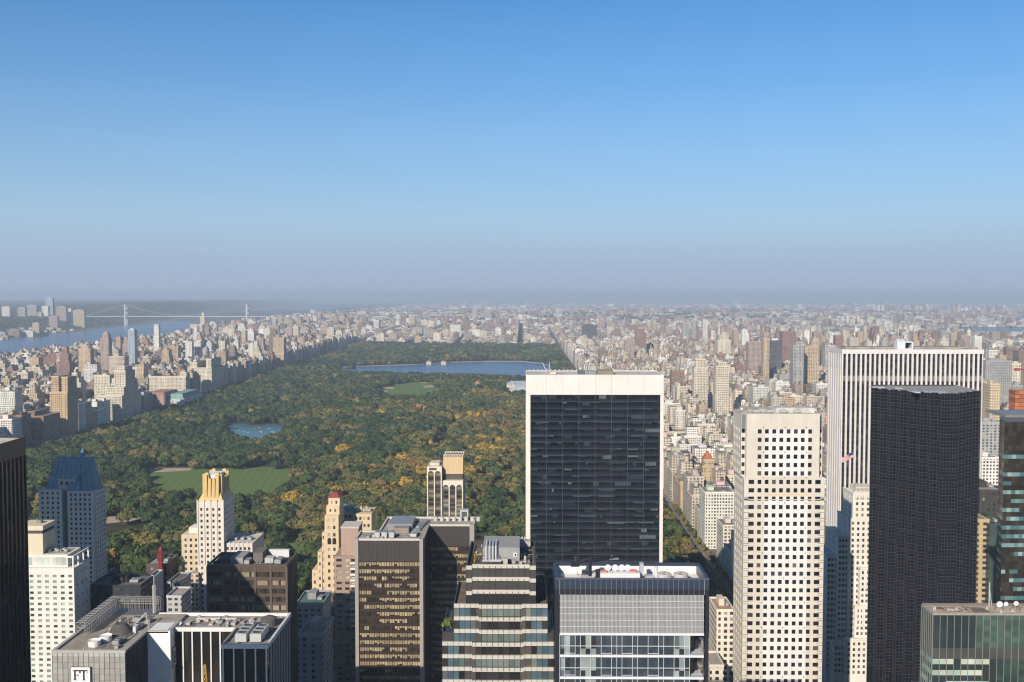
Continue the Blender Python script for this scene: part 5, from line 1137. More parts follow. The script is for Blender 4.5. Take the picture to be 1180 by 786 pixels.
def striped_slab():                          # white marble slab with close vertical stripes
    Y1 = 740.; Y2 = 773.; z = Zt(402.7, Y1, 1050); x0 = X(971, 403, Y1); x1 = X(1133.5, 403, Y1)
    t = thing('office_tower', 'white marble slab tower with close dark vertical window strips and a box on its roof', 'office tower', ((x0+x1)/2, Y1, 0))
    mar = (0.66, 0.625, 0.60); r_ = random.Random(41)
    b = MB((0.03, 0.028, 0.03)); b.box(x0+.5, x1-.5, Y1+.9, Y2-.9, BASE, z-.4, skip='d'); b.build('core_wall', 'metal', t)
    n = 30; pitch = (x1-x0)/n; fh = 3.95; nf = int((z-6)/fh)
    vs = [BASE]+[z-3.3-k*fh/2 for k in range(nf*2, -1, -1)]
    def strip(ax, U, o):
        g_ = MB(); 
        def cf(i, j):
            kk = (len(vs)-2-j)//2
            if kk in (4,): return (0.20, 0.185, 0.18)
            if j % 2: return (0.035, 0.033, 0.035)
            return r_.choice([(0.012, 0.012, 0.018)]*7+[(0.04, 0.04, 0.045), (0.075, 0.07, 0.068)])
        pane_wall(g_, ax, U, [0, pitch*.52], vs, cf); g_.build('window_strip', 'glass', t)
    for k in range(n):
        a = x0+pitch*(k+.5)
        strip((a-pitch*.26, Y1+.55, 0), (1, 0), 0)
    for k in range(n+1):
        a = x0+pitch*k; p_ = MB(mar); e = pitch*.25
        lo, hi = (a-e if k else a, a+e if k < n else a)
        # chamfered pier
        p_.face([(lo, Y1+.6, BASE), (lo+e*.45, Y1-.3, BASE), (lo+e*.45, Y1-.3, z-3.2), (lo, Y1+.6, z-3.2)]); p_.face([(lo+e*.45, Y1-.3, BASE), (hi-e*.45, Y1-.3, BASE), (hi-e*.45, Y1-.3, z-3.2), (lo+e*.45, Y1-.3, z-3.2)]); p_.face([(hi-e*.45, Y1-.3, BASE), (hi, Y1+.6, BASE), (hi, Y1+.6, z-3.2), (hi-e*.45, Y1-.3, z-3.2)])
        p_.build('pier', 'stone', t)
    m = 6; pw_ = (Y2-Y1)/m
    for k in range(m):
        a = Y2-pw_*(k+.5); strip((x0+.5, a+pitch*.26, 0), (0, -1), 0)
    for k in range(m+1):
        a = Y1+pw_*k; p_ = MB(mar); e = pw_*.30; p_.box(x0-.35, x0+.55, max(Y1-.1, a-e), min(Y2, a+e), BASE, z-3.2, skip='d'); p_.build('pier', 'stone', t)
    c = MB(mar); c.box(x0-.4, x1+.2, Y1-.35, Y1+.8, z-3.2, z); c.box(x0-.4, x0+.6, Y1+.8, Y2, z-3.2, z); c.box(x1-.6, x1+.2, Y1+.8, Y2, BASE, z); c.box(x0-.4, x1+.2, Y2, Y2+.8, BASE, z); 
    for k in range(n): a = x0+pitch*(k+.5); 
    c.build('cornice_band', 'stone', t)
    w_ = MB((0.70, 0.68, 0.66))
    for k in range(m): a = Y1+pw_*(k+.5); w_.box(x0-.1, x0+.62, a-pw_*.199, a+pw_*.199, z-14, z-3.22)
    w_.build('louvre_panel', 'stone', t)
    r = MB((0.36, 0.34, 0.31)); r.box(x0+.7, x1-.7, Y1+.9, Y2-.1, z-.6, z-.2); r.box(x0+6, x1-8, Y1+14, Y2-4, z-.2, z+.9, (0.30, 0.27, 0.24)); r.build('roof', 'roofing', t)
    xa, xb = X(1034, 400, Y1+5), X(1052.5, 400, Y1+5); zt = Zt(393.5, Y1+5, 1043); h = MB((0.62, 0.66, 0.70)); xm = xa+(xb-xa)*.50; xn = xa+(xb-xa)*.90
    h.box(xa, xm, Y1+5, Y1+12, z-.2, zt); h.box(xn, xb, Y1+5, Y1+12, z-.2, zt-.4); h.box(xm, xn, Y1+5, Y1+12, z+4.6, zt); h.box(xm, xn, Y1+11.5, Y1+12, z-.2, z+4.6, (0.02, 0.02, 0.02)); h.box(xm, xn, Y1+5, Y1+11.4, z-.2, z+.3); h.bar((xa+2, Y1+8, zt), (xa+2, Y1+8, zt+2.2), .15); h.bar((xm, Y1+8, zt), (xm, Y1+8, zt+1.6), .15); h.build('lift_house', 'paint', t)
    occ(x0, x1, Y1, Y2, z)
    return x0, x1, z
GMX0, GMX1, GMZ = striped_slab()

def sawtooth_tower():                        # black glass tower with stepped corner
    z = Zt(453.3, 560, 1095); YN = 560.; P = []
    left = X(1004, 448, 592); near = X(1085, 453, YN); e = X(1106, 453, YN); rt = X(1130, 451, 574)
    steps = 7; 
    for k in range(steps):
        a = left+(near-left)*k/steps; b_ = left+(near-left)*(k+1)/steps; y = 592-(592-YN)*(k)/steps; P += [(a, y), (b_, y)]
    P += [(near, YN), (e, YN)]
    for k in range(3): y = YN+5*(k+1); a = e+(rt-e)*k/3; b_ = e+(rt-e)*(k+1)/3; P += [(a, y), (b_, y)]
    P += [(rt+2, 612), (left*612/592+1.5, 612)]
    t = thing('office_tower', 'black glass tower with sawtooth corner bays in front of the white striped slab', 'office tower', ((left+rt)/2, YN, 0))
    r_ = random.Random(61); fh = 3.75; nf = int(z/fh); n = len(P)
    vs = [BASE]+[z-(nf-k)*fh/2 for k in range(-nf+1, nf+1)]; vs = sorted(set([BASE]+[z-k*fh/2 for k in range(2*nf)]))
    mm = MB((0.062, 0.060, 0.068))
    for i in range(n):
        a, b_ = P[i], P[(i+1) % n]; L = math.hypot(b_[0]-a[0], b_[1]-a[1])
        if L < .05: continue
        U = ((b_[0]-a[0])/L, (b_[1]-a[1])/L); g_ = MB(); m = max(1, round(L/1.75))
        vis = i < n-3
        pane_wall(g_, (a[0], a[1], 0), U, lin(0, L, m) if vis else [0, L], vs if vis else [BASE, z], lambda i_, j: r_.choice([(0.008, 0.009, 0.015)]*6+[(0.012, 0.012, 0.02), (0.018, 0.017, 0.022)]) if j % 2 else r_.choice([(0.005, 0.006, 0.01), (0.007, 0.007, 0.01)]))
        g_.build('glass_bay', 'glass', t)
        if vis:
            N = Vector((U[1], -U[0], 0)); O = Vector((a[0], a[1], 0)); Uv = Vector((U[0], U[1], 0))
            for q in lin(0, L, m):
                p0 = O+Uv*min(max(q, .07), L-.07)-N*.05; mm.bar((p0.x, p0.y, BASE), (p0.x, p0.y, z), .09)
            for k in range(nf*2):
                zz = z-k*fh/2-.1
                if zz < 40: break
                h_ = .10 if k % 2 else .16
                A, B = O+N*.01, O+Uv*L+N*.01; c = (0.055, 0.052, 0.060)
                q0, q1 = A+N*.06, B+N*.06
                mm.face([(q0.x, q0.y, zz-h_), (q1.x, q1.y, zz-h_), (q1.x, q1.y, zz+h_), (q0.x, q0.y, zz+h_)], c); mm.face([(q0.x, q0.y, zz+h_), (q1.x, q1.y, zz+h_), (B.x, B.y, zz+h_), (A.x, A.y, zz+h_)], c)
    mm.build('mullion_grid', 'metal', t)
    r = MB((0.30, 0.29, 0.27)); r.face([(p[0], p[1], z-.5) for p in P]); r.build('roof', 'roofing', t)
    r = MB((0.46, 0.45, 0.43)); r.box(left+2, left+9, 596, 600, z-.5, z+.2); r.box(near-6, e-3, YN+9, YN+20, z-.5, z+.1, (0.36, 0.36, 0.36)); r.box(left+13, near-10, 590, 604, z-.5, z+.3, (0.4, 0.38, 0.34)); r.box(near-12, near-9, YN+6, YN+14, z-.45, z-.1, (0.7, 0.7, 0.7)); pass
    for i in range(n-2):
        a, b_ = P[i], P[i+1]
        if math.hypot(b_[0]-a[0], b_[1]-a[1]) > .1: r.bar((a[0], a[1]+.4, z-.3), (b_[0], b_[1]+.4, z-.3), .25, (0.5, 0.49, 0.47))
    r.build('roof_house', 'metal', t)
    occ(left, rt, YN, 612, z)
sawtooth_tower()

def stepped_white():                         # pale setback tower half hidden behind the sawtooth tower
    Y1 = 640.; t = thing('office_building', 'pale stepped setback tower left of the black sawtooth tower', 'office building', (X(980, 650, Y1), Y1, 0))
    w = MB((0.74, 0.71, 0.65)); panes = []
    def tier(pa, pb, pt, Ya, Yb, ncol, fh=3.6, ww=1.5, west=2):
        a, b_, z = X(pa, pt, Ya), X(pb, pt, Ya), Zt(pt, Ya, pa); rows = int((z-20)/fh); vs = [BASE]
        for k in range(rows): q = z-1.8-(rows-1-k)*fh; vs += [q-1.9, q]
        vs += [z]
        wall_grid(w, panes, (a, Ya, 0), (1, 0), breaks(b_-a, ncol, ww), vs, lambda i, j: i % 2 == 1 and j % 2 == 1, .35)
        wall_grid(w, panes, (a, Yb, 0), (0, -1), breaks(Yb-Ya, west, ww), vs, lambda i, j: i % 2 == 1 and j % 2 == 1, .35)
        w.box(a, b_, Ya, Yb, BASE, z, skip='fld'); w.box(a-.2, b_, Ya-.25, Ya-.01, z-.6, z+.5); w.box(a-.25, a-.01, Ya-.25, Yb, z-.6, z+.5); occ(a, b_, Ya, Yb, z); return a, b_, z
    a, b_, z = tier(983, 1012, 569, Y1, Y1+20, 4)
    tier(978.5, 1012, 598, Y1-.8, Y1+23, 5); tier(991, 1012, 655, Y1-5, Y1-.9, 4); tier(985, 1012, 699, Y1-8, Y1-5.05, 5); tier(974, 1012, 737, Y1-12, Y1-8.05, 6)
    tier(966, 978.4, 618, Y1+2, Y1+30, 3); tier(953, 965.9, 640, Y1+6, Y1+34, 3); tier(961, 973.9, 742, Y1-6, Y1+1.9, 3)
    for k in range(12): aa = a+1+(b_-a-2)*k/11; w.box(aa-.4, aa+.4, Y1-.5, Y1+.02, z-3, z+1.6)
    for pa_, pt_, Y_ in ((992, 657, Y1-5), (998, 657, Y1-5), (1003, 657, Y1-5), (987, 701, Y1-8), (994, 701, Y1-8)):
        xx, zz = X(pa_, pt_, Y_), Zt(pt_, Y_, pa_); w.box(xx-.5, xx+.5, Y_-.55, Y_-.26, zz-12, zz+1.8)
    w.build('wall', 'stone', t)
    place_panes(t, panes, [(0.05, 0.05, 0.05), (0.025, 0.025, 0.03), (0.10, 0.095, 0.085), (0.2, 0.19, 0.17)], 100)
    q = MB((0.62, 0.58, 0.52)); q.box(a+3, b_-1, Y1+4, Y1+16, z, z+3.6)
    for k in range(5): q.cyl(a+3.5+k*2.5, Y1+2.2, z-.1, z+3.2, .9, .9, 10, (0.45, 0.42, 0.38))
    q.build('roof_house', 'stone', t)
    zf = Zt(655, Y1-5, 995); q = MB((0.52, 0.33, 0.2)); q.box(X(980, 655, Y1), X(984, 655, Y1), Y1-2.5, Y1-.85, zf-26, zf-24.6); q.build('terrace_planter', 'stone', t)
    x, zz = X(981.5, 545, Y1+4), Zt(569, Y1+4, 981); zt_ = Zt(520, Y1+4, 981)
    m_ = MB((0.6, 0.6, 0.58)); m_.cyl(x+1, Y1+4, z-2, zt_, .22, .1, 8); fp = m_.build('flagpole', 'metal', t)
    f = MB(); L, H = 7.4, 3.6; nx, ny = 12, 13; px_, pz = x+1-.1, zt_-.6
    def fp_(u, v): return (px_-L*u, Y1+4+.5*math.sin(u*7+v), pz-H*v-3.2*u+.35*math.sin(u*6))
    for i in range(nx):
        for j in range(ny):
            c = (0.45, 0.05, 0.06) if j % 2 == 0 else (0.75, 0.72, 0.70)
            if i < 5 and j < 7: c = (0.05, 0.06, 0.16)
            f.face([fp_(i/nx, (j+1)/ny), fp_((i+1)/nx, (j+1)/ny), fp_((i+1)/nx, j/ny), fp_(i/nx, j/ny)], c)
    f.build('flag', 'paint', fp, True)
stepped_white()

def teal_tower():                            # dark faceted glass tower at right edge
    Y1 = 400.; z = Zt(486, Y1, 1160); P = [(X(1152, 486, Y1+9), Y1+9), (X(1157.5, 487, Y1), Y1), (X(1157.5, 487, Y1)+38, Y1+1.5), (X(1157.5, 487, Y1)+38, Y1+40), (X(1152, 486, Y1+9)*(Y1+40)/(Y1+9)+1.5, Y1+40)]
    t = thing('office_tower', 'dark brown glass tower with broken teal window bands cut by the right edge', 'office tower', (P[1][0]+10, Y1, 0)); r_ = random.Random(71)
    w = MB((0.04, 0.034, 0.03)); w.prism([(p[0]+(.1 if k in (0, 1, 4) else -.1), p[1]+(.3 if k < 3 else -.1)) for k, p in enumerate(P)], BASE, z-.3); w.build('core_wall', 'metal', t)
    fh = 3.5; zt = z-13; dk = [(0.035, 0.03, 0.026), (0.05, 0.042, 0.034), (0.028, 0.024, 0.022)]
    top = MB(); 
    for i in range(3):
        a, b_ = P[i], P[i+1]; L = math.hypot(b_[0]-a[0], b_[1]-a[1]); U = ((b_[0]-a[0])/L, (b_[1]-a[1])/L)
        pane_wall(top, (a[0], a[1], 0), U, lin(0, L, max(4, int(L/1.6))), lin(zt, z, 7), lambda i_, j: r_.choice(dk))
    top.build('top_panel', 'glass', t)
    while zt > 80:
        g_ = MB()
        for i in range(3):
            a, b_ = P[i], P[i+1]; L = math.hypot(b_[0]-a[0], b_[1]-a[1]); U = ((b_[0]-a[0])/L, (b_[1]-a[1])/L); run = [0, False]
            def cf(i_, j):
                if j == 0: return r_.choice(dk)
                if run[0] <= 0: run[0] = r_.choice([1, 2, 3, 4]); run[1] = r_.random() < (.62)
                run[0] -= 1; return r_.choice([(0.10, 0.20, 0.205), (0.16, 0.27, 0.27), (0.07, 0.155, 0.165), (0.26, 0.34, 0.32)]) if run[1] else r_.choice(dk)
            pane_wall(g_, (a[0], a[1], 0), U, lin(0, L, max(4, int(L/1.6))), [zt-fh+.02, zt-1.55, zt], cf)
        g_.build('window_band', 'glass', t); zt -= fh
    r = MB((0.12, 0.11, 0.10)); r.prism([(p[0], p[1]) for p in P], z-.3, z+.25); r.box(P[1][0]+6, P[1][0]+30, Y1+12, Y1+30, z+.25, z+1.2, (0.25, 0.24, 0.22)); r.build('parapet', 'metal', t)
    occ(P[0][0], P[2][0], Y1, Y1+40, z)
teal_tower()

def green_glass_block():                     # green glass block, bottom right
    Y1 = 360.; Y2 = 370.; z = Zt(707, Y1, 1100); x0 = X(1075, 707, Y1); x1 = x0+66
    t = thing('office_building', 'green glass office block with a tan gravel roof and white satellite dishes', 'office building', (x0+25, Y1, 0)); r_ = random.Random(81)
    w = MB((0.04, 0.045, 0.042)); w.box(x0+.1, x1, Y1+.3, Y2, BASE, z-.5, skip='d'); w.build('core_wall', 'metal', t)
    fh = 4.0; k = 0; zt = z-.4; n = 26; L = x1-x0; gr = [(0.035, 0.06, 0.055), (0.045, 0.075, 0.065), (0.03, 0.05, 0.048)]; lt = [(0.40, 0.45, 0.38), (0.30, 0.38, 0.33), (0.5, 0.52, 0.44)]
    while zt > 30:
        g_ = MB(); run = [0, False]
        def cf(i, j):
            if k < 3: return r_.choice([(0.03, 0.042, 0.046)] if i < 6 else [(0.06, 0.095, 0.085), (0.05, 0.085, 0.07), (0.075, 0.11, 0.095)])
            if k == 3: return (0.07, 0.072, 0.068)
            if i >= 9: return r_.choice(gr)
            if j == 0: return (0.028, 0.04, 0.04)
            if run[0] <= 0: run[0] = r_.choice([1, 2, 3]); run[1] = r_.random() < .6
            run[0] -= 1; return r_.choice(lt) if run[1] else (0.03, 0.04, 0.042)
        pane_wall(g_, (x0, Y1, 0), (1, 0), lin(0, L, n), [zt-fh+.02, zt-1.9, zt], cf)
        run = [0, False]
        def cf2(i, j): 
            if k < 4: return r_.choice([(0.035, 0.05, 0.052), (0.045, 0.06, 0.06)])
            return r_.choice([(0.25, 0.38, 0.36), (0.16, 0.27, 0.26)]) if j == 1 and r_.random() < .75 else (0.03, 0.042, 0.042)
        pane_wall(g_, (x0, Y2, 0), (0, -1), lin(0, Y2-Y1, 6), [zt-fh+.02, zt-1.9, zt], cf2); g_.build('window_band', 'glass', t)
        zt -= fh; k += 1
    m_ = MB((0.22, 0.24, 0.22))
    for q in lin(0, L, n): m_.box(x0+q-.08, x0+q+.08, Y1-.28, Y1+.02, BASE, z, (0.30, 0.28, 0.22))
    for q in lin(0, Y2-Y1, 6): m_.box(x0-.28, x0+.02, Y1+q-.08, Y1+q+.08, BASE, z)
    m_.build('mullion', 'metal', t)['kind'] = 'stuff'
    r = MB((0.46, 0.35, 0.27)); r.box(x0+.3, x1-.3, Y1+.3, Y2-.3, z-.6, z-.2); r.build('roof', 'roofing', t)
    p_ = MB((0.40, 0.37, 0.32)); p_.box(x0-.1, x1, Y1-.1, Y1+.3, z-.6, z+.15); p_.box(x0-.1, x0+.3, Y1+.3, Y2, z-.6, z+.15); p_.box(x0, x1, Y2-.3, Y2+.1, z-.6, z+.7, (0.2, 0.19, 0.17)); p_.build('parapet', 'metal', t)
    for k, (dx, R, zz) in enumerate(((26.5, 1.15, 1.4), (28.9, .8, 1.5), (32.5, .9, 1.7))):
        d = MB((0.84, 0.84, 0.82)); cx_, cy_ = x0+dx, Y2-3; prev = None
        for j in range(4):
            rr = R*j/3; ring = [(cx_+rr*math.cos(s), cy_-.5*(j/3)**2*R, z+zz+rr*math.sin(s)) for s in np.linspace(0, 2*math.pi, 15)[:-1]]
            if prev:
                for i in range(14): d.face([prev[i], prev[(i+1) % 14], ring[(i+1) % 14], ring[i]])
            prev = ring
        o = d.build('satellite_dish', 'paint', t, True); s = MB((0.5, 0.5, 0.5)); s.bar((cx_, cy_+.2, z-.3), (cx_, cy_+.2, z+zz), .13); s.build('dish_mount', 'metal', o)
    for k in range(2):
        e = MB((0.16, 0.12, 0.09)); cx_ = x0+9+k*8
        for j in range(24): a0, a1 = j/24*6.283, (j+1)/24*6.283; e.bar((cx_+3.4*math.cos(a0), Y1+5+2.6*math.sin(a0), z-.15), (cx_+3.4*math.cos(a1), Y1+5+2.6*math.sin(a1), z-.15), .12)
        e.build('fan_ring', 'metal', t)
    for k in range(6): v_ = MB((0.35, 0.3, 0.25)); v_.box(x0+24+k*3, x0+25.2+k*3, Y1+4, Y1+5.4, z-.25, z+.7); v_.build('roof_vent', 'metal', t)
    e = MB()
    e.bar((x0+23.5, Y2-2, z), (x0+23.5, Y2-2, z+9), .15, (0.6, 0.6, 0.6)); e.bar((x0+24.5, Y2-2, z), (x0+23.5, Y2-2, z+7), .1, (0.6, 0.6, 0.6)); e.build('antenna_mast', 'metal', t)
    clutter(t, x0+1, x1-3, Y1+1, Y2-1.5, z-.19, 22, 11)
    occ(x0, x1, Y1, Y2, z)
green_glass_block()

# ------------------------------------------------------------------ smaller buildings between the towers
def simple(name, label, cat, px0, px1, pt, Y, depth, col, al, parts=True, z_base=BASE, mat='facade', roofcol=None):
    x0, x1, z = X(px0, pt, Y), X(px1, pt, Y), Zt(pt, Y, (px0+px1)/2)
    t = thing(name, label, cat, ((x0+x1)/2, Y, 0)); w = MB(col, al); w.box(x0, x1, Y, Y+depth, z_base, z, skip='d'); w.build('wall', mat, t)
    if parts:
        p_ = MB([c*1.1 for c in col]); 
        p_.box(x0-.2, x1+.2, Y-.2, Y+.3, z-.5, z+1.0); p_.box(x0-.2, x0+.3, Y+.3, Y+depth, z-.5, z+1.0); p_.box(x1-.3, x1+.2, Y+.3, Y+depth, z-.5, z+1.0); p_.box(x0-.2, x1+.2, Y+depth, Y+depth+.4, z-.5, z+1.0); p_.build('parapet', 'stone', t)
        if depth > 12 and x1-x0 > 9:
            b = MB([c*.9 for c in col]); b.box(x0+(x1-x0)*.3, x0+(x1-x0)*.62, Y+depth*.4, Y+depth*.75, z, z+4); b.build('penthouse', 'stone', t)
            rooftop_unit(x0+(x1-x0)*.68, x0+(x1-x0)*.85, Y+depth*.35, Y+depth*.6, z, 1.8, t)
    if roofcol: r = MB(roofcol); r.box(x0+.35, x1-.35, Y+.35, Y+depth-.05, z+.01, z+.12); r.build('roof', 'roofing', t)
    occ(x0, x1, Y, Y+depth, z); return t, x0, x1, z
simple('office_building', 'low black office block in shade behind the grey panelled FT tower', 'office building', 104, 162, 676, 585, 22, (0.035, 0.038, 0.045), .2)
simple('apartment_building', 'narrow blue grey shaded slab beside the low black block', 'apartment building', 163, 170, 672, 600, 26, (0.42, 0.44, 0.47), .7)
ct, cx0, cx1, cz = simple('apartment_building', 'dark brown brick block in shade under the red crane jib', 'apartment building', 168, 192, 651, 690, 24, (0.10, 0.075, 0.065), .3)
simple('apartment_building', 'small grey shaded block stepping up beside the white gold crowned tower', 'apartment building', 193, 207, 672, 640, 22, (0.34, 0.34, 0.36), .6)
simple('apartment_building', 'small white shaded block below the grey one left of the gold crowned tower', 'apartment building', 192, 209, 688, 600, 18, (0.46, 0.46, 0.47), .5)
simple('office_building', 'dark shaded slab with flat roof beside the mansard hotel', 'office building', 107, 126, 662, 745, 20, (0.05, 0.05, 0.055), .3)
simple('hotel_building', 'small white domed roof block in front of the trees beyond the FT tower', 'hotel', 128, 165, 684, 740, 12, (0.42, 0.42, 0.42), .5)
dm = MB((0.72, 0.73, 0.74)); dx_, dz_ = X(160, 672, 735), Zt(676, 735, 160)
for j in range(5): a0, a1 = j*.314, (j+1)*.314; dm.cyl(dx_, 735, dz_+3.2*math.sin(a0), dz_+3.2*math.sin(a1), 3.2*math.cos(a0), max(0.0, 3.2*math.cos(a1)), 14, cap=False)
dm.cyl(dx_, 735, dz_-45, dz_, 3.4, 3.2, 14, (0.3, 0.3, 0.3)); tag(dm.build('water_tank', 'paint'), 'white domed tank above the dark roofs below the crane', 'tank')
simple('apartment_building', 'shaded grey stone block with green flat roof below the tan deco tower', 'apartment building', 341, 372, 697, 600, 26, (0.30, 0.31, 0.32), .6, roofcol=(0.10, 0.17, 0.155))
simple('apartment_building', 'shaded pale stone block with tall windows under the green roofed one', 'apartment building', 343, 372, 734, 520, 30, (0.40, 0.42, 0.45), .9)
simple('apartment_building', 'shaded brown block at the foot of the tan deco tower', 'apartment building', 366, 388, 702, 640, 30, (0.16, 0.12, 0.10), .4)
simple('apartment_building', 'small beige corner block with tan roof at the avenue beside the square windowed shaft', 'apartment building', 826, 846, 704, 545, 22, (0.66, 0.60, 0.50), .3, roofcol=(0.36, 0.24, 0.15))
simple('apartment_building', 'low beige block under the corner block right of the black framed tower', 'apartment building', 818, 834, 768, 520, 20, (0.60, 0.54, 0.45), .5)
simple('hotel_building', 'pale hotel block lit at the top beyond the shaded avenue', 'hotel', 833, 853, 606, 950, 30, (0.66, 0.60, 0.50), .35)
simple('office_building', 'dark grey slab right of the white striped tower', 'office building', 1129, 1158, 566, 640, 30, (0.06, 0.055, 0.05), .3)
simple('office_building', 'tan blank walled slab between the black sawtooth tower and the teal banded tower', 'office building', 1127, 1140, 600, 600, 28, (0.46, 0.36, 0.22), .95)
simple('office_building', 'dark green glass slab beside the tan blank wall', 'office building', 1140.5, 1160, 606, 596, 24, (0.05, 0.075, 0.065), .1, mat='glass')
simple('apartment_building', 'white brick apartment block seen right of the striped slab', 'apartment building', 1131, 1152, 528, 980, 24, (0.74, 0.72, 0.68), .25)
simple('office_building', 'grey banded office block above the white apartment block', 'office building', 1131, 1156, 487, 1150, 30, (0.36, 0.36, 0.35), .9)
simple('apartment_tower', 'slim tan tower with dotted windows right of the striped slab', 'apartment tower', 1141, 1153, 443, 1250, 22, (0.60, 0.46, 0.30), .1)
simple('apartment_tower', 'grey tan tower just left of the slim dotted tower', 'apartment tower', 1131, 1141, 440, 1300, 22, (0.36, 0.32, 0.28), .4)
# tower under construction, wrapped in orange netting, with its red hoist crane
Yc = 900.; ox0, ox1, oz, ob = X(1170, 450, Yc), X(1210, 450, Yc), Zt(450, Yc, 1170), Zt(477, Yc, 1170)
t = thing('unfinished_tower', 'unfinished tower with orange safety netting round its top floors', 'building site', ((ox0+ox1)/2, Yc, 0))
b = MB((0.42, 0.40, 0.38)); b.box(ox0+1, ox1-1, Yc+1, Yc+12, BASE, ob); b.build('concrete_frame', 'facade', t)
b = MB((0.70, 0.20, 0.06)); r_ = random.Random(4)
for j in range(6):
    z0, z1 = ob+(oz-ob)*j/6, ob+(oz-ob)*(j+1)/6
    for i in range(8): a0, a1 = ox0+(ox1-ox0)*i/8, ox0+(ox1-ox0)*(i+1)/8; s = r_.uniform(.7, 1.2); b.box(a0, a1-.1, Yc-.2+r_.uniform(0, .5), Yc+12, z0, z1-.35, (0.42*s, 0.14*s, 0.06*s))
b.build('safety_netting', 'paint', t)
b = MB((0.5, 0.48, 0.46)); b.cyl(ox0+6, Yc+8, BASE, ob, 5.5, 5.5, 14); b.build('hoist_shaft', 'stone', t)
b = MB((0.36, 0.07, 0.06)); mx = ox0+12; zt = Zt(423, Yc, 1175)
for s in (-.8, .8):
    for q in (-.8, .8): b.bar((mx+s, Yc+8+q, oz-1), (mx+s, Yc+8+q, zt), .18)
zz = oz
while zz < zt-1.6: b.bar((mx-.8, Yc+7.2, zz), (mx+.8, Yc+7.2, zz+1.6), .1); b.bar((mx-.8, Yc+8.8, zz+1.6), (mx+.8, Yc+8.8, zz), .1); zz += 1.6
b.bar((mx, Yc+8, zt-3), (mx+30, Yc+8, zt+14), .35); b.bar((mx, Yc+8, zt-3), (mx-8, Yc+8, zt-2), .4); b.box(mx-9, mx-5, Yc+6.8, Yc+9.2, zt-4, zt-1.6); b.bar((mx-8, Yc+8, zt-2), (mx, Yc+8, zt+4), .15)
tag(b.build('tower_crane', 'paint'), 'red tower crane rising above the orange wrapped unfinished tower', 'crane')
occ(ox0, ox1, Yc, Yc+30, oz)
# slender red crane jib in front of the trees
b = MB((0.34, 0.03, 0.045)); xr, zr0, zr1 = X(186.5, 660, 688), cz-8, Zt(633, 688, 187)
for s in (-.9, .9):
    for q in (-.9, .9): b.bar((xr+s, 686+q, BASE), (xr+s, 686+q, zr1), .2)
zz = BASE
while zz < zr1-1.8: b.bar((xr-.9, 685.1, zz), (xr+.9, 685.1, zz+1.8), .12); b.bar((xr-.9, 686.9, zz+1.8), (xr+.9, 686.9, zz), .12); b.bar((xr-.9, 685.1, zz), (xr-.9, 686.9, zz+1.8), .12); zz += 1.8
b.box(xr-.75, xr+.75, 685.3, 686.7, BASE, zr1-2, (0.30, 0.025, 0.045)); b.cyl(xr, 686, zr1, zr1+2.5, .9, .1, 6)
tag(b.build('crane_mast', 'paint'), 'slender red crane mast standing up in front of the park trees', 'crane')
# yellow hoist at the foot of the finned tower
b = MB((0.55, 0.33, 0.05)); xh, zh = X(236, 770, 345), Zt(766, 345, 236)
for s in (-.7, .7): b.bar((xh+s*1.6, 345, zh-14), (xh+s*.3, 345, zh), .16)
for k in range(7): w_ = 1.12-.13*k; b.bar((xh-w_, 345, zh-14+k*2), (xh+w_*.9, 345, zh-12+k*2), .1)
b.box(xh-.5, xh+.5, 344.6, 345.4, zh-14, zh-6); b.bar((xh, 345, 0), (xh, 345, zh-14), .5); tag(b.build('hoist_mast', 'paint'), 'yellow lattice hoist mast before the white finned wall', 'hoist')
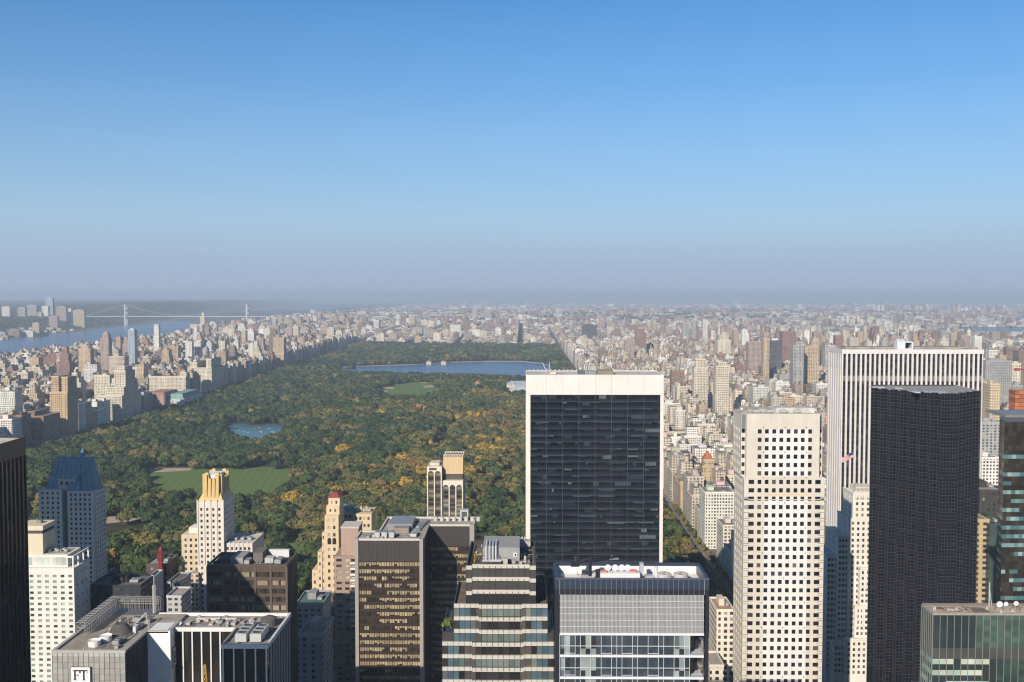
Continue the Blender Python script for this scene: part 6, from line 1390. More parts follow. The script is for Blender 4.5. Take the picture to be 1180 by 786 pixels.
# ------------------------------------------------------------------ known buildings of the middle distance
FREE = []                                     # ground rectangles kept free of the ordinary buildings
def place(px0, px1, pt, Y):
    return X(px0, pt, Y), X(px1, pt, Y), Zt(pt, Y, (px0+px1)/2)
PAL = {'tan': (0.50, 0.38, 0.25), 'cream': (0.62, 0.54, 0.42), 'white': (0.70, 0.67, 0.61), 'grey': (0.36, 0.35, 0.34), 'brown': (0.26, 0.18, 0.13), 'red': (0.28, 0.17, 0.145), 'dark': (0.09, 0.09, 0.095), 'pink': (0.39, 0.295, 0.26), 'orange': (0.52, 0.375, 0.23), 'blue': (0.36, 0.42, 0.48)}
def known(name, label, cat, col, Y, depth, tiers, al=.3, tank=False, cap=None, capcol=(0.2, 0.32, 0.28)):
    """tiers: (px0, px1, ptop, depth inset) from the widest, lowest tier up"""
    c = PAL[col]; x0, x1, z = place(*tiers[0][:3], Y); zb = float(height((x0+x1)/2, Y))-1
    t = thing(name, label, cat, ((x0+x1)/2, Y, zb)); zprev = zb
    for k, (a, b_, pt, ins) in enumerate(tiers):
        xa, xb, zz = place(a, b_, pt, Y); w = MB(c, al); zlow = min([place(*q[:3], Y)[2] for q in tiers[:k] if q[0] < b_ and q[1] > a] or [zb])
        w.box(xa, xb, Y+ins+.02*k, Y+depth-ins-.02*k, zb if k == 0 else zlow, zz, skip='d'); w.build('wall' if k == 0 else 'upper_tier', 'facade', t); zprev = zz
        p_ = MB([q*1.08 for q in c]); p_.box(xa-.4, xb+.4, Y+ins-.4, Y+ins+.01, zz-1.2, zz+1); p_.build('cornice', 'stone', t)
    if cap:
        xa, xb, zz = place(*tiers[-1][:3], Y); ins = tiers[-1][3]; q = MB(capcol); mx = (xa+xb)/2; my = Y+depth/2
        if cap == 'pyramid': q.taper(xa, xb, Y+ins, Y+depth-ins, zz, mx-.5, mx+.5, my-.5, my+.5, zz+(xb-xa)*.8)
        elif cap == 'dome':
            R = (xb-xa)/2.2
            for j in range(5): a0, a1 = j*.314, (j+1)*.314; q.cyl(mx, my, zz+R*math.sin(a0), zz+R*math.sin(a1), R*math.cos(a0), max(0, R*math.cos(a1)), 12, cap=False)
        elif cap == 'box': q.box(xa+(xb-xa)*.2, xb-(xb-xa)*.25, Y+depth*.3, Y+depth*.7, zz, zz+5)
        q.build('roof', 'roofing', t)
    if tank: xa, xb, zz = place(*tiers[-1][:3], Y); water_tank((xa+xb)/2, Y+depth*.5, zz, t, 2.4)
    xs = [place(*q[:3], Y)[:2] for q in tiers]; a, b_ = min(q[0] for q in xs), max(q[1] for q in xs)
    FREE.append((a-3, b_+3, Y-4, Y+depth+3))
    for q in tiers: xa, xb, zz = place(*q[:3], Y); occ(xa, xb, Y, Y+depth, zz)
    return t
AB, AT = 'apartment_building', 'apartment_tower'
known(AT, 'orange tan twin towered apartment block at the park edge', 'apartment tower', 'orange', 1753, 42, [(57, 77.5, 452, 0), (58, 66.5, 434, 3), (69.5, 77, 435, 3)], .35, tank=True)
known(AT, 'tall tan tower on a broad stepped base at the park edge, left of the museum', 'apartment tower', 'cream', 1990, 100, [(113, 140.5, 456, 0), (118, 140, 447, 12), (125.5, 139, 429, 25), (128, 137, 424, 30)], .3, tank=True)
known(AB, 'long pale apartment slab behind the museum', 'apartment building', 'cream', 2360, 30, [(172, 214, 434, 0), (206, 214, 430, 6)], .2, cap='box', capcol=(0.5, 0.42, 0.33))
known(AB, 'massive pale apartment block with small corner turrets beyond the museum', 'apartment building', 'cream', 2571, 105, [(216, 244, 424, 0), (217, 226, 418, 8), (236, 242, 414, 10), (237.5, 240.5, 409, 46)], .25, tank=True)
known(AB, 'red brown brick block at the near corner of the park edge row', 'apartment building', 'brown', 1667, 60, [(26, 50, 480, 0), (30, 37, 475, 8)], .1, tank=True)
known(AT, 'reddish brown tower with a stepped pyramid top', 'apartment tower', 'red', 2600, 26, [(66, 80, 417, 0), (68, 78, 408, 4), (70, 76, 403, 8)], .2, cap='pyramid', capcol=(0.3, 0.16, 0.12))
known(AT, 'slender pale glass tower standing above the west side roofs', 'apartment tower', 'blue', 3200, 22, [(147, 155, 380.5, 0)], .8, cap='box', capcol=(0.6, 0.62, 0.64))
known(AT, 'brown domed tower with a round crown on the west side skyline', 'apartment tower', 'pink', 3000, 26, [(115.5, 125, 390, 0), (117, 124, 385, 4)], .4, cap='dome', capcol=(0.36, 0.25, 0.21))
known(AT, 'small bright white tower top before the river', 'apartment tower', 'white', 3600, 22, [(176.5, 183, 388, 0), (177, 182.5, 374.5, 2)], .3)
known(AB, 'tan block with flat roof below the domed tower', 'apartment building', 'tan', 2700, 24, [(90, 104, 402, 0)], .5, cap='box', capcol=(0.4, 0.3, 0.22))
known(AT, 'pale ribbed tower slab, left of three in a row', 'apartment tower', 'white', 3300, 20, [(213.5, 221, 394, 0)], .9)
known(AT, 'pale ribbed tower slab, middle of three in a row', 'apartment tower', 'white', 3350, 20, [(224, 231, 393, 0)], .9)
known(AT, 'cream tower slab, right of three in a row', 'apartment tower', 'cream', 3300, 20, [(252, 259, 393.5, 0)], .6)
known(AT, 'brown twin topped tower rising from the park edge row near the reservoir', 'apartment tower', 'tan', 3347, 50, [(311, 327, 408, 0), (314, 326.5, 389.5, 8)], .4, tank=True)
known('church', 'pale church block with a tall square tower before the river', 'church', 'cream', 5700, 40, [(219, 233, 374, 0), (229.5, 235, 365, 12), (231, 234, 361.5, 17)], .6, cap='pyramid', capcol=(0.4, 0.36, 0.3))
known('office_tower', 'dark grey slab tower alone at the far corner of the park', 'office tower', 'dark', 4950, 30, [(671, 688, 374.5, 0)], .2, cap='box', capcol=(0.12, 0.12, 0.12))
known(AT, 'red brown brick tower right of the dark grey slab', 'apartment tower', 'red', 3900, 26, [(732.5, 745, 383, 0), (735, 743, 379.5, 5)], .2)
known(AT, 'tall white tower with balconies, highest in the east side mass', 'apartment tower', 'cream', 3500, 34, [(827, 842, 392, 0), (829.5, 840, 386, 4), (832, 838, 383.5, 8)], .3)
known(AT, 'slim cream tower with green pyramid top', 'apartment tower', 'cream', 2100, 22, [(800, 816, 424, 0), (802, 814, 414, 4), (805, 811, 409.5, 7)], .2, cap='pyramid')
known(AT, 'tan tower with a steep red tiled roof on the avenue', 'apartment tower', 'tan', 1260, 30, [(808, 836, 546, 0), (810, 832, 538, 3), (812, 824, 531, 6)], .2, cap='pyramid', capcol=(0.40, 0.13, 0.07))
known(AB, 'broad white stepped block on the avenue beyond the white framed slab', 'apartment building', 'white', 1500, 40, [(786, 812, 512, 0), (789, 809, 503, 4), (793, 806, 494, 8)], .25, tank=True)
known(AB, 'white block with a bold window grid below the tall white tower', 'apartment building', 'cream', 1900, 30, [(825, 840.5, 422, 0), (828, 838, 418, 6)], .55)
known('office_building', 'dark glass block with horizontal bands left of the dark red towers', 'office building', 'dark', 2900, 26, [(888, 901, 392.5, 0)], .9, cap='box', capcol=(0.7, 0.68, 0.64))
known(AT, 'dark red brick tower, the broad one behind the grey slabs', 'apartment tower', 'red', 3150, 30, [(902, 918, 382, 0)], .2)
known(AT, 'grey ribbed slab standing left of a like one near the square windowed shaft', 'apartment tower', 'grey', 2400, 26, [(914, 926.5, 398, 0), (918, 924, 394.5, 5)], .5)
known(AT, 'pale ribbed slab standing next to the grey one near the striped slab', 'apartment tower', 'tan', 2450, 26, [(928, 944, 399, 0), (936, 943, 394, 5)], .7)
known('office_building', 'brown grey banded office block amid low east side roofs', 'office building', 'brown', 2300, 30, [(774, 789, 427, 0)], .97)
known(AT, 'pale grey far slab, left of two close together', 'apartment tower', 'grey', 5000, 24, [(787, 794, 372, 0)], .6)
known(AT, 'grey far slab, right of two close together', 'apartment tower', 'grey', 4950, 24, [(797, 802.5, 370.5, 0)], .6)
known(AT, 'slim pale twin slab north of the white tower', 'apartment tower', 'white', 5000, 20, [(810, 815.5, 368.5, 0)], .6)
known(AB, 'white slab with dark window bays north of the park', 'apartment building', 'white', 5400, 26, [(518.5, 531, 374.5, 0)], .99)
known(AT, 'brown tower slab at the east avenue near the small red tower', 'apartment tower', 'pink', 3600, 26, [(720, 731, 392, 0)], .4)
known(AT, 'grey brown tower right of the tall white tower', 'apartment tower', 'pink', 2800, 26, [(862, 879, 394, 0)], .4, tank=True)
known(AT, 'tan slim tower between the grey brown one and the dark glass block', 'apartment tower', 'tan', 2650, 24, [(880, 887, 390, 0)], .3)
known(AT, 'dark red tower at the edge of the striped slab', 'apartment tower', 'red', 3300, 26, [(963, 972, 386.5, 0)], .2)
for k, (a, b_, pt, Y, c, lab) in enumerate([(1085, 1094, 382, 4000, 'grey', 'grey tower behind the striped slab, first right of its roof box'), (1096, 1103, 384, 4100, 'tan', 'tan tower second right of the roof box'), (1108, 1118, 387, 3700, 'pink', 'pinkish tower third right of the roof box'), (1120, 1126, 385, 4200, 'brown', 'brown tower just left of the striped slab corner'),
        (1140, 1150, 404, 2600, 'white', 'white grid tower right of the striped slab'), (1152, 1160, 410, 2500, 'tan', 'tan tower left of the red crane'), (1136, 1166, 416, 2100, 'grey', 'broad grey apartment slab right of the striped slab corner'), (1160, 1172, 400, 3000, 'brown', 'brown tower slab near the right edge under the far river')]):
    known(AT, lab, 'apartment tower', c, Y, 24, [(a, b_, pt, 0)], .3+.05*k, cap='box', capcol=(0.3, 0.27, 0.25))
# museum by the lake side, with turrets and a copper roof; museum in the park
t = thing('museum', 'pinkish stone museum with round turrets and copper green roofs at the park edge', 'museum', (-830, 2200, -1))
x0, x1 = X(163, 455, 2190), X(190, 455, 2190); b = MB(PAL['pink'], .8); b.box(x0, x1, 2190, 2300, -2, 33, skip='d'); b.build('wall', 'facade', t)
for q in (x0+3, (x0+x1)/2-6, x1-3): k = MB((0.40, 0.27, 0.22)); k.cyl(q, 2189, -2, 40, 5.5, 5.5, 12); k.cyl(q, 2189, 40, 50, 5.8, 0, 12, (0.30, 0.17, 0.14)); k.build('turret', 'stone', t)
b = MB((0.34, 0.20, 0.17)); b.taper(x0+1, x1-1, 2192, 2298, 33, x0+8, x1-8, 2205, 2285, 43); b.build('roof', 'roofing', t)
b = MB((0.55, 0.56, 0.56), .9); b.box(X(193, 455, 2210), X(214, 455, 2210), 2200, 2330, -2, 30, skip='d'); b.build('wing', 'facade', t)
b = MB((0.20, 0.33, 0.30)); b.taper(X(193, 455, 2210), X(213, 455, 2210), 2200, 2329, 30, X(194, 455, 2210)+6, X(213, 455, 2210)-6, 2210, 2315, 40); b.build('copper_roof', 'roofing', t)
occ(x0, X(214, 455, 2210), 2190, 2330, 40); FREE.append((x0-3, -770, 2185, 2335))
t = thing('museum', 'long pale grey museum with stepped skylight roofs beside the white framed slab', 'museum', (40, 2600, -1))
for k, (a, b_, ya, yb, h, c) in enumerate([(-34, 140, 2560, 2600, 17, (0.52, 0.50, 0.47)), (-20, 140, 2600.1, 2680, 24, (0.40, 0.42, 0.45)), (-42, 30, 2680.1, 2740, 20, (0.58, 0.56, 0.52)), (10, 140, 2680.2, 2780, 26, (0.6, 0.58, 0.54))]):
    w = MB(c, .9); w.box(a, b_, ya, yb, -2, h, skip='d'); w.build('wing', 'facade', t)
    r = MB((0.50, 0.54, 0.58)); r.taper(a+4, b_-4, ya+4, yb-4, h, a+12, b_-12, (ya+yb)/2-2, (ya+yb)/2+2, h+5); r.build('skylight', 'glass', t)
occ(-42, 140, 2560, 2780, 26); MUSEUM = (-50, 150, 2530, 2790)
for px in (494, 511):
    x, y = ground(px, 420.6); b = MB((0.50, 0.44, 0.37)); b.box(x-9, x+9, y, y+12, -2, 11); b.taper(x-9.5, x+9.5, y-.5, y+12.5, 11, x-5, x+5, y+4, y+8, 15, (0.34, 0.30, 0.26))
    tag(b.build('gatehouse', 'stone'), f'small stone gatehouse on the reservoir bank, {"the longer" if px < 500 else "the rightmost"} of two', 'gatehouse')
x, y = ground(550, 452); b = MB((0.40, 0.20, 0.15)); b.box(x-6, x+6, y, y+10, -2, 24); b.taper(x-6, x+6, y, y+10, 24, x-1, x+1, y+4, y+6, 29); tag(b.build('brick_tower', 'stone'), 'small red brick tower among the trees right of the far lawn', 'tower')

# ------------------------------------------------------------------ suspension bridge over the river
YB = 8200.; bx0, bx1 = X(145, 365, YB), X(285, 365, YB); zt = Zt(350.6, YB, 145); zd = Zt(364.3, YB, 215); wz = float(height(0, YB))-8
t = thing('suspension_bridge', 'grey steel suspension bridge across the wide river in the haze', 'bridge', ((bx0+bx1)/2, YB, wz))
steel = (0.42, 0.43, 0.44)
for x in (bx0, bx1):
    b = MB(steel)
    for s in (-12, 12):
        b.taper(x-8, x+8, YB+s*1.6-4, YB+s*1.6+4, wz-25, x-6, x+6, YB+s*1.6-3, YB+s*1.6+3, zt)
    for zz in (zd+6, zd+45, zt-9): b.box(x-5, x+5, YB-16, YB+16, zz, zz+8)
    b.build('bridge_tower', 'metal', t)
b = MB((0.50, 0.49, 0.48)); b.box(bx0-345, bx1+700, YB-16, YB+16, zd-5, zd); b.build('deck', 'metal', t)
def cable_z(x):
    if x < bx0: q = min(1, (bx0-x)/330); return zt+(zd+1-zt)*q
    if x > bx1: q = min(1, (x-bx1)/330); return zt+(zd+1-zt)*q
    q = (x-(bx0+bx1)/2)/((bx1-bx0)/2); return zd+4+(zt-zd-4)*q*q
for s in (-17, 17):
    xs = [bx0-330+i*(bx1-bx0+660)/60 for i in range(61)]; b = MB((0.34, 0.35, 0.36))
    for a, c in zip(xs, xs[1:]): b.bar((a, YB+s, cable_z(a)), (c, YB+s, cable_z(c)), 1.0)
    b.build('main_cable', 'metal', t)
    b = MB((0.45, 0.46, 0.47))
    for a in np.arange(bx0-320, bx1+321, 20.): b.bar((a, YB+s, zd-1), (a, YB+s, cable_z(a)), .22)
    b.build('suspender', 'metal', t)['kind'] = 'stuff'
for k in range(14):
    x = bx1+30+k*50; 
b = MB((0.45, 0.44, 0.43))
for x in np.arange(bx1+60, bx1+680, 60.): b.box(x-3, x+3, YB-10, YB+10, float(height(x, YB))-2, zd-8)
b.build('pier', 'concrete', t)['kind'] = 'stuff'
# towers on the far shore
NJ = [(2, 11, 353.5, 7900, 'white', .9), (20, 29, 354.5, 7800, 'grey', .4), (30.5, 42, 352, 8000, 'grey', .5), (48, 55.5, 353, 7800, 'white', .3), (52.5, 60.5, 343, 8200, 'blue', .8), (64, 76, 353.5, 7700, 'pink', .4), (77, 82, 356, 7800, 'white', .2), (84, 97, 357.5, 7600, 'tan', .3), (56, 66, 364.5, 7200, 'pink', .3), (43, 48, 360, 7700, 'tan', .3),
      (8, 22, 380, 6000, 'brown', .4), (24, 38, 381.5, 6050, 'white', .9), (37, 45, 372.5, 6100, 'tan', .5), (-8, 6, 383, 5900, 'grey', .4), (46, 54, 384, 6150, 'grey', .3)]
NJL = ['pale slab farthest left on the wooded bluff', 'slim grey slab second along the bluff', 'broad grey slab third along the bluff', 'pale tower beside the tall glass one', 'tallest blue glass tower over the far shore', 'wide pink brown block on the bluff', 'small white block right of the pink brown one', 'low tan building at the end of the bluff row', 'brown block lower down the bluff', 'slim tan block behind the bluff trees', 'brown waterside block far left on the far shore', 'long white waterside shed', 'tan waterside tower block', 'grey waterside block cut by the left edge', 'low grey block at the end of the waterside row']
for (a, b_, pt, Y, c, al), lab in zip(NJ, NJL):
    known('riverside_tower' if pt < 375 else 'riverside_building', lab, 'building', c, Y, 30, [(a, b_, pt, 0)], al, cap='box', capcol=(0.36, 0.34, 0.32))

# ------------------------------------------------------------------ the ordinary buildings, block by block
SPEC = []
WALLS = [('tan brick', (0.46, 0.35, 0.24), 16), ('cream stone', (0.60, 0.52, 0.41), 24), ('white brick', (0.70, 0.67, 0.61), 16), ('red brick', (0.29, 0.175, 0.135), 11), ('brown brick', (0.25, 0.185, 0.14), 13), ('grey concrete', (0.40, 0.38, 0.36), 10), ('pinkish brick', (0.42, 0.31, 0.255), 12)]
def pick_wall(r, bias=None):
    w = [q[2]*(bias.get(q[0], 1) if bias else 1) for q in WALLS]; q = r.choices(WALLS, w)[0]; s = r.uniform(.84, 1.14)
    return q[0], tuple(min(.8, c*s*r.uniform(.97, 1.03)) for c in q[1])
def add_spec(x0, x1, y0, y1, h, r, bias=None):
    for a, b_, c, d in FREE:
        if x0 < b_ and x1 > a and y0 < d and y1 > c: return
    for a, b_, c, d, z in OCC:
        if c < 1400 and x0 < b_+2 and x1 > a-2 and y0 < d+2 and y1 > c-2: return
    zb = float(height((x0+x1)/2, (y0+y1)/2)); name, col = pick_wall(r, bias)
    al = r.random(); boxes = []; w, d = x1-x0, y1-y0; top = zb+h; setb = False
    if h > 38 and r.random() < .6 and w > 14:
        setb = True; n = r.choice([1, 2, 2, 3]); f = r.uniform(.62, .85); z = zb+h*f; boxes.append((x0, x1, y0, y1, zb-1.5, z)); a, b_, c, e = x0, x1, y0, y1
        for k in range(n):
            i = r.uniform(1.5, 3.2); a += i*r.choice([0, 1, 1, 2])*.8; b_ -= i*r.choice([0, 1, 1, 2])*.8; c += i; e -= i*.6
            if b_-a < 7 or e-c < 7: break
            z2 = z+(top-z)*(k+1)/n; boxes.append((a, b_, c, e, z, z2)); z = z2
        tx0, tx1, ty0, ty1, tz = boxes[-1]if False else (boxes[-1][0], boxes[-1][1], boxes[-1][2], boxes[-1][3], boxes[-1][5])
    else:
        boxes.append((x0, x1, y0, y1, zb-1.5, top)); tx0, tx1, ty0, ty1, tz = x0, x1, y0, y1, top
    pent = None; tank = None
    if h > 22 or r.random() < .5:
        a = tx0+(tx1-tx0)*r.uniform(.12, .45); b_ = a+(tx1-tx0)*r.uniform(.22, .42); c = ty0+(ty1-ty0)*r.uniform(.15, .4); pent = (a, b_, c, c+(ty1-ty0)*r.uniform(.3, .5), tz, tz+(r.uniform(3, 6.5) if h > 22 else 2.8))
    if h > 24 and r.random() < .55: tank = (tx0+(tx1-tx0)*r.uniform(.55, .85), ty0+(ty1-ty0)*r.uniform(.25, .75), tz)
    SPEC.append(dict(x0=x0, x1=x1, y0=y0, y1=y1, z0=zb, h=h, name=name, col=col, al=al, boxes=boxes, pent=pent, tank=tank, setb=setb, seed=r.random()))
def inview(x, y, h, m=70):
    if y < 300: return False
    a, b_ = proj(x, y, 0); return -m < a < 1180+m
def block(bx0, bx1, y, r, depth, wlo, whi, hf, edge=0, bias=None):
    """one street block: two rows of lots back to back, taller at the avenue ends"""
    for row in (0, 1):
        x = bx0
        while x < bx1-6:
            w = r.uniform(wlo, whi)
            if bx1-(x+w) < wlo*.7: w = bx1-x
            atend = x < bx0+8 or x+w > bx1-8
            h = hf(x, y, atend, r)
            d = depth*.5*(1.0 if atend or h > 40 else r.uniform(.72, .96))
            ya = y+(0 if row == 0 else depth-d); 
            if row == 1 and ya < y+depth*.5+.3: ya = y+depth*.5+.3; d = depth*.5-.3
            if inview(x, y, h) and x > shore_e(y)+40: add_spec(x, x+w-.25, ya, ya+d-.2, h, r, bias)
            x += w
R = random.Random(2024)
def h_ues(x, y, end, r):
    if x < 260 and end: return r.uniform(42, 62)
    if x < 470: return r.uniform(38, 60) if end else (r.uniform(15, 24) if r.random() < .6 else r.uniform(28, 50))
    if x < 800: return r.uniform(35, 62) if end else (r.uniform(14, 22) if r.random() < .62 else r.uniform(30, 60))
    if r.random() < .07: return r.uniform(75, 120)
    return r.uniform(22, 60) if end else (r.uniform(14, 22) if r.random() < .72 else r.uniform(28, 65))
def h_uws(x, y, end, r):
    if x > -840: return r.uniform(48, 66)
    if r.random() < .03 and x > -1500: return r.uniform(66, 92)
    if x < -1500: return r.uniform(36, 58) if r.random() < .7 else r.uniform(18, 30)
    return r.uniform(35, 58) if end else (r.uniform(14, 21) if r.random() < .66 else r.uniform(26, 48))
def h_harlem(x, y, end, r):
    if r.random() < .035: return r.uniform(42, 64)
    return r.uniform(18, 30) if end else r.uniform(12, 22)
light = {'cream stone': 2.0, 'white brick': 1.3, 'red brick': .5, 'brown brick': .5}
cream = {'cream stone': 6.0, 'white brick': 3.0, 'tan brick': .3, 'red brick': .02, 'brown brick': .02, 'pinkish brick': .05, 'grey concrete': .1}
UES = [(185, 300), (330, 445), (485, 610), (640, 765), (795, 960), (990, 1155), (1185, 1350), (1380, 1600), (1630, 1780)]
UWS = [(-1010, -800), (-1270, -1040), (-1530, -1300), (-1815, -1560)]
for k in range(51):
    y = 790+80*k
    for bx in UES:
        rr_ = R
        block(bx[0], bx[1], y, R, 62, 14, 34, h_ues, bias=cream if bx[0] < 340 and y < 2400 else light if bx[0] < 500 else None)
    for bx in UWS:
        if y > 1260: block(bx[0], bx[1], y, R, 62, 14, 34, h_uws, bias={'cream stone': 1.4, 'pinkish brick': 1.3})
west_x = [(-2080, -1830)]+list(UWS)
HX = [(-2120, -1850), (-1815, -1560), (-1520, -1290), (-1260, -1030), (-990, -790), (-760, -560), (-520, -330), (-300, -24), (6, 160), (190, 300), (330, 445), (485, 610), (640, 765), (795, 960), (990, 1155), (1185, 1350), (1380, 1600)]
for k in range(44):
    y = 4890+80*k
    for bx in HX:
        if bx[1]-bx[0] > 20: block(bx[0], bx[1], y, R, 62, 22, 46, h_harlem, bias={'white brick': 1.2, 'red brick': 1.3})
def h_bronx(x, y, end, r): return r.uniform(38, 62) if r.random() < .05 else r.uniform(10, 24)
y = 4300.
while y < 34000:
    st = 110+(y-4300)*.012; x = -2600.
    while x < .52*y+300:
        w = R.uniform(24, 60)*(1+(y-4300)/9000); fx = (y < 8420 and x < 1640)
        okp = x > shore_e(y)+60 and not fx
        if okp and inview(x, y, 20, 50) and R.random() < .74:
            px, py = proj(x, y, 0)
            if not any(inside(P_, px, py+.4) for P_ in FARWATER): add_spec(x, x+w, y+R.uniform(0, 20), y+R.uniform(45, 80), h_bronx(x, y, 0, R), R, {'white brick': 1.4, 'grey concrete': 1.3})
        x += w*R.uniform(1.1, 2.2)
    y += st
# housing estates: groups of equal tall slabs
for k in range(46):
    y = R.uniform(5000, 13000); x = R.uniform(-900, .5*y) if y > 5200 else R.uniform(400, .45*y); h = R.uniform(42, 70); nm, c = pick_wall(R, {'red brick': 3, 'brown brick': 2, 'pinkish brick': 2})
    if not x > shore_e(y)+100 or not inview(x, y, h): continue
    px, py = proj(x, y, 0)
    if any(inside(P_, px, py) for P_ in FARWATER): continue
    for i in range(R.randint(3, 7)):
        xx, yy_ = x+R.uniform(-200, 200), y+R.uniform(-150, 150); n0 = len(SPEC); add_spec(xx, xx+R.uniform(24, 45), yy_, yy_+18, h, R)
        if len(SPEC) > n0: SPEC[-1]['name'], SPEC[-1]['col'] = nm, c
for i in range(70):
    y = R.uniform(5300, 7000); x = float(shore_w(y))-R.uniform(40, 330); w = R.uniform(18, 60); add_spec(x, x+w, y, y+25, R.uniform(8, 26), R, {'white brick': 2})
for i in range(36):                            # faint far estate
    x, y = R.uniform(4700, 6600), R.uniform(13500, 15000); add_spec(x, x+40, y, y+30, R.uniform(60, 115), R, {'white brick': 3})
# blocks between the towers in front of the park, and the ones under and beside the frame that throw their shade in
for (a, b_, c, d, lo, hi) in [(-330, -210, 520, 740, 22, 45), (-210, -80, 430, 740, 18, 42), (-80, 0, 520, 742, 20, 45), (0, 90, 360, 590, 20, 45), (95, 150, 400, 668, 30, 44), (185, 330, 330, 735, 30, 60), (335, 520, 420, 780, 35, 70)]:
    y = c
    while y < d-16:
        x = a
        while x < b_-10:
            w = R.uniform(14, 28); add_spec(x, min(x+w-.3, b_), y, min(y+R.uniform(16, 24), d), R.uniform(lo, hi), R, {'brown brick': 2, 'grey concrete': 2}); x += w
        y += 26
SHADE = [(-397, -347, 578, 612, 216), (-171, -141, 175, 200, 225)]

# which ones show: paint every rectangle far to near into an id picture
def rects(x0, x1, y0, y1, z0, z1):
    P = [proj(np.asarray(a, float), np.asarray(b_, float), np.asarray(c, float)) for a, b_, c in ((x0, y0, z1), (x1, y0, z1), (x0, y1, z1), (x1, y1, z1), (x0, y0, z0), (x1, y0, z0))]
    xs = np.stack([p[0] for p in P]); ys = np.stack([p[1] for p in P]); return xs.min(0), xs.max(0), ys.min(0), ys.max(0)
SP = SPEC; A = lambda k: np.array([s[k] for s in SP])
bx = rects(A('x0'), A('x1'), A('y0'), A('y1'), A('z0'), A('z0')+A('h'))
OCCA = np.array(OCC); ox = rects(OCCA[:, 0], OCCA[:, 1], OCCA[:, 2], OCCA[:, 3], OCCA[:, 2]*0, OCCA[:, 4])

# trees: a jittered grid over the park, minus what must stay open
TS = 16.2
gx, gy = np.meshgrid(np.arange(PX0+4, PX1-4, TS), np.arange(PY0+4, PY1-4, TS))
tx = (gx+rng.uniform(-7.2, 7.2, gx.shape)).ravel(); ty = (gy+rng.uniform(-7.2, 7.2, gx.shape)).ravel()
tr = rng.gamma(7, 1.5, len(tx)).clip(5.0, 17); tht = (8.0+tr*1.08+rng.uniform(-3, 4, len(tx))).clip(9, 27)
keep = np.ones(len(tx), bool)
for z_ in (0.0, .5, .92):
    px, py = proj(tx, ty, tht*z_)
    for P_ in CLEAR: keep &= ~inside(P_, px, py)
for dx in (-1, 1):
    px, py = proj(tx+dx*tr*.8, ty, tht*.6)
    for P_ in CLEAR: keep &= ~inside(P_, px, py)
px, py = proj(tx, ty, 0*tx)
LAID = [[(380, 426.5), (395, 424.2), (430, 422.5), (480, 420.8), (520, 418), (560, 416.8), (600, 416.8), (622, 418.8), (637, 422), (640, 435), (600, 434.5), (560, 432), (500, 431), (440, 429.5), (395, 429)], [(257, 490), (270, 488.5), (281, 488), (290, 490.3), (300, 490.6), (309, 489), (322, 489.6), (331, 493), (325, 500), (313, 502), (303, 506.5), (285, 506), (272, 501), (260, 499)]]
for P_ in LAID: keep &= ~inside(P_, px, py+1.0)
keep &= ~((tx > MUSEUM[0]) & (tx < MUSEUM[1]) & (ty > MUSEUM[2]) & (ty < MUSEUM[3]))
# winding drives
for fx, am, ph in ((-560, 60, 0.0), (20, 70, 1.3), (-250, 120, 2.0)):
    keep &= ~(np.abs(tx-(fx+am*np.sin(ty/330+ph))) < 6.5)
for P_ in ([(560, 562), (585, 556), (590, 560), (565, 568)], [(472, 520), (486, 517), (490, 521), (474, 525)]):
    keep &= ~inside(P_, *proj(tx, ty, tht*.7))
tx, ty, tr, tht = tx[keep], ty[keep], tr[keep], tht[keep]
px, py = proj(tx, ty, tht*.7)
TONES = [('dark green', (0.034, 0.058, 0.021)), ('green', (0.058, 0.083, 0.026)), ('olive green', (0.108, 0.105, 0.033)), ('yellowish green', (0.155, 0.132, 0.037)), ('bronze', (0.165, 0.115, 0.045)), ('golden', (0.32, 0.21, 0.04)), ('orange', (0.25, 0.13, 0.036)), ('russet', (0.18, 0.08, 0.045)), ('light green', (0.13, 0.16, 0.042))]
def vnoise(x, y, s, seed):
    g = np.random.default_rng(seed).random((64, 64)); u, v = x/s+32, y/s+5; i, j = np.floor(u).astype(int), np.floor(v).astype(int); f, h = u-i, v-j; f, h = f*f*(3-2*f), h*h*(3-2*h)
    q = lambda a, b_: g[a % 64, b_ % 64]
    return (q(i, j)*(1-f)+q(i+1, j)*f)*(1-h)+(q(i, j+1)*(1-f)+q(i+1, j+1)*f)*h
gold = np.exp(-((px-520)/85)**2/2-((py-530)/42)**2/2)+.5*np.exp(-((px-560)/60)**2/2-((py-480)/35)**2/2)+.35*np.exp(-((px-70)/45)**2/2-((py-560)/45)**2/2)+.4*np.exp(-((px-290)/40)**2/2-((py-590)/25)**2/2)
n1 = vnoise(tx, ty, 55, 1); n2 = vnoise(tx, ty, 130, 2); u = rng.random(len(tx)); v = n1*.40+n2*.27+u*.42-.10+gold*.24
tone = np.select([v < .40, v < .58, v < .70, v < .81, v < .87, v < 1.02], [0, 1, 2, 3, 4, 5], 6)
tone = np.where((rng.random(len(tx)) < .008), rng.choice([5, 6, 7, 8, 5], len(tx)), tone)
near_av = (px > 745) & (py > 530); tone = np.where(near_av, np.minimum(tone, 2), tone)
tb = rects(tx-tr, tx+tr, ty, ty, 0*tx, tht)
ids = np.zeros((786, 1180), np.int32); NB, NT = len(SP), len(tx)
order = []
for arr, base, dist in ((bx, 1, A('y0')), (tb, 1+NB, ty), (ox, 1+NB+NT, OCCA[:, 2])):
    for i, d in enumerate(dist): order.append((-d, base+i, arr[0][i], arr[1][i], arr[2][i], arr[3][i]))
order.sort(key=lambda q: q[0])
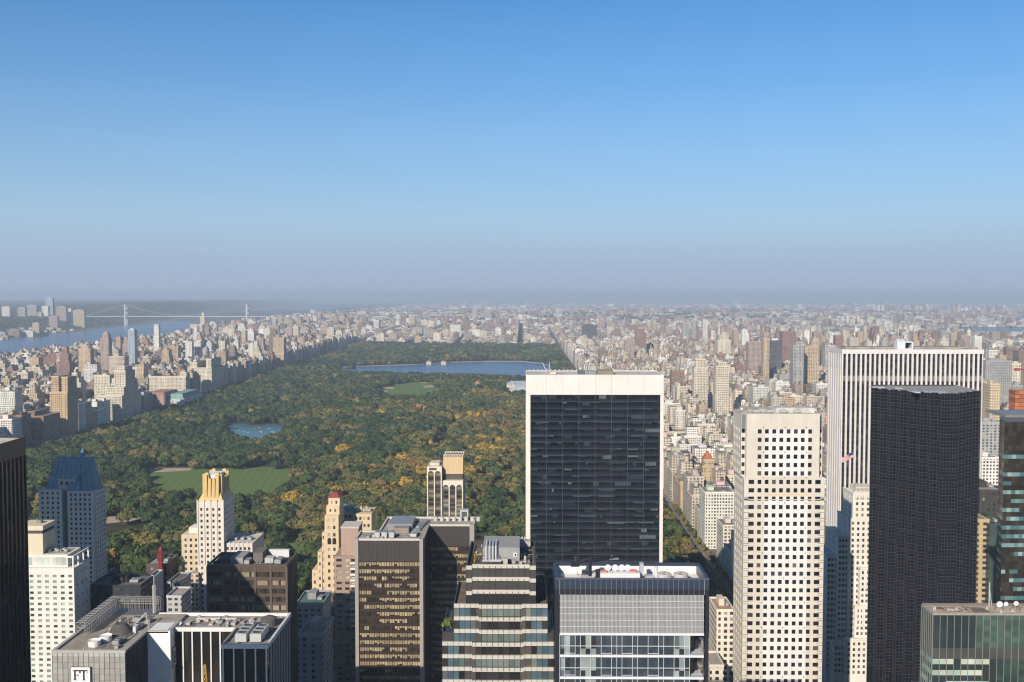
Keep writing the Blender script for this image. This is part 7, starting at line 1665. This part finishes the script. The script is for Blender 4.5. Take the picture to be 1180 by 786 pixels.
for _, i, a, b_, c, d in order:
    a, b_, c, d = int(round(a)), int(round(b_)), int(round(c)), int(round(d))
    if b_ > 0 and a < 1180 and d > 0 and c < 786: ids[max(c, 0):max(d, c+1, 0), max(a, 0):max(b_, a+1)] = i
cnt = np.bincount(ids.ravel(), minlength=2+NB+NT+len(OCC))
bvis, tvis = cnt[1:1+NB], cnt[1+NB:1+NB+NT]

# words for where a thing stands
MARKS = [(240, 575, 'the gold crowned tower'), (80, 580, 'the shaded mansard hotel'), (255, 552, 'the striped meadow'), (294, 496, 'the rowing lake'), (472, 447, 'the far lawn'), (500, 425, 'the reservoir'), (138, 600, 'the sandy ball field'), (340, 626, 'the small near lawn'), (385, 600, 'the tan deco tower'), (512, 560, 'the arched cream tower'), (605, 500, 'the white framed slab'), (186, 645, 'the red crane mast'), (540, 600, 'the bronze tower'),
         (75, 450, 'the orange twin towers'), (138, 440, 'the tan stepped tower'), (185, 455, 'the turreted museum'), (230, 432, 'the massive pale block'), (73, 420, 'the red pyramid tower'), (151, 395, 'the slender glass tower'), (120, 395, 'the domed tower'), (38, 495, 'the red brown corner block'), (220, 400, 'the three ribbed slabs'), (320, 405, 'the brown twin topped tower'), (232, 372, 'the church tower'), (679, 388, 'the dark grey slab'), (739, 397, 'the red brown tower'), (834, 402, 'the tall white tower'), (808, 430, 'the green pyramid tower'), (832, 430, 'the white grid block'), (894, 402, 'the dark banded block'), (910, 398, 'the dark red tower'), (920, 415, 'the grey ribbed slab'), (782, 440, 'the banded brown block'), (795, 380, 'the two far slabs'), (525, 382, 'the white northern slab'), (870, 410, 'the grey brown tower'), (838, 625, 'the pale hotel block'), (1142, 550, 'the white brick block'), (1147, 465, 'the slim dotted tower'), (1171, 462, 'the orange netting'), (975, 420, 'the striped slab'), (770, 470, 'the white framed slab edge'), (848, 520, 'the square windowed shaft'), (800, 600, 'the shaded avenue'), (1150, 430, 'the broad grey slab'), (440, 385, 'the northern park edge'), (600, 400, 'the northern park corner')]
def where(px, py):
    d = sorted((math.hypot(px-a, (py-b_)*1.6), a, b_, n) for a, b_, n in MARKS)[0]; dx, dy = px-d[1], (py-d[2])*1.6
    if d[0] < 7: return 'close by '+d[3]
    return (('right of ' if dx > 0 else 'left of ') if abs(dx) > abs(dy) else ('below ' if dy > 0 else 'beyond '))+d[3]
ORD = ['first', 'second', 'third', 'fourth', 'fifth', 'sixth', 'seventh', 'eighth', 'ninth', 'tenth', 'eleventh', 'twelfth']
NUM = ['', 'one', 'two', 'three', 'four', 'five', 'six', 'seven', 'eight', 'nine', 'ten', 'eleven', 'twelve']
def distinct(items):
    """items: list of (object, base label, px); adds a place in the row when several read alike"""
    by = {}
    for o, l, p in items: by.setdefault(l, []).append((p, o))
    for l, q in by.items():
        q.sort(key=lambda a: a[0])
        for k, (p, o) in enumerate(q): o['label'] = l if len(q) == 1 else (f'{l}, {ORD[min(k, 11)]} from left' if k < len(q)-1 else f'{l}, rightmost one')

# ------------------------------------------------------------------ build the buildings that show as things
def kind_of_b(s): return 'apartment_tower' if s['h'] > 68 else ('townhouse' if s['h'] < 24 else 'apartment_building')
CATS = {'apartment_tower': 'apartment tower', 'townhouse': 'house', 'apartment_building': 'apartment building'}
LIM = {'apartment_tower': 90, 'townhouse': 150, 'apartment_building': 300}
rank = np.argsort(-bvis); chosen = set(); nk = {}
for i in rank:
    if bvis[i] < 14: break
    k = kind_of_b(SP[i])
    if nk.get(k, 0) < LIM[k]-(40 if k == 'apartment_tower' else 0): nk[k] = nk.get(k, 0)+1; chosen.add(int(i))
items = []
for i in sorted(chosen):
    s = SP[i]; k = kind_of_b(s); r = random.Random(i)
    w = MB(s['col'], s['al']); w.box(*s['boxes'][0], skip='d'); o = w.build(k, 'facade')
    o['category'] = CATS[k]; o['group'] = {'apartment_tower': 'towers among the city blocks', 'townhouse': 'low houses of the city blocks', 'apartment_building': 'apartment buildings of the city blocks'}[k]
    for b_ in s['boxes'][1:]: q = MB(s['col'], s['al']); q.box(*b_, skip='d'); q.build('upper_tier', 'facade', o)
    big = bvis[i] > 40
    x0, x1, y0, y1, z0, z1 = s['boxes'][0]
    if big: q = MB([c*1.12 for c in s['col']]); q.box(x0-.4, x1+.4, y0-.4, y0+.02, z1-.9, z1+.9); q.box(x0-.4, x0+.02, y0+.02, y1, z1-.9, z1+.9); q.box(x1-.02, x1+.4, y0+.02, y1, z1-.9, z1+.9); q.build('cornice', 'stone', o)
    if s['pent']: q = MB([c*r.uniform(.8, 1.05) for c in s['col']]); q.box(*s['pent'], skip='d'); q.build('penthouse', 'stone', o)
    if s['tank']: water_tank(*s['tank'], o, r.uniform(1.8, 2.5))
    if big and r.random() < .6:
        q = s['boxes'][-1]; a, b_ = q[0]+(q[1]-q[0])*r.uniform(.1, .6), q[2]+1.5; u_ = MB((0.45, 0.45, 0.45)); u_.box(a, a+2.6, b_, b_+2.2, q[5]-.05, q[5]+1.6); u_.build('roof_unit', 'metal', o)
    cx = (bx[0][i]+bx[1][i])/2; cyy = bx[2][i]+3
    shape = ('slender' if s['x1']-s['x0'] < 17 else 'broad' if s['x1']-s['x0'] > 27 else '')
    noun = {'apartment_tower': 'tower', 'townhouse': 'house', 'apartment_building': 'block'}[k]
    opts = [shape, 'stepped' if s['setb'] else 'flat roofed']; tk_ = 'with water tank' if s['tank'] and big else ''
    while True:
        l = ' '.join(q for q in (s['name'], *opts, noun, tk_, where(cx, cyy)) if q)
        if len(l.split()) <= 13: break
        if opts: opts.pop()
        else: tk_ = ''
    items.append((o, l, cx))
distinct(items)
# the rest of the city as one mass
bl = []; cl = []
for i, s in enumerate(SP):
    if i in chosen: continue
    c = (*s['col'], s['al'])
    for b_ in s['boxes']: bl.append(b_); cl.append(c)
    if s['y0'] < 6500:
        if s['pent']: bl.append(s['pent']); cl.append((*[q*.9 for q in s['col']], s['al']))
        if s['tank'] and s['y0'] < 4000: x, y, z = s['tank']; bl.append((x-1.8, x+1.8, y-1.8, y+1.8, z+2, z+6.5)); cl.append((0.15, 0.11, 0.08, s['al']))
for q in SHADE: bl.append((q[0], q[1], q[2], q[3], -2, q[4])); cl.append((0.4, 0.37, 0.33, .5))
B_ = np.array(bl); C_ = np.array(cl)
x0, x1, y0, y1, z0, z1 = B_.T
c8 = np.stack([np.stack(q, 1) for q in ((x0, y0, z0), (x1, y0, z0), (x1, y1, z0), (x0, y1, z0), (x0, y0, z1), (x1, y0, z1), (x1, y1, z1), (x0, y1, z1))], 1)
fi = np.array([[0, 1, 5, 4], [1, 2, 6, 5], [2, 3, 7, 6], [3, 0, 4, 7], [4, 5, 6, 7]])
idx = (np.arange(len(B_))[:, None, None]*8+fi[None]).reshape(-1, 4)
raw_mesh('city_mass', c8.reshape(-1, 3), 4, np.repeat(C_, 5, axis=0), 'facade', 'stuff', idx)
# ------------------------------------------------------------------ trees
def crown_template(seed, nfaces, lobes, size, tri=False):
    """unit crown (radius 1, base at 0, top near 1.9): leaf clumps scattered over the surface of many lobes"""
    g = np.random.default_rng(seed)
    a = g.uniform(0, 2*np.pi, lobes); rr = np.sqrt(g.uniform(0, 1, lobes))*.62; h = g.uniform(.55, 1.35, lobes)*(1-.25*rr)
    L = np.stack([rr*np.cos(a), rr*np.sin(a), h], 1); R_ = g.uniform(.30, .52, lobes)
    L = np.vstack([L, [[0, 0, .95]]]); R_ = np.append(R_, .62)
    pts = []; nrm = []
    while len(pts) < nfaces:
        k = g.integers(0, len(L)); d = g.normal(size=3); d /= np.linalg.norm(d); d[2] = abs(d[2])*.9-.25*(g.random() < .3); p = L[k]+d*R_[k]*g.uniform(.82, 1.08)
        ins = np.linalg.norm(p-L, axis=1) < R_*.80
        if ins.any(): continue
        pts.append(p); nrm.append(d)
    P = np.array(pts); N = np.array(nrm)+g.normal(size=(nfaces, 3))*.26; N /= np.linalg.norm(N, axis=1)[:, None]
    T = np.cross(N, g.normal(size=(nfaces, 3))); T /= np.linalg.norm(T, axis=1)[:, None]; Bn = np.cross(N, T)
    s = size*g.uniform(.65, 1.4, (nfaces, 1))
    if tri: q = np.stack([P+T*s*1.2, P+(-T*.6+Bn)*s, P+(-T*.6-Bn)*s], 1)
    else: q = np.stack([P+T*s, P+Bn*s*.8, P-T*s, P-Bn*s*.8], 1)
    return q
NEAR = [crown_template(100+i, 460, 12, .15) for i in range(7)]
MID = [crown_template(200+i, 240, 10, .20) for i in range(7)]
FARC = [crown_template(300+i, 80, 7, .34, True) for i in range(7)]
tone_rgb = np.array([t_[1] for t_ in TONES])
# the 300 that show largest are trees of their own
sel = np.argsort(-(tvis+0.0))[:300]; sel = [int(i) for i in sel if tvis[i] > 0 and px[i] > -5]
crown_me = {}
def crown_mesh(v, k):
    if (v, k) not in crown_me:
        q = NEAR[v]; nf = len(q); g = np.random.default_rng(v*31+k); c = np.ones((nf, 4)); c[:, :3] = tone_rgb[k]*g.uniform(.7, 1.3, (nf, 1))
        o = raw_mesh('crown', q.reshape(-1, 3), 4, c, 'foliage'); crown_me[(v, k)] = o.data; bpy.data.objects.remove(o)
    return crown_me[(v, k)]
tk = MB((0.06, 0.045, 0.035))
tk.cyl(0, 0, -.1, .75, .075, .05, 7, cap=False)
for k in range(5):
    a = k*1.257; tk.bar((0, 0, .55), (.42*math.cos(a), .42*math.sin(a), 1.05), .022)
trunk0 = tk.build('trunk', 'bark'); trunk_me = trunk0.data; bpy.data.objects.remove(trunk0)
items = []; proto = None
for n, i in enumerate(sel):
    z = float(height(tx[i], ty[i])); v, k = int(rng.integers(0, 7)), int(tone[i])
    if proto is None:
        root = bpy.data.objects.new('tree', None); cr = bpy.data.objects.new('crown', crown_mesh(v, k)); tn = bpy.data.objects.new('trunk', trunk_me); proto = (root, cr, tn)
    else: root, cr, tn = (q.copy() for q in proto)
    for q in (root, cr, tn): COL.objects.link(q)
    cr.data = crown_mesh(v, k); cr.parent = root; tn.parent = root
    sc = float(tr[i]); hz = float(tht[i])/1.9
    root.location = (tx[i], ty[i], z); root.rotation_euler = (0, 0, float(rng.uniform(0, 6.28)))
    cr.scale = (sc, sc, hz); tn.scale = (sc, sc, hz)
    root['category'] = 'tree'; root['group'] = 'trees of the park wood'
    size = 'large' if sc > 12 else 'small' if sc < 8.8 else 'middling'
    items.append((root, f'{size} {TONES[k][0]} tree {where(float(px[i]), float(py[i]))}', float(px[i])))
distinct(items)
# the wood as one mass
rest = np.ones(len(tx), bool); rest[sel] = False
vis_ok = (px > -60) & (px < 1240)
VV = {3: [], 4: []}; CC = {3: [], 4: []}
def mass(ix, temps, corners):
    for v in range(len(temps)):
        q = ix[v::len(temps)]
        if len(q) == 0: continue
        T_ = temps[v]; a = rng.uniform(0, 6.28, len(q)); c, s = np.cos(a)[:, None, None], np.sin(a)[:, None, None]
        X_ = (T_[None, :, :, 0]*c-T_[None, :, :, 1]*s)*tr_[q][:, None, None]+tx_[q][:, None, None]
        Y_ = (T_[None, :, :, 0]*s+T_[None, :, :, 1]*c)*tr_[q][:, None, None]+ty_[q][:, None, None]
        Z_ = T_[None, :, :, 2]*(th_[q]/1.9)[:, None, None]+height(tx_[q], ty_[q])[:, None, None]
        VV[corners].append(np.stack([X_, Y_, Z_], -1).reshape(-1, 3))
        col = rgb_[q][:, None, :]*rng.uniform(.75, 1.25, (len(q), T_.shape[0], 1)); CC[corners].append(np.concatenate([col, np.ones(col.shape[:2]+(1,))], 2).reshape(-1, 4))
tx_, ty_, tr_, th_ = tx, ty, tr, tht; rgb_ = tone_rgb[tone]*rng.uniform(.8, 1.2, (len(tx), 1))
I = np.where(rest & vis_ok)[0]; D = ty[I]
mass(I[D < 1650], NEAR, 4); mass(I[(D >= 1650) & (D < 2700)], MID, 4); mass(I[D >= 2700], FARC, 3)
# trees beyond the park: wooded bluff over the river, small city parks, planted streets
n = 5200; y = rng.uniform(4700, 11500, n); w = shore_w(y); x = w-rng.gamma(2, 260, n)-130
n2 = 2600; y2 = rng.uniform(4900, 12000, n2); x2 = rng.uniform(-2050, .49*y2, n2); cl_ = vnoise(x2, y2, 260, 9) > .62; x2, y2 = x2[cl_], y2[cl_]
n3 = 1500; x3 = rng.normal(-1180, 60, n3); y3 = rng.uniform(4900, 6800, n3)
n4 = 900; y4 = rng.uniform(1500, 8000, n4); x4 = rng.uniform(-1880, -1820, n4)
n5 = 500; a5 = rng.choice([315, 465, 625, 780, -1025, -1285], n5); y5 = rng.uniform(1300, 4700, n5); x5 = a5+rng.choice([-10, 10], n5)
n6 = 3500; y6 = rng.uniform(9000, 15500, n6); x6 = rng.uniform(-2600, .5*y6, n6); q6 = (vnoise(x6, y6, 600, 12) > .55) & (x6 > shore_e(y6)+50); x6, y6 = x6[q6], y6[q6]
n7 = 330; y7 = rng.uniform(800, 4800, n7); x7 = rng.uniform(158, 166, n7); x5 = np.concatenate([x5, x7]); y5 = np.concatenate([y5, y7])
tx_ = np.concatenate([x, x2, x3, x4, x5, x6]); ty_ = np.concatenate([y, y2, y3, y4, y5, y6]); tr_ = rng.uniform(5, 9, len(tx_)); tr_[len(x)+len(x2)+len(x3)+len(x4):-len(x6)] = 4.5; tr_[-len(x6)-n7:-len(x6)] = rng.uniform(5, 8.5, n7)
tr_[-len(x6):] = rng.uniform(9, 20, len(x6)); th_ = tr_*1.5+5; th_[-len(x6)-n7:-len(x6)] += 3; rgb_ = tone_rgb[rng.choice([0, 0, 1, 1, 2, 3, 4], len(tx_))]*rng.uniform(.8, 1.2, (len(tx_), 1))
cl_ = (tx_ > 150) & (tx_ < 170) & (ty_ < 2500); mass(np.where(cl_)[0], NEAR, 4); mass(np.where(~cl_)[0], FARC, 3)
for c in (4, 3): raw_mesh('woodland', np.concatenate(VV[c]), c, np.concatenate(CC[c]), 'foliage', 'stuff')
# avenue trees at the near corner of the park
items = []
for k in range(64):
    x, y = (R.uniform(88, 160), R.uniform(690, 785)) if k % 3 else (181.5, 640+k*9); z = float(height(x, y)); kk = R.choice([1, 2, 2, 3, 3, 1]); r_ = R.uniform(4.5, 7) if k % 3 else R.uniform(3, 4)
    root, cr, tn = (q.copy() for q in proto)
    for q in (root, cr, tn): COL.objects.link(q)
    cr.data = crown_mesh(k % 7, kk); cr.parent = root; tn.parent = root; root.location = (x, y, z); h = (8+r_)/1.9*1.0; cr.scale = (r_, r_, h); tn.scale = (r_, r_, h); p = proj(x, y, 8)
    root['category'] = 'tree'; root['group'] = 'trees along the avenue'
    items.append((root, f'{TONES[kk][0]} street tree {"on the far pavement" if k % 3 == 0 else "by the park wall"} along the shaded avenue', float(p[0])))
distinct(items)
# the bush on the glass tower's terrace
root, cr, tn = (q.copy() for q in proto)
for q in (root, cr, tn): COL.objects.link(q)
cr.data = crown_mesh(2, 8); cr.parent = root; tn.parent = root; root.name = 'terrace_tree'; root.location = ((BTX4+BTX2)/2-.3, BTY+2.2, BTZ-.6); cr.scale = (2.0, 2.0, 2.7); tn.scale = (2.0, 2.0, 2.7)
tag(root, 'bright green bush on the terrace of the banded glass tower', 'bush'); 
if 'group' in root: del root['group']
# rowing boats on the lake
R2 = random.Random(5); items = []
bm_ = MB((0.78, 0.77, 0.74)); pts = [(-.7, -2.2), (.7, -2.2), (.85, 0), (.55, 1.8), (0, 2.6), (-.55, 1.8), (-.85, 0)]
bm_.prism(pts, 0, .55, top=False); bm_.face([(a*.8, b_*.85, .2) for a, b_ in pts], (0.3, 0.22, 0.14)); bm_.box(-.7, .7, -.3, .1, .4, .5, (0.4, 0.3, 0.2)); bt = bm_.build('rowing_boat', 'paint')
for k in range(11):
    o = bt if k == 0 else bt.copy()
    if k: COL.objects.link(o)
    qx, qy = R2.uniform(274, 316), R2.uniform(492.5, 499); x, y = ground(qx, qy); o.location = (x, y, float(height(x, y))+.25); o.rotation_euler = (0, 0, R2.uniform(0, 6)); o.scale = (.75, .75, .75); o['category'] = 'boat'; o['group'] = 'rowing boats on the lake'; items.append((o, 'small white rowing boat afloat on the tree ringed lake', qx))
for o, l, _ in items: o['label'] = l

# ------------------------------------------------------------------ the air
hz = bpy.data.materials.new('haze'); hz.use_nodes = True; nt = hz.node_tree; nt.nodes.clear()
out = nt.nodes.new('ShaderNodeOutputMaterial'); pv = nt.nodes.new('ShaderNodeVolumePrincipled')
pv.inputs['Color'].default_value = (*HAZE_COLOR, 1); pv.inputs['Density'].default_value = HAZE_DENSITY; pv.inputs['Anisotropy'].default_value = 0.0
nt.links.new(pv.outputs[0], out.inputs['Volume']); hz.cycles.homogeneous_volume = True; MAT['haze'] = hz
b = MB(); E = 90000.; b.box(-E, E, -E, E, -1400, 275); tag(b.build('haze', 'haze'), kind='stuff')
